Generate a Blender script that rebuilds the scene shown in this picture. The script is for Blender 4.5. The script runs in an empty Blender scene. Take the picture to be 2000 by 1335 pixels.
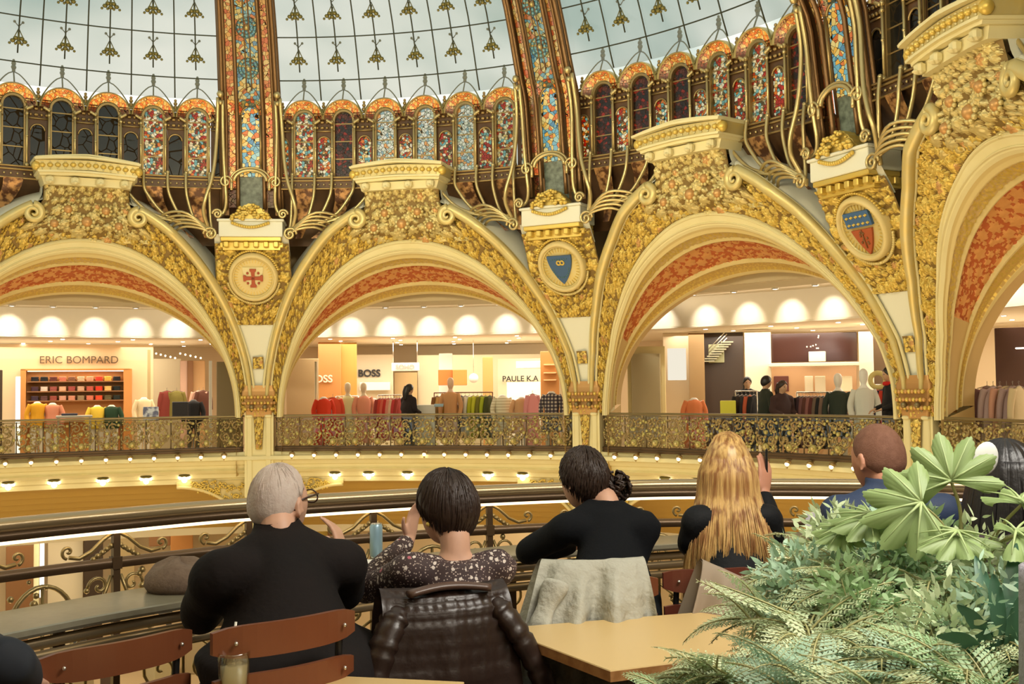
import bpy, math, random
import numpy as np
from mathutils import Vector, Matrix, Euler
random.seed(7); RNG = np.random.default_rng(11)
scene = bpy.context.scene
COL = scene.collection
PI = math.pi
# ------------------------------------------------------------------ place: rotunda of ten bays, centre at the origin, terrace floor z = 0
R0 = 11.0            # radius of the pier ring
CAMD = 12.3144668    # distance of the viewer from the rotunda's axis
EYE = 1.52
FOC = 2137.1         # focal length in pixels of the 2000 px frame
PHI0 = 0.208456224   # azimuth of the first pier
STEP = PI / 5
YAW, ROLL = 0.325564593, -0.0116044314
PITCH = math.atan((759.743705 - 667.5) / FOC)

def W(a, r, z):
    """point at azimuth a (degrees from the first pier), radius r, height z"""
    t = math.radians(a) + PHI0
    return Vector((r * math.sin(t), r * math.cos(t), z))
_F = Vector((math.sin(YAW) * math.cos(PITCH), math.cos(YAW) * math.cos(PITCH), math.sin(PITCH)))
_Rt = Vector((math.cos(YAW), -math.sin(YAW), 0)); _U = _Rt.cross(_F)
CAMP = Vector((0, -CAMD, EYE))
def ray(x, y):
    dx, dy = x - 1000, y - 667.5
    c, s = math.cos(ROLL), math.sin(ROLL)
    X = c * dx + s * dy; Y = -s * dx + c * dy
    return _F + _Rt * (X / FOC) - _U * (Y / FOC)
def on_cyl(x, y, r):
    d = ray(x, y); a = d.x**2 + d.y**2; b = CAMP.x*d.x + CAMP.y*d.y; c = CAMP.x**2 + CAMP.y**2 - r*r
    t = (-b + math.sqrt(max(0, b*b - a*c))) / a
    return CAMP + d * t
def on_z(x, y, z):
    d = ray(x, y); return CAMP + d * ((z - EYE) / d.z)
def at_depth(x, y, D):
    return CAMP + ray(x, y) * D
def az_of(p): return math.degrees(math.atan2(p[0], p[1]) - PHI0)

# ------------------------------------------------------------------ mesh builder
class MB:
    def __init__(s): s.v = []; s.f = []; s.m = []; s.sm = []
    def add(s, vs, fs, mi=0, smooth=True):
        o = len(s.v); s.v.extend([tuple(p) for p in vs])
        for f in fs:
            s.f.append(tuple(i + o for i in f)); s.m.append(mi); s.sm.append(smooth)
    def quad(s, a, b, c, d, mi=0): s.add([a, b, c, d], [(0, 1, 2, 3)], mi, False)
    def box(s, c, size, rz=0, mi=0, M=None):
        hx, hy, hz = size[0]/2, size[1]/2, size[2]/2
        T = M if M is not None else Matrix.Translation(Vector(c)) @ Matrix.Rotation(rz, 4, 'Z')
        vs = [T @ Vector((x, y, z)) for x in (-hx, hx) for y in (-hy, hy) for z in (-hz, hz)]
        s.add(vs, [(0,1,3,2),(4,6,7,5),(0,4,5,1),(2,3,7,6),(0,2,6,4),(1,5,7,3)], mi, False)
    def bbox(s, c, size, rz=0, b=.01, mi=0):
        """box with chamfered vertical and top edges"""
        hx, hy, hz = size[0]/2, size[1]/2, size[2]/2
        T = Matrix.Translation(Vector(c)) @ Matrix.Rotation(rz, 4, 'Z')
        out = [(-hx+b,-hy),(hx-b,-hy),(hx,-hy+b),(hx,hy-b),(hx-b,hy),(-hx+b,hy),(-hx,hy-b),(-hx,-hy+b)]
        rings = []
        for z, k in ((-hz, b), (-hz+b, 0), (hz-b, 0), (hz, b)):
            rings.append([T @ Vector((x - math.copysign(min(k, abs(x)), x), y - math.copysign(min(k, abs(y)), y), z)) for x, y in out])
        s.loft(rings, closed=True, caps=True, mi=mi, smooth=False)
    def loft(s, rings, closed=True, caps=True, mi=0, smooth=True):
        n = len(rings[0]); vs = [p for r in rings for p in r]; fs = []
        for i in range(len(rings) - 1):
            for j in range(n if closed else n - 1):
                k = (j + 1) % n
                fs.append((i*n + j, i*n + k, (i+1)*n + k, (i+1)*n + j))
        if caps and closed:
            fs.append(tuple(range(n - 1, -1, -1))); fs.append(tuple((len(rings)-1)*n + j for j in range(n)))
        s.add(vs, fs, mi, smooth)
    def tube(s, pts, rad, n=8, caps=True, mi=0, flat=1.0):
        pts = [Vector(p) for p in pts]
        if not hasattr(rad, '__len__'): rad = [rad] * len(pts)
        rings = []; up = None
        for i, p in enumerate(pts):
            t = (pts[min(i+1, len(pts)-1)] - pts[max(i-1, 0)])
            t = t.normalized() if t.length > 1e-9 else Vector((0, 0, 1))
            if up is None:
                up = t.cross(Vector((0, 0, 1)))
                if up.length < 1e-3: up = t.cross(Vector((1, 0, 0)))
                up.normalize()
            else:
                up = up - t * up.dot(t)
                if up.length < 1e-6: up = t.orthogonal()
                up.normalize()
            w = t.cross(up)
            rings.append([p + (up * math.cos(2*PI*k/n) + w * math.sin(2*PI*k/n) * flat) * rad[i] for k in range(n)])
        s.loft(rings, True, caps, mi)
    def lathe(s, prof, c=(0,0,0), n=24, mi=0, M=None, caps=True):
        """prof: [(r, z)]"""
        T = M if M is not None else Matrix.Translation(Vector(c))
        rings = [[T @ Vector((r*math.cos(2*PI*k/n), r*math.sin(2*PI*k/n), z)) for k in range(n)] for r, z in prof]
        s.loft(rings, True, caps, mi)
    def ball(s, c, r, n=12, mi=0, sc=(1,1,1), M=None):
        T = M if M is not None else Matrix.Translation(Vector(c))
        m = max(4, n // 2); rings = []
        for i in range(m + 1):
            th = PI * min(max(i / m, .01), .99)
            rings.append([T @ Vector((r*sc[0]*math.sin(th)*math.cos(2*PI*k/n), r*sc[1]*math.sin(th)*math.sin(2*PI*k/n), -r*sc[2]*math.cos(th))) for k in range(n)])
        s.loft(rings, True, True, mi)
    def grid(s, P, nu, nv, fn=None, mi=0, closed=False, mif=None, smooth=True):
        """P: (nu+1)x(nv+1) points, array or function of (u,v) in 0..1"""
        vs = [P(i/nu, j/nv) for i in range(nu+1) for j in range(nv+1)] if callable(P) else [tuple(p) for row in P for p in row]
        o = len(s.v); s.v.extend([tuple(p) for p in vs])
        for i in range(nu):
            for j in range(nv):
                a = o + i*(nv+1) + j
                s.f.append((a, a+nv+1, a+nv+2, a+1)); s.sm.append(smooth)
                s.m.append(mif(i, j) if mif else mi)
    def prism(s, poly, M, h, mi=0, smooth=False):
        """flat outline (x,y) extruded h along z of M"""
        a = [M @ Vector((x, y, 0)) for x, y in poly]; b = [M @ Vector((x, y, h)) for x, y in poly]
        s.loft([a, b], True, True, mi, smooth)

def props(o, label=None, cat=None, group=None, kind=None):
    if label: o['label'] = label
    if cat: o['category'] = cat
    if group: o['group'] = group
    if kind: o['kind'] = kind
    return o
def thing(name, label, cat, loc=(0,0,0), rz=0, group=None, kind=None):
    o = bpy.data.objects.new(name, None); COL.objects.link(o)
    o.empty_display_size = .1
    o.location = loc; o.rotation_euler = (0, 0, rz)
    o['_M'] = [x for r in (Matrix.Translation(Vector(loc)) @ Matrix.Rotation(rz, 4, 'Z')) for x in r]
    return props(o, label, cat, group, kind)
def MX(o):
    if o is None: return Matrix.Identity(4)
    v = o['_M']; return Matrix([v[0:4], v[4:8], v[8:12], v[12:16]])
def obj(name, mb, mats, parent=None, base=None, local=False, label=None):
    """mesh object from world coordinates (or the parent's own when local); base: origin of a top-level mesh"""
    me = bpy.data.meshes.new(name)
    v = np.array(mb.v, dtype=np.float64).reshape(-1, 3)
    M = MX(parent) if parent is not None else (Matrix.Translation(Vector(base)) if base is not None else Matrix.Identity(4))
    if not local and len(v):
        Mi = np.array(M.inverted()); v = v @ Mi[:3, :3].T + Mi[:3, 3]
    me.from_pydata(v.tolist(), [], mb.f)
    if not isinstance(mats, (list, tuple)): mats = [mats]
    for m in mats: me.materials.append(m)
    me.polygons.foreach_set('material_index', mb.m)
    me.polygons.foreach_set('use_smooth', mb.sm)
    me.update()
    o = bpy.data.objects.new(name, me); COL.objects.link(o)
    o['_M'] = [x for r in M for x in r]
    if parent is not None:
        o.parent = parent
    elif base is not None: o.location = base
    if label: o['label'] = label
    return o
def sub(o, parent):
    """hang a mesh whose vertices are in the thing's space under one of its parts"""
    o.parent = parent; return o
def copy_tree(o, loc=None, rz=None, label=None, group=None, parent=None):
    c = o.copy(); COL.objects.link(c)
    if parent is not None: c.parent = parent
    if loc is not None: c.location = loc
    if rz is not None: c.rotation_euler = (0, 0, rz)
    if label: c['label'] = label
    if group: c['group'] = group
    if loc is not None:
        c['_M'] = [x for r in (Matrix.Translation(Vector(loc)) @ Matrix.Rotation(rz if rz is not None else o.rotation_euler.z, 4, 'Z')) for x in r]
    for ch in list(o.children):
        copy_tree(ch, parent=c)
    return c

# ------------------------------------------------------------------ materials
def srgb(r, g, b): return tuple(((c/255)/12.92 if c/255 <= .04045 else (((c/255)+.055)/1.055)**2.4) for c in (r, g, b)) + (1,)
MATS = {}
def mat(name, col, rough=.6, metal=0.0, bump=None, noise=None, emit=None, alpha=None, trans=None, spec=None, sheen=None):
    """bump=(scale,strength[,distance]); noise=(scale,colour2,contrast)"""
    if name in MATS: return MATS[name]
    m = bpy.data.materials.new(name); m.use_nodes = True; nt = m.node_tree; N = nt.nodes; L = nt.links
    p = N['Principled BSDF']; p.inputs['Base Color'].default_value = col
    p.inputs['Roughness'].default_value = rough; p.inputs['Metallic'].default_value = metal
    if spec is not None: p.inputs['Specular IOR Level'].default_value = spec
    if sheen: p.inputs['Sheen Weight'].default_value = sheen
    if trans is not None: p.inputs['Transmission Weight'].default_value = trans
    if alpha is not None: p.inputs['Alpha'].default_value = alpha
    if emit: p.inputs['Emission Color'].default_value = emit[0]; p.inputs['Emission Strength'].default_value = emit[1]
    if noise or bump:
        tc = N.new('ShaderNodeTexCoord')
    if noise:
        n = N.new('ShaderNodeTexNoise'); n.inputs['Scale'].default_value = noise[0]; n.inputs['Detail'].default_value = 4
        L.new(tc.outputs['Object'], n.inputs['Vector'])
        cr = N.new('ShaderNodeValToRGB'); k = noise[2] if len(noise) > 2 else .2
        cr.color_ramp.elements[0].position = .5 - k; cr.color_ramp.elements[1].position = .5 + k
        cr.color_ramp.elements[0].color = col; cr.color_ramp.elements[1].color = noise[1]
        L.new(n.outputs['Fac'], cr.inputs['Fac']); L.new(cr.outputs['Color'], p.inputs['Base Color'])
    if bump:
        n = N.new('ShaderNodeTexNoise'); n.inputs['Scale'].default_value = bump[0]; n.inputs['Detail'].default_value = 5
        L.new(tc.outputs['Object'], n.inputs['Vector'])
        b = N.new('ShaderNodeBump'); b.inputs['Strength'].default_value = bump[1]; b.inputs['Distance'].default_value = bump[2] if len(bump) > 2 else .02
        L.new(n.outputs['Fac'], b.inputs['Height']); L.new(b.outputs['Normal'], p.inputs['Normal'])
    MATS[name] = m; return m
def glow(name, col, strength):
    if name in MATS: return MATS[name]
    m = bpy.data.materials.new(name); m.use_nodes = True; nt = m.node_tree
    nt.nodes.remove(nt.nodes['Principled BSDF']); e = nt.nodes.new('ShaderNodeEmission')
    e.inputs[0].default_value = col; e.inputs[1].default_value = strength
    nt.links.new(e.outputs[0], nt.nodes['Material Output'].inputs[0]); MATS[name] = m; return m
def stained(name, cols, scale=9, clear=.75, seed=0.0, dark=None):
    """leaded stained glass: cells of tinted glass that let the daylight behind through"""
    if name in MATS: return MATS[name]
    m = bpy.data.materials.new(name); m.use_nodes = True; nt = m.node_tree; N = nt.nodes; L = nt.links
    N.remove(N['Principled BSDF']); out = N['Material Output']
    tc = N.new('ShaderNodeTexCoord'); mp = N.new('ShaderNodeMapping'); mp.inputs['Location'].default_value = (seed, seed*1.7, seed*.6)
    L.new(tc.outputs['Object'], mp.inputs['Vector'])
    v = N.new('ShaderNodeTexVoronoi'); v.inputs['Scale'].default_value = scale; L.new(mp.outputs[0], v.inputs['Vector'])
    sep = N.new('ShaderNodeSeparateColor'); L.new(v.outputs['Color'], sep.inputs[0])
    cr = N.new('ShaderNodeValToRGB'); cr.color_ramp.interpolation = 'CONSTANT'
    e = cr.color_ramp.elements
    while len(e) < len(cols): e.new(.5)
    for i, c in enumerate(cols): e[i].position = i/len(cols); e[i].color = c
    L.new(sep.outputs[0], cr.inputs['Fac'])
    v2 = N.new('ShaderNodeTexVoronoi'); v2.feature = 'DISTANCE_TO_EDGE'; v2.inputs['Scale'].default_value = scale; L.new(mp.outputs[0], v2.inputs['Vector'])
    lt = N.new('ShaderNodeMath'); lt.operation = 'GREATER_THAN'; lt.inputs[1].default_value = .035; L.new(v2.outputs['Distance'], lt.inputs[0])
    tr = N.new('ShaderNodeBsdfTransparent'); tl = N.new('ShaderNodeBsdfTranslucent'); gl = N.new('ShaderNodeBsdfGlossy'); gl.inputs['Roughness'].default_value = .25
    df = N.new('ShaderNodeBsdfDiffuse')
    for n in (tr, tl, df): L.new(cr.outputs['Color'], n.inputs['Color'])
    m1 = N.new('ShaderNodeMixShader'); m1.inputs[0].default_value = 1 - clear; L.new(tr.outputs[0], m1.inputs[1]); L.new(tl.outputs[0], m1.inputs[2])
    m0 = N.new('ShaderNodeMixShader'); m0.inputs[0].default_value = .14; L.new(m1.outputs[0], m0.inputs[1]); L.new(df.outputs[0], m0.inputs[2])
    m2 = N.new('ShaderNodeMixShader'); m2.inputs[0].default_value = .08; L.new(m0.outputs[0], m2.inputs[1]); L.new(gl.outputs[0], m2.inputs[2])
    ld = N.new('ShaderNodeBsdfDiffuse'); ld.inputs[0].default_value = (.03, .02, .01, 1)
    m3 = N.new('ShaderNodeMixShader'); L.new(lt.outputs[0], m3.inputs[0]); L.new(ld.outputs[0], m3.inputs[1]); L.new(m2.outputs[0], m3.inputs[2])
    L.new(m3.outputs[0], out.inputs[0]); MATS[name] = m; return m
def glass(name, tint=(.9,.93,.9,1), refl=.08, rough=.03, haze=0.0):
    if name in MATS: return MATS[name]
    m = bpy.data.materials.new(name); m.use_nodes = True; nt = m.node_tree; N = nt.nodes; L = nt.links
    N.remove(N['Principled BSDF']); out = N['Material Output']
    tr = N.new('ShaderNodeBsdfTransparent'); tr.inputs[0].default_value = tint
    gl = N.new('ShaderNodeBsdfGlossy'); gl.inputs['Roughness'].default_value = rough
    mx = N.new('ShaderNodeMixShader'); mx.inputs[0].default_value = refl; L.new(tr.outputs[0], mx.inputs[1]); L.new(gl.outputs[0], mx.inputs[2])
    last = mx
    if haze:
        tl = N.new('ShaderNodeBsdfTranslucent'); tl.inputs[0].default_value = tint
        m2 = N.new('ShaderNodeMixShader'); m2.inputs[0].default_value = haze; L.new(mx.outputs[0], m2.inputs[1]); L.new(tl.outputs[0], m2.inputs[2]); last = m2
    L.new(last.outputs[0], out.inputs[0]); MATS[name] = m; return m

cream = mat('cream_plaster', (.80, .73, .44, 1), .5, 0, bump=(14, .15, .01), noise=(3, (.76, .67, .36, 1), .3))
cream_pale = mat('pale_plaster', (.80, .80, .68, 1), .5, 0, bump=(10, .12, .01))
cream_yel = mat('yellow_plaster', (.74, .60, .28, 1), .45, 0, bump=(12, .12, .01))
gold = mat('gilding', (.74, .52, .10, 1), .36, .38, noise=(5, (.68, .52, .15, 1), .25))
gold_lt = mat('pale_gilding', (.70, .55, .20, 1), .4, .35, noise=(6, (.66, .58, .30, 1), .25))
gold_shaded = mat('shaded_gilded_ground', (.24, .15, .04, 1), .55, .2)  # dark ground of the relief, with recess shade put into its colour
copper = mat('copper_gilding', (.60, .34, .13, 1), .42, .45)
orange = mat('orange_field', (.50, .12, .03, 1), .55, .1)
ochre = mat('ochre_plaster', (.62, .40, .10, 1), .5, 0, noise=(2, (.55, .36, .10, 1), .3))
iron = mat('gilded_iron', (.40, .28, .12, 1), .38, .75)
iron_lt = mat('bright_gilded_iron', (.62, .50, .24, 1), .32, .7)
iron_dk = mat('dark_iron', (.06, .05, .035, 1), .4, .6)
brown_dk = mat('dark_brown_panel', (.085, .045, .022, 1), .35, .2, noise=(4, (.14, .07, .03, 1), .2))
leafbz = mat('leaf_bronze', (.22, .19, .06, 1), .45, .5)
# ------------------------------------------------------------------ arcade geometry
def prof(z):
    """radius of the leaning arcade face at height z"""
    return float(np.interp(z, [-10, 1.6, 2.2, 3.0, 3.6, 4.2, 4.6, 5.8, 6.2], [10.99, 10.95, 10.84, 10.52, 10.2, 9.92, 9.66, 9.40, 9.40]))
def ell(t, A, zc, H):
    """t in 0..1 left foot to right foot, feet continue straight down to zc"""
    th = PI * (1 - t)
    return 18 + A * math.cos(th), zc + H * math.sin(th)
E_IN = (15.6, 1.0, 3.2); E_CR = (15.95, 1.0, 3.43); E_OUT = (17.15, 1.2, 4.0); E_BACK = (15.75, 1.2, 2.36)
def relief(X, Y, seed, scale=1.0, nflow=None, rmin=.055, rmax=.11):
    """carved flowers each ringed by leaves, small buds between: height 0..1 and flower mask over X,Y (metres)"""
    rg = np.random.default_rng(seed)
    x0, x1, y0, y1 = X.min(), X.max(), Y.min(), Y.max(); area = (x1-x0)*(y1-y0)
    H = np.zeros_like(X); K = np.zeros_like(X); acc = []; cell = .25*scale; G = {}
    for i in range(int(area/(.05*scale)**2)):
        r = (rg.uniform(rmin, rmax) if i < area/(.05*scale)**2*.35 else rg.uniform(.028, .045))*scale
        cx, cy = rg.uniform(x0, x1), rg.uniform(y0, y1); g = (int(cx//cell), int(cy//cell)); ok = True
        for gx in (-1, 0, 1):
            for gy in (-1, 0, 1):
                for (ax, ay, ar) in G.get((g[0]+gx, g[1]+gy), ()):
                    if (ax-cx)**2 + (ay-cy)**2 < (ar*1.16+r*1.1)**2: ok = False
        if ok: G.setdefault(g, []).append((cx, cy, r)); acc.append((cx, cy, r))
    sx = X[:, 0]
    for i, (cx, cy, r) in enumerate(acc):
        R_ = r*1.55; i0, i1 = np.searchsorted(sx, (cx-R_, cx+R_)) if X.shape[0] > 1 else (0, 0)
        if i1 <= i0: continue
        u, v = X[i0:i1]-cx, Y[i0:i1]-cy; d = np.hypot(u, v)/r; th = np.arctan2(v, u); ph = rg.uniform(0, 6); big = r > .05*scale
        h = np.zeros_like(d)
        lf = 1 + .42*np.cos(th*(6 if big else 4)*.5 + ph)**2*(1 if big else .6)          # leaves behind
        h = np.where(d < lf, .34 + .22*np.abs(np.sin(th*(3 if big else 2) + ph)), 0)
        pet = .78 + .16*np.cos(5*th + ph)
        fl = d < pet
        h = np.where(fl, .45 + .50*np.sin(np.clip(d/pet, 0, 1)*PI*.92)**.8 * (.8+.2*np.cos(5*th+ph)), h); h = np.where(d < .20, .90, h)
        Hs = H[i0:i1]; Ks = K[i0:i1]; m = h > Hs; Hs[m] = h[m]
        if big and i % 9 == 0: Ks[fl] = 1
    return H, K
def relief_grid(mb, P2, nu, nv, seed, depth, wid, hei, mats=(0, 1, 2), scale=1.0, fade=True):
    """P2(u,v)->(a,z); carved grid displaced towards the hall; mats ground/gold/flower"""
    U, V = np.meshgrid(np.linspace(0, 1, nu+1), np.linspace(0, 1, nv+1), indexing='ij')
    wv = np.array([wid(u) if callable(wid) else wid for u in U[:, 0]])
    X = U * hei; Y = (V - .5) * wv[:, None]
    Hh, K = relief(X, Y, seed, scale)
    if fade:
        e = np.minimum(1, np.minimum(V, 1-V) * wv[:, None] / .03); Hh = Hh * e
    pts = []
    for i in range(nu+1):
        row = []
        for j in range(nv+1):
            a, z, r = P2(U[i, j], V[i, j]); row.append(W(a, r - depth * Hh[i, j], z))
        pts.append(row)
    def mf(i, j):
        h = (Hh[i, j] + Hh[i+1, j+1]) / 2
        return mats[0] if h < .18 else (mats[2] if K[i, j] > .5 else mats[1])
    mb.grid(pts, nu, nv, mif=mf)
def band(mb, e0, e1, dr0, dr1, n=96, t0=0, t1=1, mi=0, nv=1, bulge=0, back=.0, m=None):
    """smooth moulding between two arch curves"""
    def P(u, v):
        t = t0 + (t1-t0)*u
        a0, z0 = ell(t, *e0); a1, z1 = ell(t, *e1)
        a = a0+(a1-a0)*v; z = z0+(z1-z0)*v
        return W(a, prof(z) - (dr0+(dr1-dr0)*v) - bulge*math.sin(PI*v), z)
    mb.grid(P, n, nv, mi=mi)
def off(e, d): return (e[0] + d*5.5, e[1], e[2] + d)

def build_bay():
    root = thing('arch', 'x', 'arch', W(18, 11.0, 0), -(PHI0 + math.radians(18)))
    # --- plain mouldings around the opening
    m = MB()
    band(m, off(E_IN, -.0), off(E_IN, .035), .02, .05, mi=0)
    band(m, off(E_IN, .035), E_CR, .05, .05, mi=0)
    band(m, E_CR, off(E_CR, .03), .05, .0, mi=0)
    # stepped thin ridges
    band(m, off(E_IN, .055), off(E_IN, .085), .05, .05, mi=0, nv=4, bulge=.03)
    band(m, off(E_CR, -.05), off(E_CR, -.01), .05, .05, mi=0, nv=4, bulge=.025)
    obj('archivolt', m, [cream], root)
    # --- soffit from the face back to the shop front, curved panel field
    m = MB(); NU, NV = 420, 64
    marks = [0, .06, .075, .24, .27, .74, .77, .90, 1]
    U = np.linspace(0, 1, NU+1); V = np.linspace(0, 1, NV+1)
    X, Y = np.meshgrid(U * 8.5, V * 1.4, indexing='ij'); Hh, K = relief(X, Y, 5, .85)
    Hg, Kg = relief(X, Y, 9, .34)
    pts = []
    for i, u in enumerate(U):
        row = []
        a0, z0 = ell(u, *E_IN); a1, z1 = ell(u, *E_BACK); r0 = prof(z0) - .02; r1 = 11.35
        for j, v in enumerate(V):
            cv = v; a = a0+(a1-a0)*cv; z = z0+(z1-z0)*cv; r = r0+(r1-r0)*cv
            d = 0
            inside = .27 < v < .74 and .16 < u < .84
            if inside: d = .022*Hh[i, j] - .03
            elif .09 < v < .22: d = .015*Hg[i, j]
            elif .06 <= v <= .09 or .24 <= v <= .27 or .74 <= v <= .78: d = .03
            elif v > .93: d = .03
            # push towards the middle of the opening
            az, zz = 18 - a, 1.2 - z; L = math.hypot(az*.19, zz) + 1e-6
            row.append(W(a + d*az*.19/L*5.2, r, z + d*zz/L))
        pts.append(row)
    def mf(i, j):
        u, v = (i+.5)/NU, (j+.5)/NV
        if .27 < v < .74 and .16 < u < .84: return 1 if Hh[i, j] < .30 else 2
        if .09 < v < .22: return 3 if Hg[i, j] > .3 else 5
        if .80 < v < .93: return 3 if Hg[i, j] > .5 else 4
        if .27 < v < .74: return 5
        return 0
    m.grid(pts, NU, NV, mif=mf)
    obj('soffit', m, [cream_yel, orange, mat('orange_brocade', (.74, .36, .12, 1), .45, .25), gold, ochre, mat('tan_plaster', (.60, .42, .17, 1), .5)], root)
    # inner trim ring and reveal at the back of the soffit, straight feet down to the floor
    m = MB()
    def rev(e, r0, r1, d=0):
        def P(u, v):
            a, z = ell(u, e[0], e[1], e[2]); return W(a, r0+(r1-r0)*v, z)
        m.grid(P, 96, 1)
    rev(E_BACK, 11.35, 11.6)
    for s in (0, 1):
        for (e, r) in ((E_IN, 10.95), (E_BACK, 11.35)):
            pass
        a0, z0 = ell(s, *E_IN); a1, z1 = ell(s, *E_BACK)
        zb = -.2
        def P(u, v):
            A = a0+(a1-a0)*v; return W(A, 10.93+(11.6-10.93)*v, zb+((z0+(z1-z0)*v)-zb)*u)
        m.grid(P, 4, 4)
    obj('reveal', m, [mat('tan_plaster', (.60, .42, .17, 1), .5)], root)
    # --- outer moulding: a fat gilded roll with a cream fillet each side, from the pier to the volute beside the keystone
    m = MB()
    for side in (0, 1):
        tt = np.linspace(.015, .395, 70)
        if side: tt = 1 - tt
        c1 = []; c2 = []; c3 = []
        for t in tt:
            a, z = ell(t, *E_OUT); s_ = 1
            c1.append(W(a, prof(z) - .10, z)); a2, z2 = ell(t, *off(E_OUT, .075)); c2.append(W(a2, prof(z2) - .06, z2))
            a3, z3 = ell(t, *off(E_OUT, -.07)); c3.append(W(a3, prof(z3) - .05, z3))
        k = len(c1); rad = [.035 + .06*min(1, i/(k*.5)) for i in range(k)]
        m.tube(c1, rad, 12, mi=0); m.tube([p + Vector((0, 0, 0)) for p in c1], [r_*.5 for r_ in rad], 8, mi=0)
        m.tube(c2, [.028]*k, 8, mi=1); m.tube(c3, [.024]*k, 8, mi=1)
        # volute
        a, z = ell(tt[-1], *E_OUT); sg = -1 if not side else 1
        vol = []; vr = []
        for i in range(34):
            q = i/33; th = PI/2 - q*3.3*PI; rr = .14*(1-q)**.8 + .02
            vol.append(W(a - sg*math.degrees((math.cos(th)*rr)/9.5), prof(z) - .12 - .05*q, z - .15 + math.sin(th)*rr)); vr.append(.06*(1-q)+.02)
        m.tube(vol, vr, 8, mi=0)
    obj('outer_moulding', m, [gold_lt, cream], root)
    # --- carved gilded band between the cream archivolt and the outer moulding
    m = MB()
    e0, e1 = off(E_CR, .02), off(E_OUT, -.05)
    def wid(u):
        a0, z0 = ell(u, *e0); a1, z1 = ell(u, *e1); return math.hypot((a1-a0)*.18, z1-z0)
    def P2(u, v):
        t = u; a0, z0 = ell(t, *e0); a1, z1 = ell(t, *e1)
        a = a0+(a1-a0)*v; z = z0+(z1-z0)*v; return a, z, prof(z)
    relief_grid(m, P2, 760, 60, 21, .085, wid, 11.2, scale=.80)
    obj('carved_band', m, [gold_shaded, gold, copper], root)
    # --- keystone bracket: carved body, brackets and crowned cornice
    m = MB()
    def hw(z):   # half width in degrees
        return float(np.interp(z, [4.36, 4.6, 4.85, 5.1, 5.5], [8.0, 6.6, 5.3, 4.55, 4.5]))
    def P2(u, v):
        z = 4.38 + u*.99; x = (v-.5)*2; g = min(1, max(0, (z-4.38)/.35)); return 18 + hw(z)*x, z, prof(z) - (.10*(1 - x*x)**.5 + .05)*g*g*(3-2*g) + .0 
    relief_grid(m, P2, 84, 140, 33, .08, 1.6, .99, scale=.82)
    # big shell ornament in the middle
    for (da, z, r) in ((0, 4.72, .10), (-2.0, 4.93, .08), (2.0, 4.93, .08), (-3.4, 4.66, .08), (3.4, 4.66, .08)):
        c = W(18+da, prof(z) - .20, z); m.ball(c, r, 12, mi=2)
        for k in range(9):
            th = k*2*PI/9; m.ball(c + Vector((0, 0, math.sin(th)*r*1.15)) + (W(19, 9.4, 0)-W(18, 9.4, 0)).normalized()*math.cos(th)*r*1.15, r*.42, 8, mi=1)
    obj('keystone', m, [gold_shaded, gold_lt, copper], root)
    m = MB()
    def slab(z0, z1, h0, h1, ra, mi=0, n=28, peak=0, rb=9.8):
        top = []; bot = []
        for i in range(n+1):
            x = i/n*2-1; r = ra - .10*math.sqrt(max(0, 1-(x*x)*.92)); pk = peak*(1-abs(x)**1.3)
            top.append((18+h1*x, r, z1+pk)); bot.append((18+h0*x, r, z0+pk))
        for i in range(n):
            m.quad(W(*bot[i]), W(*bot[i+1]), W(*top[i+1]), W(*top[i]), mi)
            m.quad(W(*top[i]), W(*top[i+1]), W(top[i+1][0], rb, top[i+1][2]), W(top[i][0], rb, top[i][2]), mi)
            m.quad(W(*bot[i+1]), W(*bot[i]), W(bot[i][0], rb, bot[i][2]), W(bot[i+1][0], rb, bot[i+1][2]), mi)
        for e in (0, -1):
            m.quad(W(*bot[e]), W(*top[e]), W(top[e][0], rb, top[e][2]), W(bot[e][0], rb, bot[e][2]), mi)
    slab(5.35, 5.50, 4.6, 4.9, 9.30, 0)
    slab(5.49, 5.535, 5.1, 5.2, 9.20, 0, peak=.03)
    slab(5.535, 5.57, 5.3, 5.4, 9.14, 0, peak=.03)
    slab(5.57, 5.75, 5.35, 5.6, 9.18, 1, peak=.05)
    slab(5.75, 5.79, 5.7, 5.8, 9.08, 0, peak=.07)
    slab(5.79, 5.82, 5.6, 5.6, 9.14, 0, peak=.09)
    # scrolling frieze relief and end rosettes
    for i in range(13):
        x = (i-6)/6.5; c = W(18+5.3*x, 9.17 - .10*math.sqrt(1-x*x*.92), 5.66+.05*(1-abs(x)**1.3))
        m.ball(c, .055, 10, mi=2, sc=(1, 1, .8))
        m.ball(c + Vector((0, 0, .05)), .02, 6, mi=0); m.ball(c - Vector((0, 0, .06)), .018, 6, mi=0)
    for s in (-1, 1): m.ball(W(18+5.45*s, 9.20, 5.66), .09, 12, mi=2)
    # four scroll brackets under the cornice
    for x in (-.82, -.28, .28, .82):
        a = 18 + 4.9*x; r = 9.22 - .09*math.sqrt(1-x*x*.9); rz = -(PHI0+math.radians(a))
        c = W(a, r+.02, 5.42)
        m.bbox(c, (.15, .12, .14), rz, .03, mi=0)
        m.bbox(W(a, r, 5.38), (.10, .16, .07), rz, .03, mi=0)
    obj('cornice', m, [cream, gold_lt, gold], root)
    # --- smooth plaster cove behind the outer moulding
    m = MB()
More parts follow.
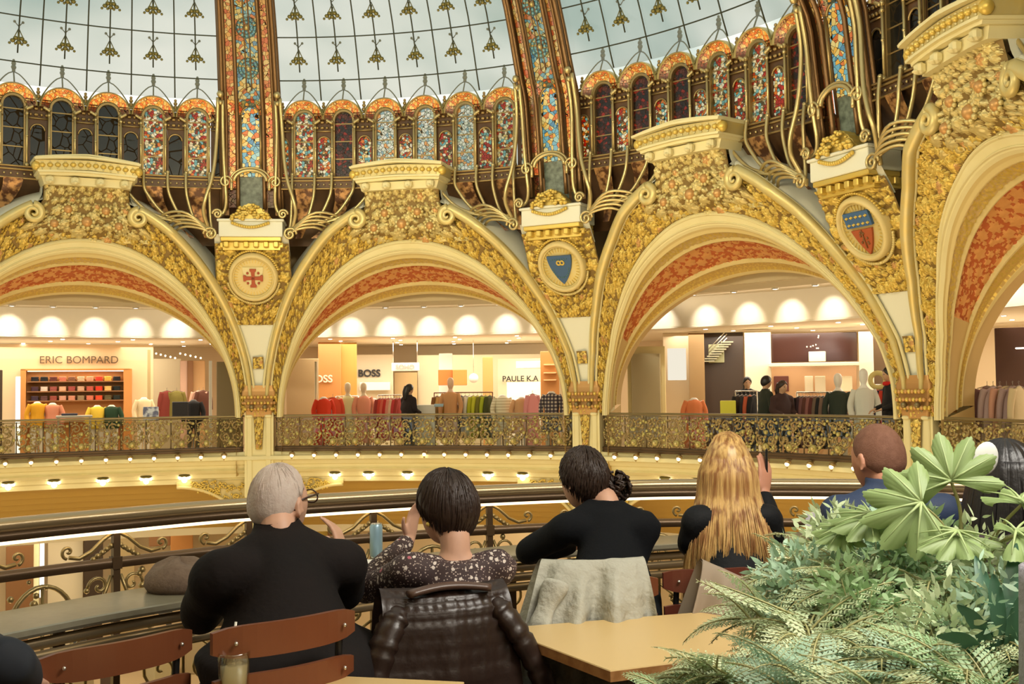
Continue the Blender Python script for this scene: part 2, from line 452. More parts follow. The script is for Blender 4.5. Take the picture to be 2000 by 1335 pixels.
    for side in (0, 1):
        def P(u, v):
            t = .0 + .42*u
            if side: t = 1-t
            a, z = ell(t, *off(E_OUT, .05 + .30*v)); a = 18 + max(-18, min(18, a-18))
            return W(a, prof(ell(t, *E_OUT)[1]) + .75*v**1.5, z)
        m.grid(P, 50, 6)
        sg = 1 if side else -1
        def Q(u, v):   # concave flank of the keystone
            z = 4.80 + .62*u; w = float(np.interp(z, [4.8, 5.0, 5.2, 5.42], [6.6, 5.2, 4.6, 4.6]))
            return W(18 + sg*(w + v*1.8*(1-u)**2), prof(z) + .9*v, z)
        m.grid(Q, 10, 6)
    obj('cove', m, [cream_pale], root)
    return root

def build_pillar():
    root = thing('pillar', 'x', 'pillar', W(0, 11.0, -.35), -PHI0)
    # spandrel between the outer mouldings of two arches
    m = MB()
    def hwid(z):
        q = (z-E_OUT[1])/E_OUT[2]; return 18 - E_OUT[0]*math.sqrt(max(0, 1-q*q))
    def P2(u, v):
        z = 2.88 + u*1.55; h = min(hwid(z) - .25, 4.2); x = (v-.5)*2; return h*x, z, prof(z) - .02
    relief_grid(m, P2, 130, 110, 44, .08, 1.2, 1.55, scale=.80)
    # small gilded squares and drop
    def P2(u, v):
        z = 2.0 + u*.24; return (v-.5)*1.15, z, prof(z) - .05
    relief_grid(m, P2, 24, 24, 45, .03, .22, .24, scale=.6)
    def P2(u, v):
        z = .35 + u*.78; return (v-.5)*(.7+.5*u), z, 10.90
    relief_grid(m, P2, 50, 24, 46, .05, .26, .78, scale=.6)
    obj('carved_spandrel', m, [gold_shaded, gold, copper], root)
    m = MB()
    def P(u, v):
        z = 1.55 + u*1.35; h = max(1.15, hwid(z) - .1); return W(h*(v-.5)*2, prof(z) - .012, z)
    m.grid(P, 24, 6)
    def P(u, v):
        z = 4.2 + u*.4; return W((v-.5)*8.4, prof(z)+.02, z)
    m.grid(P, 6, 8)
    obj('plain_panel', m, [cream_pale], root)
    # shaft with two raised fillets
    m = MB(); rz = -PHI0
    m.box(W(0, 11.24, -1.6), (.58, .62, 5.4), rz)
    for x in (-.19, .19):
        o = Vector((math.cos(PHI0), -math.sin(PHI0), 0))*x
        m.bbox(W(0, 10.93, -1.5) + o, (.11, .06, 5.1), rz, .015)
        m.bbox(W(0, 10.91, 1.03) + o, (.14, .10, .06), rz, .015); m.bbox(W(0, 10.92, 1.08) + o, (.10, .07, .05), rz, .015)
    m.box(W(0, 11.5, .6), (.5, .5, 2.2), rz)
    obj('shaft', m, [cream], root)
    # capital
    m = MB()
    rr = [(.50, 1.02), (.52, 1.12), (.56, 1.3), (.60, 1.42), (.66, 1.46), (.66, 1.54), (.60, 1.58), (.56, 1.66)]
    for i in range(len(rr)-1):
        (w0, z0), (w1, z1) = rr[i], rr[i+1]
        def P(u, v):
            w = w0+(w1-w0)*u; z = z0+(z1-z0)*u; q = (v*3) % 3.0001; s = min(2, int(q)); f = q-s
            x, y = ((-w/2, .5-f*.5-w*.15*f) if s == 0 else ((-w/2+w*f, -w*.15) if s == 1 else (w/2, -w*.15+f*(.5+w*.15))))
            c = W(0, 10.95, z) + Vector((math.cos(PHI0), -math.sin(PHI0), 0))*x + Vector((math.sin(PHI0), math.cos(PHI0), 0))*y
            return c
        m.grid(P, 1, 48, mi=0)
    for k in range(3):
        for j in range(9):
            x = (j-4)*.066; z = 1.18 + k*.12; yy = -.13-.02*k
            for (dx, dy) in ((x, yy-.0),):
                c = W(0, 10.95, z) + Vector((math.cos(PHI0), -math.sin(PHI0), 0))*dx + Vector((math.sin(PHI0), math.cos(PHI0), 0))*dy
                m.ball(c, .036, 8, mi=1 if (j+k) % 2 else 2)
        for j in range(6):
            for sx in (-1, 1):
                c = W(0, 10.95, 1.18+k*.12) + Vector((math.cos(PHI0), -math.sin(PHI0), 0))*sx*(.29+.02*k) + Vector((math.sin(PHI0), math.cos(PHI0), 0))*(-.08+j*.08)
                m.ball(c, .036, 8, mi=1 if (j+k) % 2 else 2)
    obj('capital', m, [copper, copper, gold], root)
    # pedestal block with dentils and pedimented crest
    m = MB(); c0 = W(0, 9.85, 4.69)
    m.bbox(c0, (1.22, .62, .30), rz, .012, mi=0)
    m.bbox(W(0, 9.84, 4.86), (1.28, .68, .05), rz, .012, mi=0)
    m.bbox(W(0, 9.86, 4.50), (1.16, .60, .08), rz, .012, mi=1)
    o = Vector((math.cos(PHI0), -math.sin(PHI0), 0)); n_ = Vector((-math.sin(PHI0), -math.cos(PHI0), 0))
    for i in range(6):
        m.bbox(W(0, 9.66, 4.40) + o*(i-2.5)*.19, (.10, .14, .11), rz, .015, mi=1)
    m.box(W(0, 9.95, 4.38), (1.1, .5, .16), rz, mi=1)
    for sx in (-1, 1):
        for i in range(3): m.bbox(W(0, 9.75+i*.16, 4.40) + o*sx*.56, (.10, .10, .11), rz, .015, mi=1)
    obj('pedestal', m, [cream_pale, gold], root)
    m = MB()
    M = Matrix.Translation(W(0, 9.50, 4.84)) @ Matrix.Rotation(rz, 4, 'Z') @ Matrix.Rotation(PI/2, 4, 'X')
    poly = [(-.42, 0)] + [(-.42+.84*i/20, .04 + .30*math.sin(PI*i/20)**1.2 + .015*(i % 2)) for i in range(21)] + [(.42, 0)]
    m.prism(poly, M @ Matrix.Translation((0, 0, -.25)), .2, mi=0)
    rg = random.Random(3)
    for i in range(60):
        x = rg.uniform(-.36, .36); z = rg.uniform(.0, .30*math.sin(PI*(x+.42)/.84)**1.2+.03)
        m.ball(W(0, 9.47, 4.86+z) + o*x, rg.uniform(.025, .05), 8, mi=0, sc=(1, 1, .7))
    for i in range(16):
        x = -.34+.68*i/15; m.ball(W(0, 9.50, 4.80 - .08*math.sin(PI*i/15)) + o*x, .035, 8, mi=0)
    obj('crest', m, [gold], root)
    return root

def shield(cx=0, cy=0, w=.5, h=.6, top=0.0):
    p = []
    for i in range(9): p.append((cx - w/2 + w*i/8, cy + h*.42 - top*math.sin(PI*i/8)))
    for i in range(1, 12):
        q = i/12; p.append((cx + w/2*math.cos(q*PI/2)**.75, cy + h*.42 - h*q**1.0*.98))
    p.append((cx, cy - h*.58))
    for i in range(11, 0, -1):
        q = i/12; p.append((cx - w/2*math.cos(q*PI/2)**.75, cy + h*.42 - h*q**1.0*.98))
    return p[::-1]
def build_medallion(kind, k, label):
    a = 36*k; z0 = 3.80; rz = -(PHI0+math.radians(a))
    slope = math.atan2(prof(3.4)-prof(4.2), .8)      # the face leans towards the hall
    M = Matrix.Translation(W(a, prof(z0) - .10, z0)) @ Matrix.Rotation(rz, 4, 'Z') @ Matrix.Rotation(PI/2 + slope, 4, 'X')
    root = thing('heraldic_medallion', label, 'medallion', W(a, prof(3.3), 3.3), rz)
    m = MB(); n = 64
    def ring(pr, mi):
        rings = [[M @ Vector((r*math.cos(2*PI*i/n)*.96, r*math.sin(2*PI*i/n), z)) for i in range(n)] for r, z in pr]
        m.loft(rings, True, False, mi)
    ring([(.50, -.12), (.50, .05), (.47, .09), (.43, .10), (.41, .05)], 0)
    ring([(.41, .05), (.39, .06), (.385, .02)], 1)
    for i in range(40):
        th = PI*1.08 + (PI*.84)*i/39; m.ball(M @ Vector((.535*math.cos(th)*.96, .56*math.sin(th), .0)), .028, 8, mi=1)
    obj('rim', m, [cream_yel, gold_lt], root)
    m = MB(); ring([(.40, .02), (.20, .035), (.001, .04)], 0)
    for i in range(36):
        th = 2*PI*i/36; m.box((0, 0, 0), (.075, .012, .012), M=M @ Matrix.Rotation(th, 4, 'Z') @ Matrix.Translation((.34, 0, .03)), mi=1)
    obj('disc', m, [cream_yel if kind == 'cross' else gold_lt, gold], root)
    m = MB()
    if kind == 'cross':
        m.prism(shield(0, 0, .40, .48), M @ Matrix.Translation((0, .02, .03)), .03, 0)
        red = 1
        for rot in (0, PI/2, PI, 1.5*PI):
            T = M @ Matrix.Rotation(rot, 4, 'Z')
            m.prism([(-.028, 0), (.028, 0), (.036, .13), (.062, .15), (.062, .19), (-.062, .19), (-.062, .15), (-.036, .13)][::1], T @ Matrix.Translation((0, 0, .06)), .03, 1)
            m.ball(T @ Vector((.105, .105, .07)), .026, 10, mi=1)
        obj('shield', m, [cream, mat('heraldic_red', (.42, .08, .03, 1), .5)], root)
    elif kind == 'blue':
        m.prism(shield(0, 0, .50, .56, -.0), M @ Matrix.Translation((0, .0, .03)), .04, 0)
        # crown ring and small monogram
        for r_, y_ in ((.045, .10), (.03, .10)):
            pts = [M @ Vector((r_*math.cos(t*PI/8) - .02, y_ + r_*math.sin(t*PI/8), .08)) for t in range(17)]; m.tube(pts, .009, 6, mi=1)
            pts = [M @ Vector((r_*math.cos(t*PI/8) + .05, y_ + r_*math.sin(t*PI/8), .08)) for t in range(17)]; m.tube(pts, .009, 6, mi=1)
        for i in range(14):
            th = PI + PI*i/13; m.ball(M @ Vector((.16*math.cos(th), -.02 + .17*math.sin(th), .075)), .012, 6, mi=2)
        for i in range(7): m.ball(M @ Vector((-.15+.05*i, .17, .075)), .012, 6, mi=2)
        obj('shield', m, [mat('heraldic_blue', (.045, .11, .24, 1), .45), gold, mat('heraldic_green', (.10, .22, .18, 1), .5)], root)
    else:
        S = shield(0, 0, .50, .66); M2 = M @ Matrix.Translation((0, .0, .03))
        m.prism([p for p in S if p[1] < .06] , M2, .04, 0)
        m.prism([(-.255, .05), (.255, .05), (.255, .28), (-.255, .28)], M2, .045, 1)
        for i in range(5):
            for j in range(2):
                x, y = -.19+.095*i, .10+.11*j
                m.ball(M2 @ Vector((x, y, .05)), .022, 8, mi=2, sc=(.7, .7, 1.2)); m.ball(M2 @ Vector((x-.022, y, .05)), .013, 6, mi=2); m.ball(M2 @ Vector((x+.022, y, .05)), .013, 6, mi=2)
        m.tube([M2 @ Vector((0, .0, .05)), M2 @ Vector((0, -.28, .05))], .01, 6, mi=3)
        for i in range(9): m.ball(M2 @ Vector((.04*math.cos(i*2.2)*1.6 , -.13+.09*math.sin(i*1.7), .045)), .02, 6, mi=3)
        obj('shield', m, [mat('shield_red', (.40, .09, .03, 1), .5), mat('shield_blue', (.05, .13, .30, 1), .5), gold, mat('shield_brown', (.22, .10, .03, 1), .5)], root)
    m = MB()
    for i in range(30):       # leaf wreath round the rim top
        th = PI*.1 + PI*.8*i/29; m.ball(M @ Vector((.53*math.cos(th)*.96, .55*math.sin(th), .02)), .03, 8, mi=0, sc=(1.2, .7, .7))
    obj('wreath', m, [gold], root)
    return root
# ------------------------------------------------------------------ gallery of stained windows and the dome
def rdome(z):
    return float(np.interp(z, [5.0, 6.9, 7.3, 7.93, 8.5, 9.2, 10, 11, 12, 12.8, 13.2], [9.86, 9.62, 9.42, 9.18, 8.93, 8.5, 7.85, 6.7, 5.1, 3.2, .3]))
OG = [srgb(225,140,50), srgb(200,90,40), srgb(235,190,90), srgb(120,170,170), srgb(190,60,40), srgb(240,225,180), srgb(90,120,60)]
st_col = stained('stained_coloured', [srgb(235,165,75), srgb(205,100,45), srgb(240,220,170), srgb(165,205,205), srgb(245,240,225), srgb(210,75,45), srgb(245,235,210), srgb(140,120,60)], 19, clear=.9)
st_pale = stained('stained_pale', [srgb(235,235,225), srgb(220,228,215), srgb(240,200,150), srgb(190,210,215), srgb(240,240,235)], 17, seed=3, clear=.9)
st_red = stained('stained_red', [srgb(120,30,20), srgb(190,60,25), srgb(70,30,18), srgb(150,80,40), srgb(60,20,15)], 18, seed=5)
st_unlit = stained('stained_unlit', [(.010,.012,.016,1), (.016,.016,.014,1), (.008,.01,.012,1)], 4, seed=6)  # darkness behind the windows put into the glass colour
st_hood = stained('stained_amber', [srgb(255,165,65), srgb(245,140,55), srgb(255,190,95), srgb(235,115,50), srgb(255,205,125)], 20, seed=8, clear=.95)
st_rib = stained('stained_rib', [srgb(240,180,80), srgb(120,175,190), srgb(235,200,120), srgb(225,120,60), srgb(160,200,195), srgb(245,215,140), srgb(90,140,170)], 13, seed=9, clear=.85)
st_strip = stained('stained_strip', [srgb(245,170,80), srgb(235,130,60), srgb(250,200,120), srgb(225,100,50)], 14, seed=2, clear=.85)
window_n = [0]
def tang(a): t = math.radians(a)+PHI0; return Vector((math.cos(t), -math.sin(t), 0))
def inw(a): t = math.radians(a)+PHI0; return Vector((-math.sin(t), -math.cos(t), 0))
def arch_poly(w, z0, z1, n=10):
    """round-headed outline, width 2w, straight to z1 then semicircle"""
    return [(-w, z0), (w, z0)] + [(w*math.cos(PI*i/n), z1 + w*math.sin(PI*i/n)) for i in range(n+1)]
def plane_at(a, r, z=0, lean=0.0):
    return Matrix.Translation(W(a, r, z)) @ Matrix.Rotation(-(PHI0+math.radians(a)), 4, 'Z') @ Matrix.Rotation(lean, 4, 'X') @ Matrix.Rotation(PI/2, 4, 'X')
_wm = {}
def gallery_window(a, glassmat, head):
    """tall round-headed stained window with amber hood, gilded side shafts and pointed wire arch"""
    window_n[0] += 1
    if not _wm:
        A = 0; R = 9.78
        m = MB(); M = plane_at(A, R)
        # frame
        out = arch_poly(.215, 5.72, 6.86); inn = arch_poly(.175, 5.72, 6.86)
        n = len(out)
        f = [M @ Vector((x, y, .03)) for x, y in out]; g = [M @ Vector((x, y, .03)) for x, y in inn]; b = [M @ Vector((x, y, -.06)) for x, y in out]; bi = [M @ Vector((x, y, -.06)) for x, y in inn]
        m.loft([b, f, g, bi], True, False, 0, False)
        for zz in (6.1, 6.45, 6.8): m.box(M @ Vector((0, zz, -.03)), (.37, .02, .02), -(PHI0+math.radians(A)))
        _wm['frame'] = m
        m = MB(); n = 22
        # hood: splayed half ring
        rr = [(.215, -.02), (.23, .05), (.37, .13), (.385, .16), (.40, .12), (.41, .0)]
        rings = [[M @ Vector((r*math.cos(PI*i/n), 6.86 + r*math.sin(PI*i/n)*1.0, z)) for i in range(n+1)] for r, z in rr]
        for q in range(len(rr)-1):
            m.loft(rings[q:q+2], False, False, 1 if q == 1 else 0)
        _wm['hood'] = m
        m = MB()
        for s in (-1, 1):
            m.tube([M @ Vector((s*.225, 5.75, .05)), M @ Vector((s*.225, 6.78, .06))], .022, 8)
            for zz, rr_ in ((6.82, .045), (6.72, .035), (5.76, .045), (6.3, .03)): m.ball(M @ Vector((s*.225, zz, .06)), rr_, 8)
            for k in range(5): m.ball(M @ Vector((s*(.23+.02*k), 6.80+.012*k, .10)), .03, 6)
        _wm['shaft'] = m
        m = MB()   # pointed wire arch above and bud
        for s in (-1, 1):
            pts = [M @ Vector((s*.41*(1-q)**.62, 6.95+.53*q, .17 - .16*q)) for q in [i/12 for i in range(13)]]; m.tube(pts, .012, 6)
        m.tube([M @ Vector((0, 7.26, .10)), M @ Vector((0, 7.60, -.06))], .014, 6)
        for zz, r_ in ((7.5, .035), (7.56, .05), (7.63, .045), (7.69, .025)): m.ball(M @ Vector((0, zz, .42*0 - .0)), r_, 8)
        _wm['finial'] = m
        m = MB(); m.prism(arch_poly(.18, 5.72, 6.86), plane_at(A, R, 0) @ Matrix.Translation((0, 0, -.045)), .012); _wm['pane'] = m
        _wm['o'] = {}
    base = (W(0, 9.78, 5.7), -PHI0)
    root = bpy.data.objects.new('window_%d' % window_n[0], None); COL.objects.link(root); root.location = W(a, 9.78, 5.7)
    root.rotation_euler = (0, 0, -(PHI0+math.radians(a))); root['kind'] = 'structure'
    o = _wm['o']
    if not o:
        proto = bpy.data.objects.new('tmp', None); proto['_M'] = [x for r in (Matrix.Translation(base[0]) @ Matrix.Rotation(base[1], 4, 'Z')) for x in r]
        for nme, mats in (('frame', [iron]), ('hood', [gold_lt, st_hood]), ('shaft', [iron_lt]), ('finial', [leafbz])):
            c = obj(nme, _wm[nme], mats, proto); o[nme] = c.data; bpy.data.objects.remove(c)
        for i, (g, mm) in enumerate((('c', st_col), ('p', st_pale), ('r', st_red), ('d', st_unlit))):
            c = obj('pane', _wm['pane'], [mm], proto); o['pane'+g] = c.data; bpy.data.objects.remove(c)
        bpy.data.objects.remove(proto)
    for nme, key in (('frame', 'frame'), ('hood', 'hood'), ('shaft', 'shaft'), ('finial', 'finial'), ('pane', 'pane'+glassmat)):
        c = bpy.data.objects.new(nme, o[key]); COL.objects.link(c); c.parent = root
    return root
WA = [6.0, 10.6, 15.5, 20.3, 25.1, 29.9]
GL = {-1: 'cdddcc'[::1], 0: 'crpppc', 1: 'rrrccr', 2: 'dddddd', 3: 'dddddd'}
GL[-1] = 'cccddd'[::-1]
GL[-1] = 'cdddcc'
for k in (-1, 0, 1, 2):
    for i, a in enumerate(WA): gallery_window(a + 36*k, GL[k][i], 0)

def gallery_wall(k):
    """bronze panels between the windows: a small round-headed light below a pierced frieze, studded band and dark bowl under them"""
    root = bpy.data.objects.new('wall_gallery', None); COL.objects.link(root); root['kind'] = 'structure'
    root.location = W(18+36*k, 9.8, 4.9); rz = -(PHI0+math.radians(18+36*k)); root.rotation_euler = (0, 0, rz)
    root['_M'] = [x for r in (Matrix.Translation(root.location) @ Matrix.Rotation(rz, 4, 'Z')) for x in r]
    return root
m_panel, m_fr, m_lt, m_bowl, m_stud, m_low = MB(), MB(), MB(), MB(), MB(), MB()
cent = [(WA[i]+WA[i+1])/2 for i in range(5)] + [3.55, 32.45]
for c in cent:
    hw = 1.18 if c not in (3.55, 32.45) else .95; wd = math.radians(hw)*9.8
    M = plane_at(c, 9.80)
    # panel with a round-headed hole: two jambs and head
    w = wd*.62; z1 = 6.42
    head = [(w*math.cos(PI*i/10), z1 + w*math.sin(PI*i/10)) for i in range(11)]
    T = 6.98; Bz = 5.72
    for s in (-1, 1): m_panel.prism([(s*w, Bz), (s*wd*1.1, Bz), (s*wd*1.1, T), (s*w, z1)][::s], M, .02)
    for i in range(10):
        (x0, y0), (x1, y1) = head[i], head[i+1]; m_panel.prism([(x0, y0), (x0*1.75, T), (x1*1.75, T), (x1, y1)], M, .02)
    m_fr.tube([M @ Vector((x, y, .03)) for x, y in head], .018, 6)
    m_lt.prism(arch_poly(w, Bz, z1), M @ Matrix.Translation((0, 0, .0)), .008, 0)
    m_lt.ball(M @ Vector((0, z1-.02, .01)), .07, 10, 1, sc=(1, .15, 1), M=M @ Matrix.Translation((0, z1-.03, .012)) @ Matrix.Scale(.12, 4, (0, 0, 1)))
    # pierced frieze of scrolls
    for i in range(7):
        x = (i-3)/3.2*wd
        for zz in (6.72, 6.83, 6.94): m_fr.ball(M @ Vector((x + .02*((i*7) % 3 - 1), zz, .05)), .032, 6)
    for zz in (6.65, 7.0): m_fr.tube([M @ Vector((-wd*1.1, zz, .05)), M @ Vector((wd*1.1, zz, .05))], .016, 6)
    # bud on the wire between two hoods
    for zz, r_ in ((7.06, .05), (7.14, .04), (7.2, .03)): m_fr.ball(M @ Vector((0, zz, .06)), r_, 8)
for i in range(46):
    a = 3.0 + 30*i/45
    m_stud.ball(W(a, 9.70, 5.58), .022, 6)
def P(u, v): return W(2.6+30.8*u, 9.72, 5.50+.16*v)
m_bowl.grid(P, 40, 1)
def P(u, v): return W(2.6+30.8*u, 9.72 + .0*v, 5.66 + .06*v)
m_bowl.grid(P, 40, 1)
def P(u, v):   # dark bowl below the windows
    return W(1.5+33*u, 9.74 + .75*math.sin(v*PI/2), 5.52-1.05*v)
m_bowl.grid(P, 40, 8)
for z_ in (5.50, 5.66, 5.72):
    m_fr.tube([W(2.6+30.8*i/40, 9.70, z_) for i in range(41)], .02, 6)
# coloured petals of glass that sweep down from each window towards the pedestals
for i, a in enumerate(WA):
    s = -1 if a < 18 else 1; pa = 0 if a < 18 else 36
    for q in range(1):
        ctr = []
        for t in [j/10 for j in range(11)]:
            aa = a + (pa + (-s)*4.4 - a)*(t**1.7)*.62; ctr.append((aa, 9.70 + .42*math.sin(t*PI/2), 5.50 - .92*t**.85))
        def P(u, v):
            j = min(9, int(u*10)); f = u*10-j; A = [ctr[j][n]+(ctr[j+1][n]-ctr[j][n])*f for n in range(3)]
            wv = (1.0*(1-u)+.35*u); return W(A[0] + (v-.5)*2*wv, A[1]-.02, A[2])
        m_low.grid(P, 10, 2)
g0 = None
for k in (-1, 0, 1, 2):
    g = gallery_wall(k)
    if g0 is None:
        g0 = g
        M0 = MX(g)
        # the meshes above are built for bay 0: express them in this wall's own space
        root0 = bpy.data.objects.new('tmp', None); root0['_M'] = [x for r in (Matrix.Translation(W(18, 9.8, 4.9)) @ Matrix.Rotation(-(PHI0+math.radians(18)), 4, 'Z')) for x in r]
        parts = []
        glow_low = stained('stained_low', [srgb(150,80,40), srgb(60,30,20), srgb(220,190,150), srgb(110,50,30), srgb(45,25,18), srgb(235,215,190)], 8, seed=12)
        MATS['glow_low'] = glow_low
        for nme, mm, mats in (('bronze_panel', m_panel, [brown_dk]), ('frieze', m_fr, [iron]), ('small_light', m_lt, [st_col, st_pale]), ('bowl', m_bowl, [brown_dk]), ('stud', m_stud, [iron_lt]), ('lower_glass', m_low, [mat('enamel_petal', (.55, .30, .12, 1), .25, .3, noise=(9, (.10, .04, .02, 1), .08))])):
            c = obj(nme, mm, mats, root0); parts.append((nme, c.data)); bpy.data.objects.remove(c)
        bpy.data.objects.remove(root0)
        dark_lt = parts[2][1].copy(); dark_lt.materials.clear(); dark_lt.materials.append(st_unlit); dark_lt.materials.append(st_unlit)
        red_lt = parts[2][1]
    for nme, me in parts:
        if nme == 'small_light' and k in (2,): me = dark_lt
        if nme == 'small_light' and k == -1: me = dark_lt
        c = bpy.data.objects.new(nme, me); COL.objects.link(c); c.parent = g

# ------------------------------------------------------------------ dome: panes, glazing bars, leaf sprays
dome = bpy.data.objects.new('ceiling', None); COL.objects.link(dome); dome['kind'] = 'structure'; dome.location = (0, 0, 7); dome['_M'] = [x for r in Matrix.Translation((0, 0, 7)) for x in r]
ZD = [7.2, 7.35, 7.55, 7.93, 8.3, 8.7, 9.05, 9.4, 9.8, 10.3, 10.8, 11.4, 12, 12.5, 12.9, 13.2]
m = MB()
def P(u, v):
    x = u*(len(ZD)-1); i = min(len(ZD)-2, int(x)); z = ZD[i] + (ZD[i+1]-ZD[i])*(x-i); return W(360*v, rdome(z)+.08, z)
m.grid(P, 30, 150)
obj('dome_glass', m, [glass('milky_glass', (.66, .68, .66, 1), .04, .1, .18)], dome)
m = MB(); m2 = MB()
zz = [6.95 + .25*i for i in range(25)]
for k in range(-2, 5):
    mids = [(WA[i]+WA[i+1])/2 for i in range(5)]
    for a in WA + mids:
        m.tube([W(a+36*k, rdome(z)+.04, z) for z in zz if z > (7.5 if a in WA else 7.05)], .014, 5)
    for z in (7.55, 8.3, 9.05, 9.8, 10.6, 11.5):
        m.tube([W(2.9 + 30.2*i/24 + 36*k, rdome(z)+.03, z) for i in range(25)], .013, 5)
    for a in WA:
        for z in (7.93, 8.68, 9.42):
            A = a + 36*k; c = W(A, rdome(z)-.0, z); t = tang(A); up = Vector((0, 0, 1))
            # three-lobed spray hanging from a small paired bud
            for dx, dz in ((0, -.07), (-.10, -.05), (.10, -.05), (-.05, .0), (.05, .0)):
                m2.ball(c + t*dx + up*dz, .048, 8, sc=(1, 1, .8))
            for dx in (-.17, .17, -.06, .06): m2.ball(c + t*dx*.9 + up*(-.10), .026, 6)
            m2.tube([c + up*.12, c - up*.10], .02, 6)
            for dx in (-.07, .07): m2.ball(c + t*dx + up*.30, .026, 6)
            for dx in (-.07, .07): m2.tube([c + up*.22, c + t*dx + up*.30], .009, 5); m2.tube([c + up*.18, c + t*dx*1.3 - up*.02], .009, 5)
obj('glazing_bars', m, [mat('bar_green', (.045, .05, .03, 1), .5, .3)], dome)
o = obj('leaf_sprays', m2, [leafbz], dome); o['kind'] = 'stuff'

def build_rib():
    root = thing('dome_rib', 'x', 'rib', W(0, 9.9, 4.9), -PHI0)
    up = [5.0, 5.4, 5.8, 6.2, 6.6, 7.0, 7.4, 7.8, 8.2, 8.6, 9.0, 9.5, 10, 10.6, 11.2, 11.8]
    def strip(mb, a0, a1, z0, z1, dr=0, mi=0, n=30, scale=True):
        def P(u, v):
            z = z0+(z1-z0)*u; return W(a0+(a1-a0)*v, rdome(z)-dr, z)
        mb.grid(P, n, 2, mi=mi)
    m = MB()
    for s in (-1, 1):
        pts = lambda a, dr, z0=5.1: [W(a*s, rdome(z)-dr, z) for z in np.linspace(z0, 12, 30)]
        m.tube(pts(3.15, .10), .05, 8); m.tube(pts(2.75, .13), .03, 8); m.tube(pts(1.5, .13), .04, 8); m.tube(pts(3.4, .02), .04, 8)
        m.tube(pts(.3, .05, 7.35), .014, 6)
    def P(u, v):
        z = 5.1+7*u; return W(-3.4+6.8*v, rdome(z)+.02, z)
    for (a0, a1) in ((-3.4, -2.6), (2.6, 3.4), (-1.75, -1.35), (1.35, 1.75)):
        strip(m, a0, a1, 5.0, 12.0, .0)
    obj('rib_frame', m, [mat('rib_bronze', (.20, .11, .045, 1), .38, .6)], root)
    m = MB()
    for s in (-1, 1): strip(m, 1.72*s, 2.62*s, 5.15, 12, .02)
    obj('side_light', m, [st_strip], root)
    m = MB(); strip(m, -1.4, 1.4, 5.74, 12, .0, n=60)
    obj('centre_light', m, [st_rib], root)
    m = MB(); strip(m, -1.4, 1.4, 5.0, 5.75, .0); 
    obj('dark_door', m, [mat('teal_enamel', (.08, .10, .08, 1), .35, noise=(9, (.22, .27, .22, 1), .12))], root)
    for z in (7.75, 8.45, 9.2, 9.9):   # rosettes of blue glass with lead rings
        m = MB()
        M = plane_at(0, rdome(z)-.03, z, .25)
        for r_, w_ in ((.19, .012), (.13, .01), (.06, .01)):
            m.tube([M @ Vector((r_*math.cos(t*PI/12), r_*math.sin(t*PI/12), 0)) for t in range(25)], w_, 5, mi=1)
        for t in range(12): m.ball(M @ Vector((.16*math.cos(t*PI/6), .16*math.sin(t*PI/6), 0)), .03, 6, mi=0)
        for t in range(8): m.ball(M @ Vector((.095*math.cos(t*PI/4), .095*math.sin(t*PI/4), 0)), .028, 6, mi=0)
        m.ball(M @ Vector((0, 0, 0)), .04, 8, mi=2)
        obj('rosette', m, [mat('turquoise_glass', (.20, .42, .50, 1), .25), mat('lead_line', (.10, .14, .12, 1), .5, .4), gold_lt], root)
    m = MB(); n = 18   # window head with amber hood
    M = plane_at(0, 9.58, 0); 
    rr = [(.17, .0), (.19, .05), (.30, .11), (.32, .08)]
    rings = [[M @ Vector((r*math.cos(PI*i/n), 6.92 + r*math.sin(PI*i/n), z)) for i in range(n+1)] for r, z in rr]
    for q in range(3): m.loft(rings[q:q+2], False, False, 1 if q == 1 else 0)
    m.tube([M @ Vector((.17*math.cos(PI*i/n), 6.92 + .17*math.sin(PI*i/n), .03)) for i in range(n+1)], .02, 6, mi=0)
    for s in (-1, 1):
        m.tube([M @ Vector((s*.19, 5.85, -.06)), M @ Vector((s*.19, 6.92, .05))], .025, 8, mi=0)
        m.tube([M @ Vector((s*.27*(1-q)**.6, 7.05+.42*q, .12)) for q in [i/10 for i in range(11)]], .012, 6, mi=0)
    obj('window_head', m, [iron, st_hood], root)
    m = MB(); M = plane_at(0, 9.62, 0)
    # round canopy arch above the dark doorway with scroll ends
    for r_, zc, w_ in ((.27, 5.62, .035), (.33, 5.62, .02)):
        m.tube([M @ Vector((r_*1.15*math.cos(PI*i/16), zc + .8*r_*math.sin(PI*i/16), .10)) for i in range(17)], w_, 8)
    for s in (-1, 1):
        m.tube([M @ Vector((s*(.36 - .0*i), 5.62 - .06*i, .10)) for i in range(4)] , .03, 8)
        vol = []
        for i in range(26):
            q = i/25; th = q*3*PI; rr_ = .11*(1-q)+.015; vol.append(M @ Vector((s*(.47 - rr_*math.cos(th)*1.0), 5.60 + rr_*math.sin(th), .12)))
        m.tube(vol, .022, 7)
        # two tall stems that start at the window heads and sweep down beside the pedestal
        a_l = []
        for z, a, dr in ((7.15, 3.05, .16), (6.6, 3.1, .2), (6.0, 3.0, .24), (5.5, 2.85, .26), (5.2, 2.8, .25), (5.02, 3.1, .24), (4.93, 3.7, .26)):
            a_l.append(W(a*s, rdome(z)-dr, z))
        m.tube(smooth(a_l, 24), .034, 8)
        a_l = []
        for z, a, dr in ((7.2, 3.6, .14), (6.6, 3.75, .2), (6.0, 4.0, .28), (5.6, 4.4, .36), (5.25, 5.05, .42), (5.0, 5.3, .40), (4.75, 4.9, .30), (4.55, 4.6, .22)):
            a_l.append(W(a*s, rdome(z)-dr, z))
        m.tube(smooth(a_l, 30), .036, 8)
        m.ball(W(3.3*s, rdome(7.2)-.2, 7.25), .07, 8); m.ball(W(3.3*s, rdome(7.1)-.2, 7.1), .05, 8)
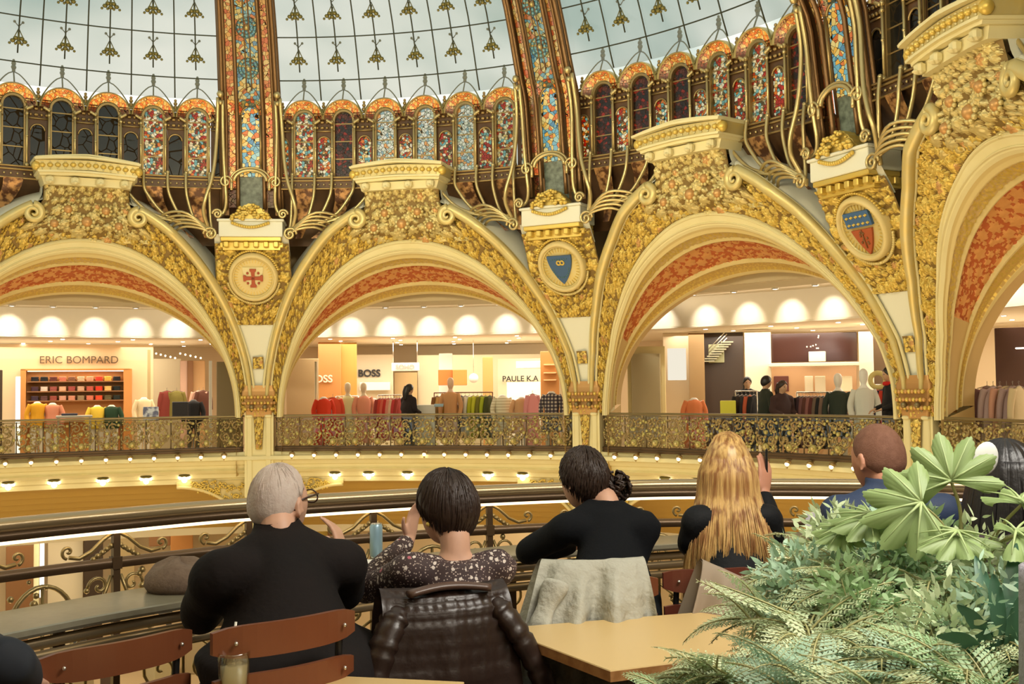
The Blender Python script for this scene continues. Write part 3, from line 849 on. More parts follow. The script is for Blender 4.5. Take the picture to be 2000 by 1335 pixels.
        for (ca, cz, R_) in ((3.75, 4.97, .085), (4.55, 4.58, .12)):
            vol = []
            for i in range(30):
                q = i/29; th = q*3.4*PI; rr_ = R_*(1-q)+.012
                vol.append(W(ca*s, 9.50, cz) + tang(0)*s*(rr_*math.cos(th)) + Vector((0, 0, rr_*math.sin(th))))
            m.tube(vol, .024, 7)
    obj('stem', m, [iron_lt], root)
    # fan of tubes to the windows left and right
    for s in (-1, 1):
        m = MB()
        tg = []
        for i, w in enumerate(WA[:3]):
            for d in (-1.3, 1.3): tg.append(w + d)
        for i, ta in enumerate(tg):
            if ta > 17.2: continue
            fa = 4.3 + .16*i; fz = 4.62 + .03*i
            c = [(fa, 9.56, fz), (fa + (ta-fa)*.34, 9.60, fz+.07), (fa+(ta-fa)*.70, 9.62, fz+.26), (fa+(ta-fa)*.93, 9.62, fz+.60), (ta, 9.62, 5.5), (ta, 9.66, 5.80)]
            m.tube(smooth([W(a*s, r, z) for a, r, z in c], 22), .030, 7)
            m.ball(W(ta*s, 9.66, 5.78), .04, 8)
        # wing of low curved tubes resting on the cove
        for i in range(5):
            c = [(4.2, 9.6, 4.52+.02*i), (5.2+.5*i, 9.50-.02*i, 4.66+.075*i), (7.4+.55*i, 9.56, 4.72+.06*i), (8.6+.5*i, 9.72, 4.62+.045*i), (8.4+.5*i, 9.66, 4.52+.05*i)]
            m.tube(smooth([W(a*s, r, z) for a, r, z in c], 18), .026, 7)
        obj('branch_tubes', m, [iron_lt], root)
    return root
def smooth(pts, n):
    """Catmull-Rom through the points"""
    P_ = [pts[0]] + list(pts) + [pts[-1]]; out = []; k = len(pts)-1
    for i in range(n):
        x = i/(n-1)*k; j = min(k-1, int(x)); t = x-j
        a, b, c, d = P_[j], P_[j+1], P_[j+2], P_[j+3]
        out.append(.5*((2*b) + (c-a)*t + (2*a-5*b+4*c-d)*t*t + (3*b-a-3*c+d)*t**3))
    return out
def bayrz(a): return -(PHI0+math.radians(a))

ribL = {0: 'stained glass dome rib standing highest on the left, above the red cross medallion', 1: 'leaning stained glass dome rib above the blue shield medallion', 2: 'dark stained glass dome rib on the right above the blue and red shield', 3: 'dome rib cut by the top right corner of the picture'}
rib0 = build_rib(); rib0['label'] = ribL[0]; rib0['group'] = 'ribs of the glass dome'
for k in (1, 2, 3): copy_tree(rib0, W(36*k, 9.9, 4.9), bayrz(36*k), ribL[k])
arL = {-1: 'gilded arch cut by the left edge, over the knitwear shop', 0: 'gilded arch in the middle, over the pink and red clothes racks', 1: 'gilded arch right of the middle, over the dark clothes and white mannequins', 2: 'near gilded arch with dark red soffit at the right edge'}
ar0 = build_bay(); ar0['label'] = arL[0]; ar0['group'] = 'gilded arches of the rotunda'
for k in (-1, 1, 2): copy_tree(ar0, W(18+36*k, 11.0, 0), bayrz(18+36*k), arL[k])
piL = {0: 'cream and gold pillar under the red cross medallion', 1: 'cream and gold pillar under the blue shield medallion', 2: 'cream and gold pillar at the right, under the blue and red shield'}
pi0 = build_pillar(); pi0['label'] = piL[0]; pi0['group'] = 'pillars between the arches'
for k in (1, 2): copy_tree(pi0, W(36*k, 11.0, -.35), bayrz(36*k), piL[k])
build_medallion('cross', 0, 'round cream medallion with a red cross, on the left pillar')
build_medallion('blue', 1, 'oval gold medallion with a dark blue shield, on the middle pillar')
build_medallion('paris', 2, 'oval medallion with a shield half blue and half red, on the right pillar')

# ------------------------------------------------------------------ balcony edge, balustrades, lamps
def build_balustrade():
    root = thing('balustrade', 'x', 'balustrade', W(18, 11.0, .3), bayrz(18))
    A0, A1 = 1.7, 34.3; rr = 11.02
    def bow(a): return rr - .22*math.sin(PI*(a-A0)/(A1-A0))**.8 if A0 < a < A1 else rr
    al = np.linspace(A0, A1, 80)
    m = MB(); m.tube([W(a, bow(a), 1.03) for a in al], .022, 8); m.tube([W(a, bow(a), .985) for a in al], .009, 6)
    for e, s in ((A0, 1), (A1, -1)):
        pts = [W(e - s*.1, rr, 1.03), W(e - s*.5, rr-.05, 1.06), W(e - s*.9, rr-.12, 1.12), W(e - s*1.0, rr-.2, 1.2)]; m.tube(smooth(pts, 10), .025, 8)
        m.ball(W(e - s*1.0, rr-.22, 1.22), .05, 8)
    obj('handrail', m, [mat('handrail_bronze', (.25, .20, .10, 1), .35, .6)], root)
    m = MB()
    for z in (.33, .38): m.tube([W(a, bow(a), z) for a in al], .03, 8, mi=0)
    def P(u, v): a = A0+(A1-A0)*u; return W(a, bow(a)-.02, .30+.07*v)
    m.grid(P, 60, 1)
    obj('bottom_rail', m, [mat('rail_brown', (.10, .06, .03, 1), .4, .4)], root)
    m = MB(); rg = random.Random(5); n = 13; w = (A1-A0)/n
    for i in range(n):
        ac = A0 + w*(i+.5); s = .205
        def L(x, z, d=0): a = ac + math.degrees(x/10.9); return W(a, bow(a)-d, z)
        # uprights, big scrolls, leaf bosses
        m.tube([L(-.215, .38), L(-.215, 1.0)], .012, 5)
        for sx in (-1, 1):
            for (cx, cz, R_, turn, dirn) in ((.10, .84, .085, 2.6, 1), (.11, .62, .10, 2.8, -1), (.05, .47, .06, 2.2, 1)):
                pts = []
                for q in range(15):
                    f = q/14; th = dirn*(f*turn*PI) + .6; r_ = R_*(1-f)+.01; pts.append(L(sx*(cx + r_*math.cos(th)), cz + r_*math.sin(th), .015))
                m.tube(pts, .015, 5, mi=1)
            m.tube([L(sx*.02, .40), L(sx*.16, .55), L(sx*.20, .72), L(sx*.08, .95)], .009, 5, mi=1)
            for _ in range(38):
                x, z = rg.uniform(.01, .21)*sx, rg.uniform(.42, .98); m.ball(L(x, z, .02), rg.uniform(.012, .028), 6, mi=rg.choice((1, 1, 2)), sc=(1.2, .6, 1))
        m.ball(L(0, .50, .04), .062, 10, mi=2, sc=(1, .6, 1)); m.ball(L(0, .50, .075), .03, 8, mi=3)
        m.ball(L(0, .74, .03), .04, 8, mi=2); m.ball(L(0, .92, .03), .03, 8, mi=1)
        m.ball(L(.215, .90, .02), .03, 8, mi=2); m.ball(L(.215, .66, .02), .035, 8, mi=2)
    obj('ironwork', m, [mat('ironwork_brown', (.13, .09, .04, 1), .4, .5), mat('ironwork_gilt', (.34, .25, .11, 1), .42, .5), mat('rosette_green_gold', (.50, .44, .16, 1), .42, .4), gold_lt], root)
    m = MB()
    def P(u, v): a = A0+(A1-A0)*u; return W(a, bow(a)+.05, .38+.62*v)
    m.grid(P, 60, 1)
    obj('glass_panel', m, [glass('guard_glass', (.62, .62, .52, 1), .09, .08)], root)
    return root
baL = {-1: 'gilded balustrade in front of the knitwear shop, at the left edge', 0: 'gilded balustrade under the middle arch, in front of the pink and red clothes', 1: 'gilded balustrade in front of the dark clothes and white mannequins', 2: 'gilded balustrade under the near arch at the right edge'}
ba0 = build_balustrade(); ba0['label'] = baL[0]; ba0['group'] = 'gilded balustrades of the far balcony'
for k in (-1, 1, 2): copy_tree(ba0, W(18+36*k, 11.0, .3), bayrz(18+36*k), baL[k])

def ring(profile, a0, a1, n, mb, mi=0, mifn=None):
    nv = len(profile)-1
    P = [[W(a0+(a1-a0)*i/n, r, z) for r, z in profile] for i in range(n+1)]
    mb.grid(P, n, nv, mif=(lambda i, j: mifn(j)) if mifn else None, mi=mi, smooth=False)
m = MB()
ring([(12.5, .0), (11.2, .0), (11.12, .30), (11.0, .30), (10.98, .24), (10.90, .21), (10.88, .14), (10.97, .11), (11.02, .04), (11.08, .02), (11.10, -.05), (11.05, -.08), (11.12, -.13), (11.25, -.16), (11.28, -.24), (11.36, -.27), (11.40, -.36)], -45, 122, 160, m)
o = obj('trim_balcony', m, [cream]); o['kind'] = 'structure'
m = MB()
pr = [(11.40, -.36)]
for i in range(9):
    q = i/8; pr += [(11.6+1.5*q, -.42-1.05*q), (11.68+1.5*q, -.43-1.05*q)]
ring(pr, -45, 122, 160, m, mifn=lambda j: 1 if j % 2 == 0 else 0)
o = obj('trim_lower_cove', m, [ochre, mat('ochre_line', (.50, .31, .07, 1), .5)]); o['kind'] = 'structure'
# lower spandrels with gilded vine beside each pier
for k in (0, 1, 2):
    root = thing('lower_spandrel', ['cream and gold spandrel below the balcony at the left pillar', 'cream and gold spandrel below the balcony at the middle pillar', 'cream and gold spandrel below the balcony at the right pillar'][k], 'spandrel', W(36*k, 11.3, -1.6), bayrz(36*k), 'spandrels below the balcony')
    if k == 0:
        m = MB(); m2 = MB(); rg = random.Random(4)
        for s in (-1, 1):
            def zb(a): q = max(0, (8.6-a)/7.1); return -.42 - 1.15*(1-math.sqrt(max(0, 1-q*q*.98)))
            def P(u, v): a = 1.5+7.1*u; z0 = -.30; return W(a*s, 11.36, z0+(zb(a)-z0)*v)
            m.grid(P, 30, 3)
            m.tube([W((1.5+7.1*i/30)*s, 11.33, zb(1.5+7.1*i/30)) for i in range(31)], .035, 8)
            for i in range(26):
                a = 1.9+ (i/25)*4.9; z = -.34 - rg.uniform(0, .9)*(zb(a)+.3)*-1*.0 - rg.uniform(.02, .9)*abs(zb(a)+.34)
                R_ = rg.uniform(.04, .08); c = W(a*s, 11.32, z)
                m2.tube([c + tang(a*s)*(R_*(1-q/14))*math.cos(q*.5) + Vector((0, 0, R_*(1-q/14)*math.sin(q*.5))) for q in range(14)], .013, 5)
                for j in range(3): m2.ball(c + tang(a*s)*rg.uniform(-.09, .09) + Vector((0, 0, rg.uniform(-.07, .07))), .025, 6)
        parts = [obj('plaster', m, [cream_yel], root).data, obj('vine', m2, [gold], root).data]
    else:
        for nme, me in zip(('plaster', 'vine'), parts):
            c = bpy.data.objects.new(nme, me); COL.objects.link(c); c.parent = root

bulbm = glow('lamp_bulb', (1, .80, .45, 1), 9)
bulbw = glow('lamp_globe', (1, .86, .62, 1), 10)
def build_bulb():
    r = thing('balcony_lamp', 'x', 'lamp', W(18, 10.86, .24), bayrz(18))
    m = MB(); m.ball(W(18, 10.86, .225), .036, 10); obj('bulb', m, [bulbm], r)
    m = MB(); m.lathe([(.02, .07), (.05, .06), (.062, .03), (.05, .01), (.03, .0)], W(18, 10.89, .225), 12)
    m.tube([W(18, 10.90, .26), W(18, 10.98, .30)], .02, 6); m.ball(W(18, 10.86, .17), .02, 6)
    obj('socket', m, [iron], r); return r
nb = [0]
bl0 = build_bulb(); bl0['group'] = 'bulbs along the balcony edge'
bl0['label'] = 'small round bulb in a bronze socket on the balcony edge below the gilded balustrade'
for k in (-1, 0, 1, 2):
    for i in range(13):
        a = 3.6 + 2.4*i + 36*k
        if k == 0 and i == 6: 
            bl0.location = W(a, 10.86, .24); bl0.rotation_euler.z = bayrz(a); continue
        if a < -27 or a > 86: continue
        copy_tree(bl0, W(a, 10.86 - .10, .24), bayrz(a))
def build_cluster():
    r = thing('ceiling_lamp', 'x', 'lamp', W(18, 11.25, -.2), bayrz(18))
    m = MB(); m.lathe([(.015, 0), (.05, -.02), (.10, -.03), (.115, -.055), (.08, -.07)], W(18, 11.25, -.13), 14); m.tube([W(18, 11.25, -.13), W(18, 11.28, -.02)], .02, 6); obj('canopy', m, [leafbz], r)
    m = MB(); c = W(18, 11.25, -.235); m.ball(c - Vector((0, 0, .03)), .055, 12)
    for s in (-1, 1): m.ball(c + tang(18)*s*.085 + Vector((0, 0, .02)), .036, 10)
    m.ball(c + inw(18)*.07 + Vector((0, 0, .02)), .034, 10)
    obj('globe', m, [bulbw], r); return r
cl0 = build_cluster(); cl0['group'] = 'lamp clusters under the balcony'; cl0['label'] = 'cluster of glowing globes hanging under the far balcony'
first = True
for k in (-1, 0, 1, 2):
    for a in (7.8, 11.4, 15.6, 20.2, 24.4, 28.2):
        A = a + 36*k
        if A < -27 or A > 86: continue
        if first: cl0.location = W(A, 11.25, -.2); cl0.rotation_euler.z = bayrz(A); first = False
        else: copy_tree(cl0, W(A, 11.25, -.2), bayrz(A))
# ------------------------------------------------------------------ shop floor behind the arches
shop_wall = mat('shop_wall', (.78, .62, .40, 1), .6, noise=(.7, (.72, .55, .33, 1), .3))
shop_lite = mat('shop_wall_light', (.82, .72, .52, 1), .6)
shop_ceil = mat('shop_ceiling', (.80, .70, .52, 1), .7)
wood_or = mat('orange_wood', (.62, .27, .07, 1), .5, noise=(2, (.55, .24, .07, 1), .3))
wood_br = mat('brown_wood', (.28, .13, .05, 1), .5)
beige = mat('beige_panel', (.48, .36, .18, 1), .6)
darkp = mat('dark_panel', (.05, .03, .02, 1), .35)
whitep = mat('white_panel', (.88, .86, .80, 1), .5)
floor_m = mat('shop_floor', (.55, .42, .28, 1), .25)
def struct(name, mb, m):
    o = obj(name, mb, m); o['kind'] = 'structure'; return o
m = MB(); ring([(11.2, 0), (24, 0)], -50, 125, 60, m); struct('floor', m, [floor_m])
m = MB()
# shallow ledge over the arches' backs, uplit fascia, then the low shop ceiling
ring([(11.5, 3.62), (12.6, 3.62), (12.62, 3.50), (12.70, 3.50)], -50, 125, 60, m)
ring([(12.70, 3.50), (12.75, 3.40), (13.5, 3.40)], -50, 125, 60, m)
ring([(13.5, 3.40), (13.5, 2.80), (13.42, 2.79), (13.42, 2.76), (13.6, 2.76), (24, 2.86)], -50, 125, 60, m)
struct('ceiling', m, [shop_ceil])
m = MB(); ring([(20.6, 0), (20.6, 2.9)], -50, 125, 60, m); struct('wall_shops', m, [shop_wall])
m = MB()    # blank ring above the shops and behind the gallery
ring([(11.6, 3.4), (11.6, 4.9), (10.5, 5.0), (10.35, 5.45)], -50, 125, 80, m); struct('wall_upper', m, [mat('upper_plaster', (.55, .45, .28, 1), .6)])
# side of the hall behind and beside the viewer
m = MB()
ring([(11.3, 3.3), (11.3, 5.2), (9.9, 5.6), (9.75, 6.9)], 122, 315, 90, m)
struct('wall_rear', m, [cream])
# lower storeys
m = MB()
ring([(13.1, -1.46), (13.1, -1.62), (17.0, -1.62)], -50, 125, 60, m); struct('ceiling', m, [shop_lite])
m = MB(); ring([(17.0, -1.6), (17.0, -5.2), (8.5, -5.2)], -50, 125, 80, m); struct('wall_lower_shops', m, [shop_wall])
m = MB(); m.lathe([(16.9, -9), (16.9, -8.99), (0.01, -8.98)], n=64, caps=False); struct('floor', m, [floor_m])
m = MB(); ring([(11.2, -.3), (11.2, -9)], 122, 315, 60, m); struct('wall_near_lower', m, [cream])

# fascia spotlights
spotm = glow('downlight', (1, .93, .80, 1), 14)
sp0 = None
def spot(name, loc, to, power, size, blend=.6, col=(1, .9, .75), r=.03):
    l = bpy.data.lights.new(name, 'SPOT'); l.energy = power; l.spot_size = size; l.spot_blend = blend; l.color = col; l.shadow_soft_size = r
    o = bpy.data.objects.new(name, l); COL.objects.link(o); o.location = loc
    o.rotation_euler = (Vector(to) - Vector(loc)).to_track_quat('-Z', 'Y').to_euler(); return o
def area(name, loc, to, power, sx, sy=None, col=(1, .85, .6), shape='RECTANGLE'):
    l = bpy.data.lights.new(name, 'AREA'); l.energy = power; l.shape = shape; l.size = sx; l.size_y = sy or sx; l.color = col
    o = bpy.data.objects.new(name, l); COL.objects.link(o); o.location = loc
    o.rotation_euler = (Vector(to) - Vector(loc)).to_track_quat('-Z', 'Y').to_euler(); return o
sL = None
fas = [on_cyl(x, 640, 13.4) for x in (18, 100, 185, 265, 345)] + [on_cyl(x, 640, 13.4) for x in (620, 685, 762, 838, 912, 987, 1062)] + [on_cyl(x, y, 13.4) for x, y in ((1290, 615), (1376, 608), (1458, 603), (1541, 598), (1622, 592), (1975, 600))]
for p in fas:
    a = az_of(p)
    if sL is None:
        sL = spot('wall_washer', W(a, 12.85, 3.36), W(a, 13.5, 2.9), 62, math.radians(58), .9, (1, .95, .85)); s = sL
        r = thing('downlight', 'small recessed ceiling spotlight washing the pale band above the shops', 'light', W(a, 12.9, 3.38), bayrz(a), 'spotlights along the pale band above the shops')
        mm = MB(); mm.lathe([(.001, 0), (.045, 0), (.05, .01)], W(a, 12.9, 3.375), 14); obj('lens', mm, [spotm], r)
        mm = MB(); mm.lathe([(.05, .0), (.07, -.005), (.07, .03)], W(a, 12.9, 3.375), 14); obj('rim', mm, [whitep], r); sp0 = r
    else:
        s = sL.copy(); COL.objects.link(s); s.location = W(a, 12.85, 3.36); s.rotation_euler = (W(a, 13.5, 2.86) - W(a, 12.85, 3.36)).to_track_quat('-Z', 'Y').to_euler()
        copy_tree(sp0, W(a, 12.9, 3.38), bayrz(a))
# downlights in the low ceiling
d0 = None
for k in (-1, 0, 1, 2):
    for r_ in (14.3, 15.6, 17.2, 19.0):
        for a in np.arange(4, 34, 36/ (r_*.42)):
            A = a + 36*k + (r_*3.3) % 2
            if A < -28 or A > 90: continue
            z = 2.757 + (r_-13.6)*.0096
            if d0 is None:
                d0 = thing('ceiling_downlight', 'tiny round downlight in the low shop ceiling behind the arches', 'light', W(A, r_, z), bayrz(A), 'downlights of the low shop ceiling')
                mm = MB(); mm.lathe([(.001, -.012), (.04, -.012), (.045, -.004)], W(A, r_, z), 10); obj('lens', mm, [spotm], d0)
                mm = MB(); mm.lathe([(.045, -.004), (.06, -.006), (.06, .0)], W(A, r_, z), 10); obj('rim', mm, [whitep], d0)
            else: copy_tree(d0, W(A, r_, z), bayrz(A))
for A in (-22, -8, 8, 22, 44, 58, 80, 94):
    cold = (1, .84, .62) if A < 3 else (1, .90, .74)
    area('shop_light', W(A, 15.6, 2.70), W(A, 15.6, 0), 170 if A > 0 else 120, 3.2, 3.2, cold)
for A in (-18, 18, 54, 90):
    area('fascia_fill', W(A, 12.85, 3.34), W(A, 13.5, 3.0), 10, 6.5, .15, (1, .88, .70))  # unseen strip lamp added to brighten the fascia
    area('back_shop_light', W(A, 18.6, 2.72), W(A, 20.2, 0.6), 70, 5, 1.2, (1, .86, .62))
    area('ceiling_fill', W(A, 16.5, 2.25), W(A, 16.3, 3.2), 38, 6, 3.5, (1, .86, .62))  # unseen uplight added to brighten the shop ceiling
    area('lower_shop_light', W(A, 14.8, -1.68), W(A, 14.8, -6), 75, 4.5, 2.6, (1, .82, .55))
# great hall: warm light rising from the ground floor halls, floods on the near gallery
area('ground_floor_glow', (0, 0, -8.8), (0, 0, 0), 1300, 14, 14, (1, .74, .40), 'DISK')
for (x, y, z, p) in ((-6.5, -5.2, 6.2, 190), (-1.0, -8.4, 6.4, 190), (4.6, -7.2, 6.2, 150)):
    t = Vector((x*.1+1.5, 9, 3.2)); area('unseen_flood', (x, y, z), t, p*1.15, 1.2, 1.2, (1, .82, .50))
for A in (0, 36, 72): area('unseen_flood', W(A+6, 4.5, 5.2), W(A, 9.8, 6.4), 70, .8, .8, (1, .84, .52))  # unseen lamps in mid-hall, added to brighten the window gallery
# terrace where the viewer stands
m = MB(); m.add([(-6, -24, 3.25), (9, -24, 3.25), (9, -9.6, 3.25), (-6, -9.6, 3.25)], [(0, 1, 2, 3)], 0, False); struct('ceiling', m, [shop_lite])
m = MB(); m.add([(-6, -24, 0), (9, -24, 0), (9, -24, 3.3), (-6, -24, 3.3)], [(0, 1, 2, 3)], 0, False); struct('wall_back', m, [shop_wall])
m = MB(); m.add([(-6, -24, 0), (-6, -9.6, 0), (-6, -9.6, 3.3), (-6, -24, 3.3)], [(0, 1, 2, 3)], 0, False); m.add([(9, -24, 0), (9, -9.6, 0), (9, -9.6, 3.3), (9, -24, 3.3)], [(0, 1, 2, 3)], 0, False); struct('wall_terrace', m, [shop_wall])
area('terrace_light', (1.5, -12.6, 3.2), (1.5, -12.0, 0), 130, 4.5, 2.2, (1, .90, .72))
area('terrace_light', (2.2, -10.5, 3.2), (2.2, -10.0, 0), 120, 1.6, 1.0, (1, .95, .85))

# ------------------------------------------------------------------ daylight above the dome
w = bpy.data.worlds.new('sky'); scene.world = w; w.use_nodes = True; nt = w.node_tree
bg = nt.nodes['Background']; tc = nt.nodes.new('ShaderNodeTexCoord'); mp = nt.nodes.new('ShaderNodeMapping'); mp.inputs['Scale'].default_value = (1.0, 4.5, 1.4); mp.inputs['Rotation'].default_value = (.55, .55, .35)
n = nt.nodes.new('ShaderNodeTexNoise'); n.inputs['Scale'].default_value = 2.4; n.inputs['Detail'].default_value = 4
cr = nt.nodes.new('ShaderNodeValToRGB'); cr.color_ramp.elements[0].position = .42; cr.color_ramp.elements[1].position = .60
cr.color_ramp.elements[0].color = (.36, .45, .40, 1); cr.color_ramp.elements[1].color = (.84, .82, .74, 1)
nt.links.new(tc.outputs['Generated'], mp.inputs[0]); nt.links.new(mp.outputs[0], n.inputs['Vector']); nt.links.new(n.outputs['Fac'], cr.inputs[0]); nt.links.new(cr.outputs[0], bg.inputs[0]); bg.inputs[1].default_value = 1.5
# ------------------------------------------------------------------ camera and view
cam = bpy.data.cameras.new('camera'); co = bpy.data.objects.new('camera', cam); COL.objects.link(co)
cam.sensor_width = 36; cam.lens = FOC*36/2000; cam.clip_start = .05; cam.clip_end = 200
co.location = CAMP
Bx = _Rt; Bu = _U
c_, s_ = math.cos(ROLL), math.sin(ROLL)
right = Bx*c_ + Bu*s_    # screen x axis for this roll
upv = Bu*c_ - Bx*s_
co.matrix_world = Matrix(((right.x, upv.x, -_F.x, CAMP.x), (right.y, upv.y, -_F.y, CAMP.y), (right.z, upv.z, -_F.z, CAMP.z), (0, 0, 0, 1)))
scene.camera = co
scene.view_settings.view_transform = 'Standard'; scene.view_settings.look = 'None'; scene.view_settings.gamma = 1; scene.view_settings.use_curve_mapping = False
scene.view_settings.exposure = 0.0
scene.cycles.max_bounces = 6; scene.cycles.diffuse_bounces = 3; scene.cycles.glossy_bounces = 3; scene.cycles.transparent_max_bounces = 12; scene.cycles.sample_clamp_indirect = 4; scene.cycles.caustics_reflective = False; scene.cycles.caustics_refractive = False
# ------------------------------------------------------------------ figures: one remeshed surface per body and per garment
def eval_mesh(mb, name, voxel=.012, smooth_it=4, keep=True):
    me = bpy.data.meshes.new(name); me.from_pydata(mb.v, [], mb.f); me.update()
    o = bpy.data.objects.new('tmp_remesh', me); COL.objects.link(o)
    r = o.modifiers.new('r', 'REMESH'); r.mode = 'VOXEL'; r.voxel_size = voxel; r.use_smooth_shade = True
    if smooth_it: s = o.modifiers.new('s', 'SMOOTH'); s.iterations = smooth_it; s.factor = .5
    dg = bpy.context.evaluated_depsgraph_get(); dg.update()
    ev = o.evaluated_get(dg); out = bpy.data.meshes.new_from_object(ev)
    bpy.data.objects.remove(o); bpy.data.meshes.remove(me)
    out.name = name; out.polygons.foreach_set('use_smooth', [True]*len(out.polygons)); return out
def ell_ring(c, rx, ry, ax, ay, n=20, sq=1.0):
    return [c + ax*(rx*math.copysign(abs(math.cos(2*PI*k/n))**sq, math.cos(2*PI*k/n))) + ay*(ry*math.copysign(abs(math.sin(2*PI*k/n))**sq, math.sin(2*PI*k/n))) for k in range(n)]
def limb(mb, pts, rad, n=14, sub_=5):
    ps = smooth([Vector(p) for p in pts], (len(pts)-1)*sub_+1)
    rr = np.interp(np.linspace(0, 1, len(ps)), np.linspace(0, 1, len(rad)), rad); mb.tube(ps, list(rr), n)
class Pose: pass
def torso(mb, spine, secs, ax, ay, n=24, sq=.85):
    """spine points (interpolated) with half widths and half depths"""
    rings = []
    N_ = 26; sp = smooth(spine, N_); W_ = np.interp(np.linspace(0, 1, N_), np.linspace(0, 1, len(secs)), [s[0] for s in secs]); D_ = np.interp(np.linspace(0, 1, N_), np.linspace(0, 1, len(secs)), [s[1] for s in secs])
    for i in range(N_): rings.append(ell_ring(sp[i], W_[i], D_[i], ax, ay, n, sq))
    mb.loft(rings)
def hand(mb, wrist, d, palmn, side, curl=.5, s=1.0):
    """palm and five fingers; d: pointing direction, palmn: palm normal, side: +1 thumb on d x palmn side"""
    d = Vector(d).normalized(); nrm = Vector(palmn); nrm = (nrm - d*nrm.dot(d)).normalized(); w = d.cross(nrm)*side
    rings = []
    for t, hw_, hd in ((-.01, .026, .020), (.03, .036, .017), (.07, .042, .014), (.095, .040, .012)):
        rings.append(ell_ring(Vector(wrist)+d*t*s, hw_*s, hd*s, w, nrm, 12))
    mb.loft(rings)
    for i, (off_, ln) in enumerate(((.030, .070), (.010, .080), (-.011, .074), (-.030, .058))):
        p = Vector(wrist) + d*.085*s + w*off_*s; dd = d.copy(); pts = [p]
        for j in range(4):
            dd = (dd + nrm*curl*(.35+.12*i*.5)).normalized(); p = p + dd*ln*s/3.4; pts.append(p)
        mb.tube(pts, [.0095*s, .009*s, .0085*s, .0078*s, .006*s], 8)
    p = Vector(wrist) + d*.02*s + w*.028*s; dd = (d*.6 + w*.8).normalized(); pts = [p]
    for j in range(3): p = p + dd*.028*s; pts.append(p); dd = (dd + d*.35 + nrm*curl*.3).normalized()
    mb.tube(pts, [.014*s, .012*s, .0105*s, .008*s], 8)
def head_mesh(mb, T, s=1.0):
    """skull with brow, nose, lips, chin and ears; T places the head centre, +Y is the face"""
    n, m_ = 32, 26; rings = []
    for i in range(m_+1):
        v = PI*min(max(i/m_, .02), .98); row = []
        for k in range(n):
            u = 2*PI*k/n; x, y, z = math.sin(v)*math.cos(u), math.sin(v)*math.sin(u), -math.cos(v)
            X, Y, Z = x*.075, y*.096, z*.115
            if z < -.1:
                q = (-z-.1)/.9; X *= 1-.34*q; Y = Y*(1-.18*q) + .018*q
                if y < 0: Y *= 1-.35*q
            if y > .3:
                f = (y-.3)/.7
                Z0 = Z/.115
                if abs(x) < .25:
                    g = (1-abs(x)/.25)
                    Y += .026*g*f*max(0, 1-abs(Z0+.15)/.22)            # nose
                    Y += .007*g*f*max(0, 1-abs(Z0+.50)/.10)            # lips
                    Y += .010*g*f*max(0, 1-abs(Z0+.82)/.2)
                e = math.exp(-((abs(x)-.38)**2)/.02 - (Z0-.02)**2/.008); Y -= .012*e
                Y += .006*f*math.exp(-(Z0-.18)**2/.01)
            row.append(T @ Vector((X*s, Y*s, Z*s)))
        rings.append(row)
    mb.loft(rings)
    for sx in (-1, 1):
        M = T @ Matrix.Translation((sx*.077*s, -.004*s, -.012*s)) @ Matrix.Rotation(sx*.35, 4, 'Z')
        pts = [M @ Vector((sx*.004, .016*math.cos(t*.5)*s - .004, .030*math.sin(t*.5)*s)) for t in range(-1, 9)]; mb.tube(pts, .0055*s, 6)
        mb.ball((0, 0, 0), .016*s, 8, sc=(.35, .8, 1.5), M=M)
def hair_shell(T, lim, thick, s=1.0, seed=1, wav=.004, n=96, m_=30, cut=None, mi=0):
    """hair over the skull; lim(u)-> lowest polar angle (from the crown) at azimuth u (0 = face), thick(u,v)"""
    mb = MB(); rg = np.random.default_rng(seed); ph = rg.uniform(0, 6, 8)
    def P(a, b, inner=False):
        u = 2*PI*a; v = .02 + (lim(u)-.02)*b
        st = sum(math.sin(u*f + ph[i] + 2.2*v*math.sin(ph[i]))*w for i, (f, w) in enumerate(((9, .5), (17, .4), (31, .35), (47, .3))))
        edge = min(1, (1-b)*7)
        t = 0 if inner else (thick(u, v)*edge**.5 + wav*st*min(1, b*3)*edge)
        x, y, z = math.sin(v)*math.sin(u), math.sin(v)*math.cos(u), math.cos(v)
        q = max(0, -z-.1)/.9
        kx = 1-.25*q; ky = 1-.28*q if y < 0 else 1
        return T @ Vector((x*(.077*s*kx+t), y*(.098*s*ky+t) - 0, z*(.117*s+t)))
    mb.grid(lambda a, b: P(a, b), n, m_); return mb
def strands(T, N_, lim, thick, rad=.003, wave=.004, seed=1, umin=0, fall=0.0, curl=0.0, kx=1.0):
    """locks of hair combed from the crown down over the skull"""
    m = MB(); rg = random.Random(seed)
    for i in range(N_):
        u = PI + rg.uniform(-1, 1)*(PI-umin); L_ = lim(u)*rg.uniform(.86, 1.05); v0 = rg.uniform(.05, .5*L_); ph = rg.uniform(0, 6); pts = []; t0 = thick(u)*rg.uniform(.85, 1.1)
        for k in range(9):
            q = k/8; v = v0 + (L_-v0)*q; uu = u + (u-PI)*0*q + wave*12*math.sin(q*5+ph)*.3
            x, y, z = math.sin(v)*math.sin(uu)*kx, math.sin(v)*math.cos(uu), math.cos(v); t = t0*(1-.55*q*q) + wave*math.sin(q*(6+curl)+ph)
            qq = max(0, -z-.1)/.9; pts.append(T @ Vector((x*(.077*(1-.25*qq)+t), y*(.098*(1-.2*qq)+t), z*(.117+t) - fall*q*q)))
        m.tube(pts, [rad*(1.0 if k < 6 else (8.4-k)/2.4) for k in range(9)], 4)
    return m
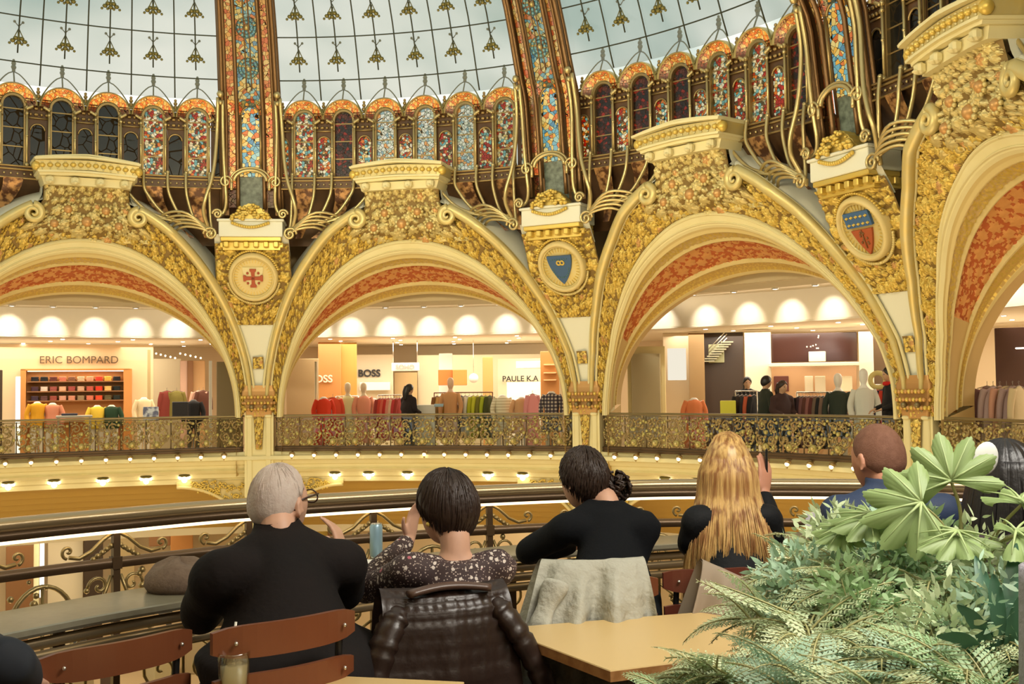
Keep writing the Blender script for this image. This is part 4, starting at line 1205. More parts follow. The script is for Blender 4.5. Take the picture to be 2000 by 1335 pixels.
def build_person(name, label, P, grp=None, lod=1.0):
    """P: dict with world joints"""
    root = thing(name, label, 'person', P['base'], P.get('rz', 0), grp)
    az = P['az']; fwd = Vector((math.sin(az), math.cos(az), 0)); rt = Vector((math.cos(az), -math.sin(az), 0)); up = Vector((0, 0, 1))
    s = P.get('s', 1.0); sw = P.get('sw', .20); bk = P.get('bulk', 1.0)
    pel, che, nec, hd = Vector(P['pelvis']), Vector(P['chest']), Vector(P['neck']), Vector(P['head'])
    haz = P.get('haz', az); tilt = P.get('tilt', 0.0); roll_ = P.get('hroll', 0.0)
    T = Matrix.Translation(hd) @ Matrix.Rotation(-haz, 4, 'Z') @ Matrix.Rotation(-tilt, 4, 'X') @ Matrix.Rotation(roll_, 4, 'Y')
    up_t = (nec-pel).normalized()
    sd_ = P.get('sdrop', .082); Ls, Rs = nec - rt*sw*s - up_t*sd_, nec + rt*sw*s - up_t*sd_
    if 'ls' in P: Ls += Vector(P['ls'])
    if 'rs' in P: Rs += Vector(P['rs'])
    # body: head, neck, arms, hands, trunk and legs in one surface
    b = MB(); head_mesh(b, T, s*P.get('hs', 1.0))
    limb(b, [nec - up_t*.05, nec + up_t*.03, hd - T.to_3x3() @ Vector((0, .02, .06))], [.050*s, .052*s, .052*s])
    torso(b, [pel, pel+(che-pel)*.5, che, nec - up_t*.02], [(.150, .10), (.140, .09), (.145, .085), (.045, .045)], rt, fwd)
    arms = []
    for S, E, Wk, sd in ((Ls, P['lel'], P['lwr'], -1), (Rs, P['rel'], P['rwr'], 1)):
        E, Wk = Vector(E), Vector(Wk); arms.append((S, E, Wk))
        limb(b, [S, (S+E)/2, E], [.050*s, .044*s, .036*s]); limb(b, [E, (E+Wk)/2, Wk], [.037*s, .034*s, .024*s])
        hdir = P.get('ldir' if sd < 0 else 'rdir', (Wk-E)); pn = P.get('lpn' if sd < 0 else 'rpn', -up)
        hand(b, Wk, hdir, pn, sd, P.get('lcurl' if sd < 0 else 'rcurl', .5), s*.95)
    legs = []
    for sd in (-1, 1):
        H = pel + rt*sd*.09 + fwd*.03 - up*.02; K = Vector(P['lk'] if sd < 0 else P['rk']); A = Vector(P['la'] if sd < 0 else P['ra']); legs.append((H, K, A))
        limb(b, [H, (H+K)/2, K], [.075, .07, .052]); limb(b, [K, (K+A)/2 - fwd*.01, A], [.052, .05, .035]); limb(b, [A - fwd*.04, A + fwd*.07 - up*.03, A + fwd*.16 - up*.045], [.04, .038, .026])
    me = eval_mesh(b, 'body', .0075/lod, 2); me.materials.append(P['skin']); me.transform(MX(root).inverted())
    o = bpy.data.objects.new('body', me); COL.objects.link(o); o.parent = root
    # upper garment
    g = MB(); k = bk
    torso(g, [pel - up_t*.02, pel+(che-pel)*.4, pel+(che-pel)*.8, che + up_t*.03, nec + up_t*P.get('ntop', .0)], [(.180*k, .135*k), (.170*k, .135*k), (.182*k, .130*k), (sw*s*.98, .110*k), P.get('neckr', (.078, .074))], rt, fwd)
    for S, E, Wk in arms:
        limb(g, [nec - up_t*.06 + (S-nec)*.35, S + up_t*.004, S + (E-S)*.25, (S+E)/2, E, (E+Wk)/2, Wk - (Wk-E)*.04], [v*P.get('ab', .95) for v in (.058, .064, .062, .058, .054, .048, .038)], 16)
        d = (Wk-E).normalized()
    if P.get('collar'):
        c = nec + up_t*.0; rings = []
        for t, r1 in ((-.05, .080), (0, .074), (P['collar'], .072)):
            rings.append(ell_ring(c + up_t*t + fwd*.01, r1*1.05, r1, rt, fwd, 20))
        for t, r1 in ((P['collar'], .062), (-.02, .060)): rings.append(ell_ring(c + up_t*t + fwd*.01, r1*1.05, r1, rt, fwd, 20))
        g.loft(rings, True, False)
        [limb(g, [nec - up_t*.02 + rt*q_*.05, nec - up_t*(sd_*.72) + rt*q_*sw*.75], [.05, .054]) for q_ in (-1, 1)]
    me = eval_mesh(g, P.get('top_name', 'jacket'), .0095/lod, 14 if lod == 1 else 3)
    n = len(me.vertices); co_ = np.empty(n*3); me.vertices.foreach_get('co', co_); co_ = co_.reshape(-1, 3)
    no_ = np.empty(n*3); me.vertices.foreach_get('normal', no_); no_ = no_.reshape(-1, 3)
    # folds that run from the armpits and pull across the back
    rel = co_ - np.array(che); f = np.zeros(n); rg = np.random.default_rng(P.get('seed', 3))
    for i in range(9):
        dvec = rg.normal(size=3); dvec[2] *= 1.6; dvec /= np.linalg.norm(dvec); fr = rg.uniform(14, 34)
        f += np.sin(rel @ dvec*fr + rg.uniform(0, 6) + 1.5*np.sin(rel[:, 2]*9 + i))*rg.uniform(.3, 1)
    amp = P.get('fold', .0035); f = np.clip(f/3, -1, 1.2); co_ += no_*(f*amp)[:, None]
    me.vertices.foreach_set('co', co_.ravel()); me.update()
    me.materials.append(P['topmat']); me.transform(MX(root).inverted())
    o = bpy.data.objects.new(P.get('top_name', 'jacket'), me); COL.objects.link(o); o.parent = root; P['top_obj'] = o
    # trousers
    g = MB(); torso(g, [pel - up*.08, pel + up_t*.03, pel + up_t*.10], [(.17, .13), (.175, .13), (.165, .12)], rt, fwd)
    for H, K, A in legs: limb(g, [H, (H+K)/2, K, (K+A)/2, A], [.098, .088, .07, .062, .055])
    me = eval_mesh(g, 'trousers', .014/lod, 3); me.materials.append(P['legmat']); me.transform(MX(root).inverted())
    o = bpy.data.objects.new('trousers', me); COL.objects.link(o); o.parent = root
    # shoes
    for H, K, A in legs:
        g = MB(); limb(g, [A - fwd*.05 - up*.02, A + fwd*.05 - up*.035, A + fwd*.17 - up*.05], [.045, .048, .034]); obj('shoe', g, [mat('shoe_black', (.02, .02, .02, 1), .4)], root)
    for sx in (-1, 1):
        g = MB(); g.ball(T @ Vector((sx*.030*s, .082*s, .004*s)), .0115*s, 10); obj('eye', g, [mat('eye', (.25, .18, .14, 1), .2)], root)
    return root, T

def skinm(name, c): return mat(name, c, .5, bump=(60, .06, .004), noise=(18, tuple(min(1, v*.88) for v in c[:3]) + (1,), .3))
skin_a = skinm('skin_light', (.66, .38, .26, 1)); skin_b = skinm('skin_rosy', (.62, .29, .18, 1)); skin_c = skinm('skin_tan', (.60, .36, .22, 1))
jeans = mat('dark_denim', (.03, .05, .09, 1), .8, bump=(90, .2, .003)); black_cl = mat('black_cloth', (.018, .018, .020, 1), .85, bump=(120, .25, .003), sheen=.15)
hair_dk = mat('hair_dark_brown', (.026, .012, .007, 1), .48, bump=(70, .5, .004))
hair_bk = mat('hair_black', (.012, .010, .010, 1), .4, bump=(70, .5, .004))

# ------------------------------------------------------------------ things in the shops
def cam_rz(p): return -math.atan2(p[0]-CAMP.x, p[1]-CAMP.y)
def depth(p): return (Vector(p)-CAMP).dot(_F)
def rectp(x0, y0, x1, y1, r):
    c = on_cyl((x0+x1)/2, (y0+y1)/2, r); D = depth(c); return c, (x1-x0)*D/FOC, (y1-y0)*D/FOC
def panel(name, label, cat, x0, y0, x1, y1, r, mt, th=.08, grp=None, to_floor=False, mb=None):
    """upright slab facing the hall"""
    c, w_, h_ = rectp(x0, y0, x1, y1, r); top = c.z + h_/2; bot = 0.0 if to_floor else c.z - h_/2
    m = MB(); m.bbox((c.x, c.y, (top+bot)/2), (w_, th, top-bot), cam_rz(c), min(.01, th/4))
    o = obj(name, m, [mt], None, (c.x, c.y, bot)); props(o, label, cat, grp); return o, c, w_, top, bot
def text(name, s, size, loc, rz, mt, parent=None, label=None, cat=None, align='CENTER', bold=0.0, ext=.01):
    cu = bpy.data.curves.new(name, 'FONT'); cu.body = s; cu.size = size; cu.extrude = ext; cu.align_x = align; cu.align_y = 'CENTER'; cu.offset = bold
    t = bpy.data.objects.new('t', cu); COL.objects.link(t); dg = bpy.context.evaluated_depsgraph_get(); dg.update()
    me = bpy.data.meshes.new_from_object(t.evaluated_get(dg)); bpy.data.objects.remove(t)
    M = Matrix.Translation(Vector(loc)) @ Matrix.Rotation(rz, 4, 'Z') @ Matrix.Rotation(PI/2, 4, 'X')
    base = MX(parent) if parent else Matrix.Translation(Vector(loc)); me.transform(base.inverted() @ M); me.materials.append(mt); me.name = name
    o = bpy.data.objects.new(name, me); COL.objects.link(o)
    if parent: o.parent = parent
    else: o.location = loc; props(o, label, cat)
    return o
CL = {}
def cloth(c):
    k = 'cloth_%d_%d_%d' % tuple(int(v*255) for v in c[:3])
    return mat(k, c, .85, bump=(40, .3, .01))
def garment_mesh(h=.95, w=.42, d=.07, seed=0, sleeves=True, flare=.05):
    """a garment on its hanger, hanging from z=0 down, width along x"""
    m = MB(); rg = random.Random(seed); ph = [rg.uniform(0, 6) for _ in range(5)]
    rings = []; n = 28
    for i in range(15):
        q = i/14; z = -.04 - h*q; hw_ = .04+(w/2-.04)*min(1, q/.10)**.6 if q < .1 else (w/2)*(1-.12*math.sin(min(1, (q-.1)/.5)*PI)) + flare*q
        hd = (.018 + (d/2)*min(1, q*5)) ; row = []
        for k in range(n):
            t = 2*PI*k/n; f = 1 + .18*q*math.sin(5*t + ph[0]) + .10*q*math.sin(9*t+ph[1])
            row.append(Vector((hw_*math.cos(t)*(1+.03*math.sin(7*t+ph[2])*q), hd*math.sin(t)*f, z)))
        rings.append(row)
    m.loft(rings)
    if sleeves:
        for s in (-1, 1):
            m.tube(smooth([Vector((s*w*.40, 0, -.08)), Vector((s*w*.55, .01, -.28)), Vector((s*w*.60, .015, -.52))], 8), [.055, .05, .038], 10) if False else m.tube(smooth([Vector((s*w*.40, 0, -.08)), Vector((s*w*.55, .01, -.28)), Vector((s*w*.60, .015, -.52))], 8), [.055-.002*i for i in range(8)], 10)
    hk = MB(); hk.tube([Vector((0, 0, -.05)), Vector((0, 0, .0)), Vector((0, .012, .02)), Vector((0, .0, .035)), Vector((0, -.012, .02))], .004, 5)
    hk.tube([Vector((-w*.4, 0, -.07)), Vector((0, 0, -.03)), Vector((w*.4, 0, -.07))], .007, 6)
    return m, hk
GM = {}
def garment(loc, rz, col, label, seed=0, h=.95, w=.42, grp=None, sleeves=True, mt=None, name='garment', cat='clothes'):
    key = (seed % 4, round(h, 2), round(w, 2), sleeves)
    if key not in GM:
        a, b_ = garment_mesh(h, w, .09, seed % 4, sleeves); GM[key] = (a, b_)
    a, b_ = GM[key]; root = thing(name, label, cat, loc, rz, grp)
    obj('cloth', a, [mt or cloth(col)], root, local=True); obj('hanger', b_, [mat('hanger', (.25, .2, .15, 1), .4, .5)], root, local=True); return root
def rack(x0, x1, r, ztop, label, mt, y=760):
    p0, p1 = on_cyl(x0, y, r), on_cyl(x1, y, r); root = thing('clothes_rack', label, 'clothes rack', ((p0.x+p1.x)/2, (p0.y+p1.y)/2, 0), 0)
    m = MB(); m.tube([Vector((p0.x, p0.y, ztop)), Vector((p1.x, p1.y, ztop))], .014, 8); obj('rail', m, [mt], root)
    for p in (p0, p1):
        m = MB(); m.tube([Vector((p.x, p.y, 0)), Vector((p.x, p.y, ztop))], .014, 8); d = Vector((p.x-CAMP.x, p.y-CAMP.y, 0)).normalized()*.25
        m.tube([Vector((p.x, p.y, .02))-d, Vector((p.x, p.y, .02))+d], .014, 8); obj('leg', m, [mt], root)
    return p0, p1
def fill_rack(x0, x1, r, ztop, cols, label, grp, mt, h=.95, seed=0, ang=1.15):
    p0, p1 = rack(x0, x1, r, ztop, label, mt); n = len(cols); d = (p1-p0); ori = ['first', 'second', 'third', 'fourth', 'fifth', 'sixth', 'seventh', 'eighth', 'ninth', 'tenth', 'eleventh', 'twelfth', 'thirteenth', 'fourteenth', 'fifteenth', 'sixteenth']
    for i, (cn, c) in enumerate(cols):
        q = (i+.7)/(n+.4); p = p0 + d*q
        garment((p.x, p.y, ztop-.035), cam_rz(p) + ang, c, '%s garment, %s from the left on %s' % (cn, ori[i], grp), seed+i, h, .40, grp)
chrome = mat('chrome', (.7, .66, .58, 1), .25, .9)
def mannequin(x, r, label, col, seed=0, head=True, dress='coat', skinc=(.80, .74, .66, 1), mt=None, top=1.78, trousers=False, y=760, sc=1.0):
    p = on_cyl(x, y, r); rz = cam_rz(p) + (.3 if seed % 2 else -.25); root = thing('mannequin', label, 'mannequin', (p.x, p.y, 0), rz)
    b = MB(); k = top/1.78
    X, Y, Z = Vector((1, 0, 0)), Vector((0, 1, 0)), Vector((0, 0, 1))
    def V(x_, y_, z_): return Vector((x_, y_, z_*k))
    torso(b, [V(0, 0, .88), V(0, 0, 1.10), V(0, 0, 1.32), V(0, 0, 1.50)], [(.15, .10), (.12, .09), (.165, .10), (.05, .05)], X, Y)
    if head:
        b.lathe([(.001, 1.53*k), (.05, 1.54*k), (.07, 1.60*k), (.078, 1.66*k), (.072, 1.73*k), (.04, 1.775*k), (.001, 1.785*k)], n=16)
        b.tube([V(0, 0, 1.45), V(0, 0, 1.58)], .045, 10)
    for s in (-1, 1):
        limb(b, [V(s*.17, 0, 1.43), V(s*.21, .0, 1.15), V(s*.20, -.08, .92)], [.045, .036, .028])
        limb(b, [V(s*.08, 0, .92), V(s*.09, 0, .5), V(s*.09, 0, .08)], [.08, .06, .04])
    me = eval_mesh(b, 'form', .02, 3); me.materials.append(mat('mannequin_%d' % int(skinc[0]*255), skinc, .4)); o = bpy.data.objects.new('form', me); COL.objects.link(o); o.parent = root
    m = MB(); rg = random.Random(seed); n = 36; hem = {'coat': .62, 'dress': .35, 'top': .85}[dress]; rings = []
    for i in range(16):
        q = i/15; z = 1.46 + (hem-1.46)*q; hw_ = np.interp(q, [0, .08, .3, .5, 1], [.07, .19, .17, .15, .24 if dress != 'top' else .18]); hd = np.interp(q, [0, .08, .3, 1], [.07, .11, .125, .19 if dress != 'top' else .13])
        rings.append([V(hw_*math.cos(2*PI*j/n)*(1+.05*q*math.sin(7*2*PI*j/n+seed)), hd*math.sin(2*PI*j/n)*(1+.08*q*math.sin(9*2*PI*j/n+seed)), z) for j in range(n)])
    m.loft(rings)
    for s in (-1, 1): m.tube(smooth([V(s*.15, 0, 1.42), V(s*.215, 0, 1.25), V(s*.235, -.01, 1.12), V(s*.215, -.08, .94)], 12), [.06-.001*i for i in range(12)], 12)
    obj(dress if dress != 'top' else 'jumper', m, [mt or cloth(col)], root, local=True)
    m = MB(); m.lathe([(.001, 0), (.15, 0), (.15, .02), (.02, .03), (.02, .5)], n=20); obj('stand', m, [chrome], root, local=True)
    return root

letters = mat('sign_letters', (.10, .065, .035, 1), .5); blackm = mat('black_letters', (.02, .02, .02, 1), .5)
# ---- left bay: knitwear shop
o, c, w_, tp, bt = panel('display_wall', 'cream shop wall carrying the knitwear shop name and its lit shelves', 'wall panel', 8, 672, 292, 818, 17.2, shop_wall, .12, None, True)
D = depth(c); rz = cam_rz(c)
text('shop_sign', 'ERIC BOMPARD', 20.5*D/FOC, on_cyl(155, 703, 17.08) , rz, letters, None, 'dark serif lettering over the knitwear shelves at the left', 'sign', bold=.0)
def unit(x0, y0, x1, y1, r):
    c, w_, h_ = rectp(x0, y0, x1, y1, r); return c, w_, h_, cam_rz(c), Vector((math.cos(cam_rz(c)), math.sin(cam_rz(c)), 0)), Vector((math.sin(-cam_rz(c)), math.cos(cam_rz(c)), 0))
c, w_, h_, rz, X_, Y_ = unit(50, 720, 248, 830, 16.9)
root = thing('shelf_unit', 'orange wood shelf unit stacked with folded knitwear in the shop at the left', 'shelves', (c.x, c.y, 0), rz)
top_z = c.z + h_/2
m = MB()
for s in (-1, 1): m.bbox(Vector((c.x, c.y, top_z/2)) + X_*s*(w_/2-.06), (.12 if s < 0 else .2, .45, top_z), rz, .01)
m.bbox((c.x, c.y, top_z-.02), (w_, .45, .05), rz, .01); m.box(Vector((c.x, c.y, top_z/2)) + Y_*.2, (w_, .03, top_z), rz)
obj('cabinet', m, [wood_or], root)
m = MB(); m.box(Vector((c.x, c.y, top_z-.055)) - Y_*.1, (w_-.3, .03, .015), rz); obj('light_strip', m, [glow('shelf_light', (1, .80, .50, 1), 6)], root)
area('shelf_lamp', Vector((c.x, c.y, top_z-.08)) - Y_*.16, Vector((c.x, c.y, 0)) - Y_*.05, 8, w_*.8, .05, (1, .8, .55))
ys = [746, 770, 787]; shz = [on_cyl(150, y, 16.9).z for y in (744, 763, 781)]
for z in shz + [shz[-1]-.5]:
    m = MB(); m.box((c.x, c.y, z-.012), (w_-.3, .42, .024), rz); obj('shelf', m, [wood_br], root)
KC = [[(20,22,30),(20,22,28),(90,45,40),(190,110,90),(120,80,60),(205,170,140),(215,150,120),(210,60,40),(225,170,70),(15,22,30)],
      [(70,45,60),(225,200,190),(150,80,75),(225,170,140),(160,75,70),(205,165,140),(190,90,75),(225,60,35),(235,185,110),(15,30,32)],
      [(60,45,65),(90,60,60),(150,75,65),(205,150,130),(205,140,115),(150,130,100),(215,120,95),(235,80,45),(100,90,60),(30,40,36)]]
KN = ['navy', 'dark blue', 'brown', 'pink', 'taupe', 'beige', 'peach', 'red', 'yellow', 'black']
ks0 = None; row_n = ['top', 'second', 'third']
for ri, z in enumerate(shz):
    nk = 10; hh = .135
    for i in range(nk):
        p = Vector((c.x, c.y, z+.0)) + X_*((i-(nk-1)/2)*(w_-.42)/nk) - Y_*.04
        if ks0 is None:
            root_k = thing('jumper_stack', 'x', 'folded jumpers', p, rz)
            for j in range(3):
                mm = MB(); rr = []
                for t, k_ in ((.0, .94), (.006, 1), (.028, 1), (.036, .95)):
                    rr.append([Vector((math.copysign(abs(math.cos(a))**.4, math.cos(a))*.085*k_, math.copysign(abs(math.sin(a))**.4, math.sin(a))*.13*k_, j*.037+t)) for a in [2*PI*q/24 for q in range(24)]])
                mm.loft(rr); obj('folded_jumper', mm, [cloth((.5, .5, .5, 1))], root_k, local=True)
            ks0 = root_k; cc = root_k
        else:
            cc = copy_tree(ks0, p, rz)
        cm = srgb(*KC[ri][i]); mt_ = cloth(cm)
        for ch in cc.children:
            ch.data = ch.data.copy(); ch.data.materials.clear(); ch.data.materials.append(mt_)
        cc['label'] = '%s folded jumpers, number %s from the left on the %s shelf of the orange unit' % (['navy', 'dark', 'brown', 'pink', 'taupe', 'beige', 'peach', 'red', 'yellow', 'black'][i], ['one', 'two', 'three', 'four', 'five', 'six', 'seven', 'eight', 'nine', 'ten'][i], row_n[ri]); cc['group'] = 'folded jumpers on the shelves'
o, *_ = panel('light_column', 'glowing white vertical light strip left of the knitwear shelves', 'light', 31, 735, 43, 822, 16.9, glow('white_strip', (1, .93, .82, 1), 2.2), .08, None, True)
panel('wall_pilaster', 'dark brown doorway edge cut by the left border', 'pilaster', -8, 722, 4, 830, 16.6, darkp, .1, None, True)
mannequin(73, 15.2, 'headless mannequin in a yellow jumper before the shelves', srgb(220, 160, 30), 1, False, 'top', top=1.62)
mannequin(103, 15.2, 'headless mannequin in a pink jumper before the shelves', srgb(215, 140, 110), 2, False, 'top', top=1.58)
mannequin(190, 15.0, 'mannequin in pale yellow with a white collar at the right end of the shelves', srgb(225, 190, 60), 3, False, 'top', top=1.50)
mannequin(218, 15.0, 'mannequin in a dark green jumper before the shelves', srgb(30, 60, 35), 4, False, 'top', top=1.50)
mannequin(281, 15.4, 'headless mannequin in a white jumper right of the shelves', srgb(235, 215, 175), 5, False, 'top', top=1.70)
# display table with things
c, w_, h_, rz, X_, Y_ = unit(112, 806, 178, 832, 14.4)
root = thing('display_table', 'pale grey display table in front of the knitwear shelves', 'table', (c.x, c.y, 0), rz)
m = MB(); m.bbox((c.x, c.y, 1.02), (w_, .6, .05), rz, .01); obj('tabletop', m, [mat('table_grey', (.45, .44, .38, 1), .4)], root)
for sx in (-1, 1):
    for sy in (-1, 1): m = MB(); m.box(Vector((c.x, c.y, .5)) + X_*sx*(w_/2-.05) + Y_*sy*.25, (.04, .04, 1.0), rz); obj('leg', m, [chrome], root)
m = MB(); m.bbox(Vector((c.x, c.y, 1.07)) - X_*.1, (.34, .3, .045), rz, .01); o = obj('folded_garment', m, [cloth(srgb(60, 60, 75))], None, (c.x, c.y, 1.045)); props(o, 'dark grey folded garment on the pale grey display table', 'clothes')
panel('poster_board', 'pale blue poster board with dark figure right of the white mannequin', 'poster', 280, 794, 309, 822, 14.6, mat('poster_blue', (.55, .62, .66, 1), .5, noise=(6, (.10, .12, .2, 1), .05)), .03)
panel('screen', 'dark square screen in the passage left of the first pillar', 'screen', 337, 784, 367, 813, 14.2, mat('screen_dark', (.03, .03, .035, 1), .2), .04)
panel('door_post', 'thin dark post beside the knitwear shop opening', 'post', 288, 682, 294, 800, 16.0, beige, .08, None, True)
panel('passage_wall', 'bright cream wall of the passage behind the string of small lights', 'wall panel', 298, 700, 352, 815, 19.5, shop_lite, .1, None, True)
panel('passage_column', 'pinkish round column in the passage', 'column', 352, 704, 366, 815, 18.5, mat('pink_column', (.75, .50, .40, 1), .4), .2, None, True)
panel('passage_panel', 'brown wood panel beside the pinkish column', 'wall panel', 366, 704, 377, 815, 18.4, wood_br, .1, None, True)
panel('passage_panel', 'orange beige panel at the right of the passage', 'wall panel', 377, 704, 400, 815, 18.6, mat('apricot', (.68, .42, .20, 1), .6), .1, None, True)
panel('glass_door_frame', 'pale door frame just left of the grey brown panel', 'door frame', 408, 704, 414, 830, 13.6, whitep, .08, None, True)
panel('partition', 'grey brown partition left of the first pillar', 'partition', 424, 706, 474, 850, 13.3, mat('greybrown', (.32, .25, .13, 1), .55), .1, None, True)
for i, x in enumerate((305, 314, 323, 333, 342, 352, 362, 372, 382, 392)):
    m = MB(); c = on_cyl(x, 690 + (i % 5)*2.2, 15.0); m.ball(c, .022, 8); o = obj('string_light', m, [bulbm], None, c); props(o, 'tiny warm bulb in the string over the passage left of the first pillar', 'light', 'string of tiny lights over the passage')
mannequin(378, 14.6, 'black mannequin bust in the passage', srgb(18, 18, 22), 6, False, 'top', (.03, .03, .03, 1), top=1.62)
for i, (x, cn, c) in enumerate(((345, 'olive', srgb(120, 110, 50)), (389, 'pale pink', srgb(215, 170, 150)), (397, 'brown', srgb(90, 50, 35)), (326, 'dark red', srgb(120, 45, 35)))):
    p = on_cyl(x, 760, 16.0); garment((p.x, p.y, 1.62), cam_rz(p)+.2*i, c, cn + ' garment hanging in the passage left of the first pillar', i, .7, .36)

# ---- middle bay
panel('wood_wall', 'tall orange wood wall at the left end of the middle shop', 'wall panel', 622, 668, 666, 820, 15.6, wood_or, .15, None, True)
panel('wood_wall', 'darker orange wood return beside the tall orange wall', 'wall panel', 666, 669, 697, 820, 15.9, mat('orange_wood_deep', (.55, .30, .06, 1), .5), .3, None, True)
c = on_cyl(632, 740, 15.45); text('shop_sign', 'OSS', 20*depth(c)/FOC, c, cam_rz(c), mat('pale_letters', (.95, .75, .6, 1), .5), None, 'pale lettering on the tall orange wood wall', 'sign', bold=.006)
o, c, w_, tp, bt = panel('display_wall', 'cream wall with bold black lettering behind the pale pink clothes', 'wall panel', 697, 692, 768, 818, 18.4, shop_lite, .1, None, True)
c = on_cyl(721, 729, 18.28); text('shop_sign', 'BOSS', 19*depth(c)/FOC, c, cam_rz(c), blackm, None, 'bold black four letter sign on the cream wall', 'sign', bold=.008)
panel('white_shelf', 'white shelf panel under the bold black sign', 'shelf', 703, 746, 762, 762, 18.1, whitep, .25)
o, c, w_, tp, bt = panel('hanging_sign', 'white hanging sign with grey letters above the tan door', 'sign', 765, 708, 819, 724, 15.4, whitep, .06)
c2 = on_cyl(791, 716.5, 15.34); text('sign_letters', 'SOHO', 13*depth(c2)/FOC, c2, cam_rz(c2), mat('grey_letters', (.45, .42, .36, 1), .5), None, 'grey letters on the white hanging sign', 'lettering', bold=.002)
for x in (768, 815):
    m = MB(); p = on_cyl(x, 700, 15.4); m.tube([Vector((p.x, p.y, 2.75)), Vector((p.x, p.y, tp))], .01, 6); o = obj('sign_wire', m, [chrome], None, (p.x, p.y, tp)); props(o, ('left' if x < 790 else 'right') + ' suspension rod of the white sign with grey letters', 'rod')
panel('tan_door', 'tan door below the white hanging sign', 'door', 770, 727, 815, 800, 19.0, mat('tan_door', (.62, .44, .22, 1), .6), .1, None, True)
panel('display_wall', 'bright cream back wall in the centre of the middle shop', 'wall panel', 816, 692, 1060, 812, 19.6, shop_lite, .1, None, True)
panel('white_column', 'white square column right of the tan door', 'column', 858, 690, 884, 810, 17.6, whitep, .4, None, True)
panel('orange_cabinet', 'deep orange wood wall cabinet in the centre of the middle shop', 'cabinet', 856, 722, 884, 752, 16.8, mat('deep_orange', (.55, .17, .03, 1), .5), .4)
panel('orange_cabinet', 'brighter orange wood cabinet door beside the deep orange one', 'cabinet', 884, 722, 912, 752, 16.75, mat('mid_orange', (.62, .24, .05, 1), .5), .4)
m = MB(); c = on_cyl(925, 738, 16.2); M = Matrix.Translation(c) @ Matrix.Rotation(cam_rz(c), 4, 'Z') @ Matrix.Rotation(PI/2, 4, 'X'); m.lathe([(.001, 0), (.11, 0), (.12, .02), (.001, .03)], M=M, n=24); o = obj('round_sign', m, [whitep], None, c); props(o, 'small round white sign right of the orange cabinets', 'sign')
m = MB(); m.tube([c, Vector((c.x, c.y, 2.78))], .006, 5); o = obj('sign_wire', m, [chrome], None, c); props(o, 'thin rod holding the small round white sign', 'rod')
panel('wood_pillar', 'narrow orange brown wood pillar right of the round sign', 'pillar', 943, 697, 963, 812, 16.8, mat('pillar_wood', (.60, .30, .09, 1), .5), .3, None, True)
o, c, w_, tp, bt = panel('white_display_panel', 'white panel under small dark capitals at the right of the middle shop', 'wall panel', 990, 746, 1056, 815, 16.9, whitep, .08, None, True)
c = on_cyl(1016, 739.5, 17.6); panel('display_wall', 'pale wall behind the small dark capitals', 'wall panel', 972, 700, 1062, 812, 17.8, mat('pale_wall', (.84, .70, .48, 1), .6), .1, None, True)
text('shop_sign', 'PAULE K.A', 15*depth(c)/FOC, c, cam_rz(c), blackm, None, 'small dark capitals on the pale wall at the right of the middle shop', 'sign', bold=.004)
panel('hanging_sign', 'long white hanging sign near the orange wood tower', 'sign', 1008, 705, 1056, 719, 15.6, whitep, .05)
c = on_cyl(1033, 712, 15.5); text('sign_letters', '', 8*depth(c)/FOC, c, cam_rz(c), mat('grey_letters', (.45, .42, .36, 1), .5), None, 'faint grey letters on the long white hanging sign', 'lettering') if False else None
o, c, w_, tp, bt = panel('wood_tower', 'orange wood display tower with shelves behind the checked coat', 'display tower', 1056, 686, 1092, 815, 15.4, wood_or, .3, None, True)
for i, y in enumerate((712, 728, 742)):
    m = MB(); c = on_cyl(1074, y, 15.2); m.bbox(c, (.30, .12, .03), cam_rz(c), .005); o = obj('tower_shelf', m, [mat('light_shelf', (.85, .55, .25, 1), .5)], None, c); props(o, ['upper', 'middle', 'lower'][i] + ' lit shelf on the orange wood tower', 'shelf')
panel('wall_side', 'beige side wall between the first pillar and the orange wood', 'wall panel', 560, 700, 622, 830, 14.6, mat('side_beige', (.55, .38, .18, 1), .6), .1, None, True)
m = MB(); c = on_cyl(617, 700, 13.2); m.tube([Vector((c.x, c.y, 0)), Vector((c.x, c.y, 2.2))], .03, 8); o = obj('post', m, [mat('post_beige', (.70, .58, .36, 1), .4)], None, (c.x, c.y, 0)); props(o, 'slim beige post at the left of the red dress', 'post')
def ms(*a, **k): return mannequin(*a, **k)
ms(632, 13.0, 'mannequin in a bright red dress with pale top at the left of the middle bay', srgb(225, 60, 25), 1, False, 'dress', top=1.66)
p = on_cyl(650, 760, 13.3); garment((p.x, p.y, 1.42), cam_rz(p)+.3, srgb(220, 80, 50), 'orange red garment beside the bright red dress', 2, .9)
ms(679, 13.6, 'mannequin in a long cream dress left of the pink ones', srgb(225, 215, 160), 2, True, 'dress', (.72, .58, .40, 1), top=1.72)
ms(710, 13.6, 'mannequin in a salmon pink dress', srgb(225, 150, 120), 3, True, 'dress', (.72, .58, .40, 1), top=1.72)
ms(729, 13.9, 'mannequin in a pale lilac pink blouse right of the salmon dress', srgb(225, 180, 170), 4, False, 'top', top=1.6)
PK = [('wine red', srgb(150, 50, 40)), ('red', srgb(200, 65, 50)), ('coral', srgb(215, 100, 80)), ('crimson', srgb(190, 45, 40)), ('pink', srgb(220, 140, 120)), ('light pink', srgb(225, 180, 150)), ('rose red', srgb(195, 60, 60)), ('dark red', srgb(160, 55, 45))]
fill_rack(738, 784, 13.4, 1.42, PK, 'clothes rack of red and pink garments in the middle bay', 'the red and pink rack', chrome)
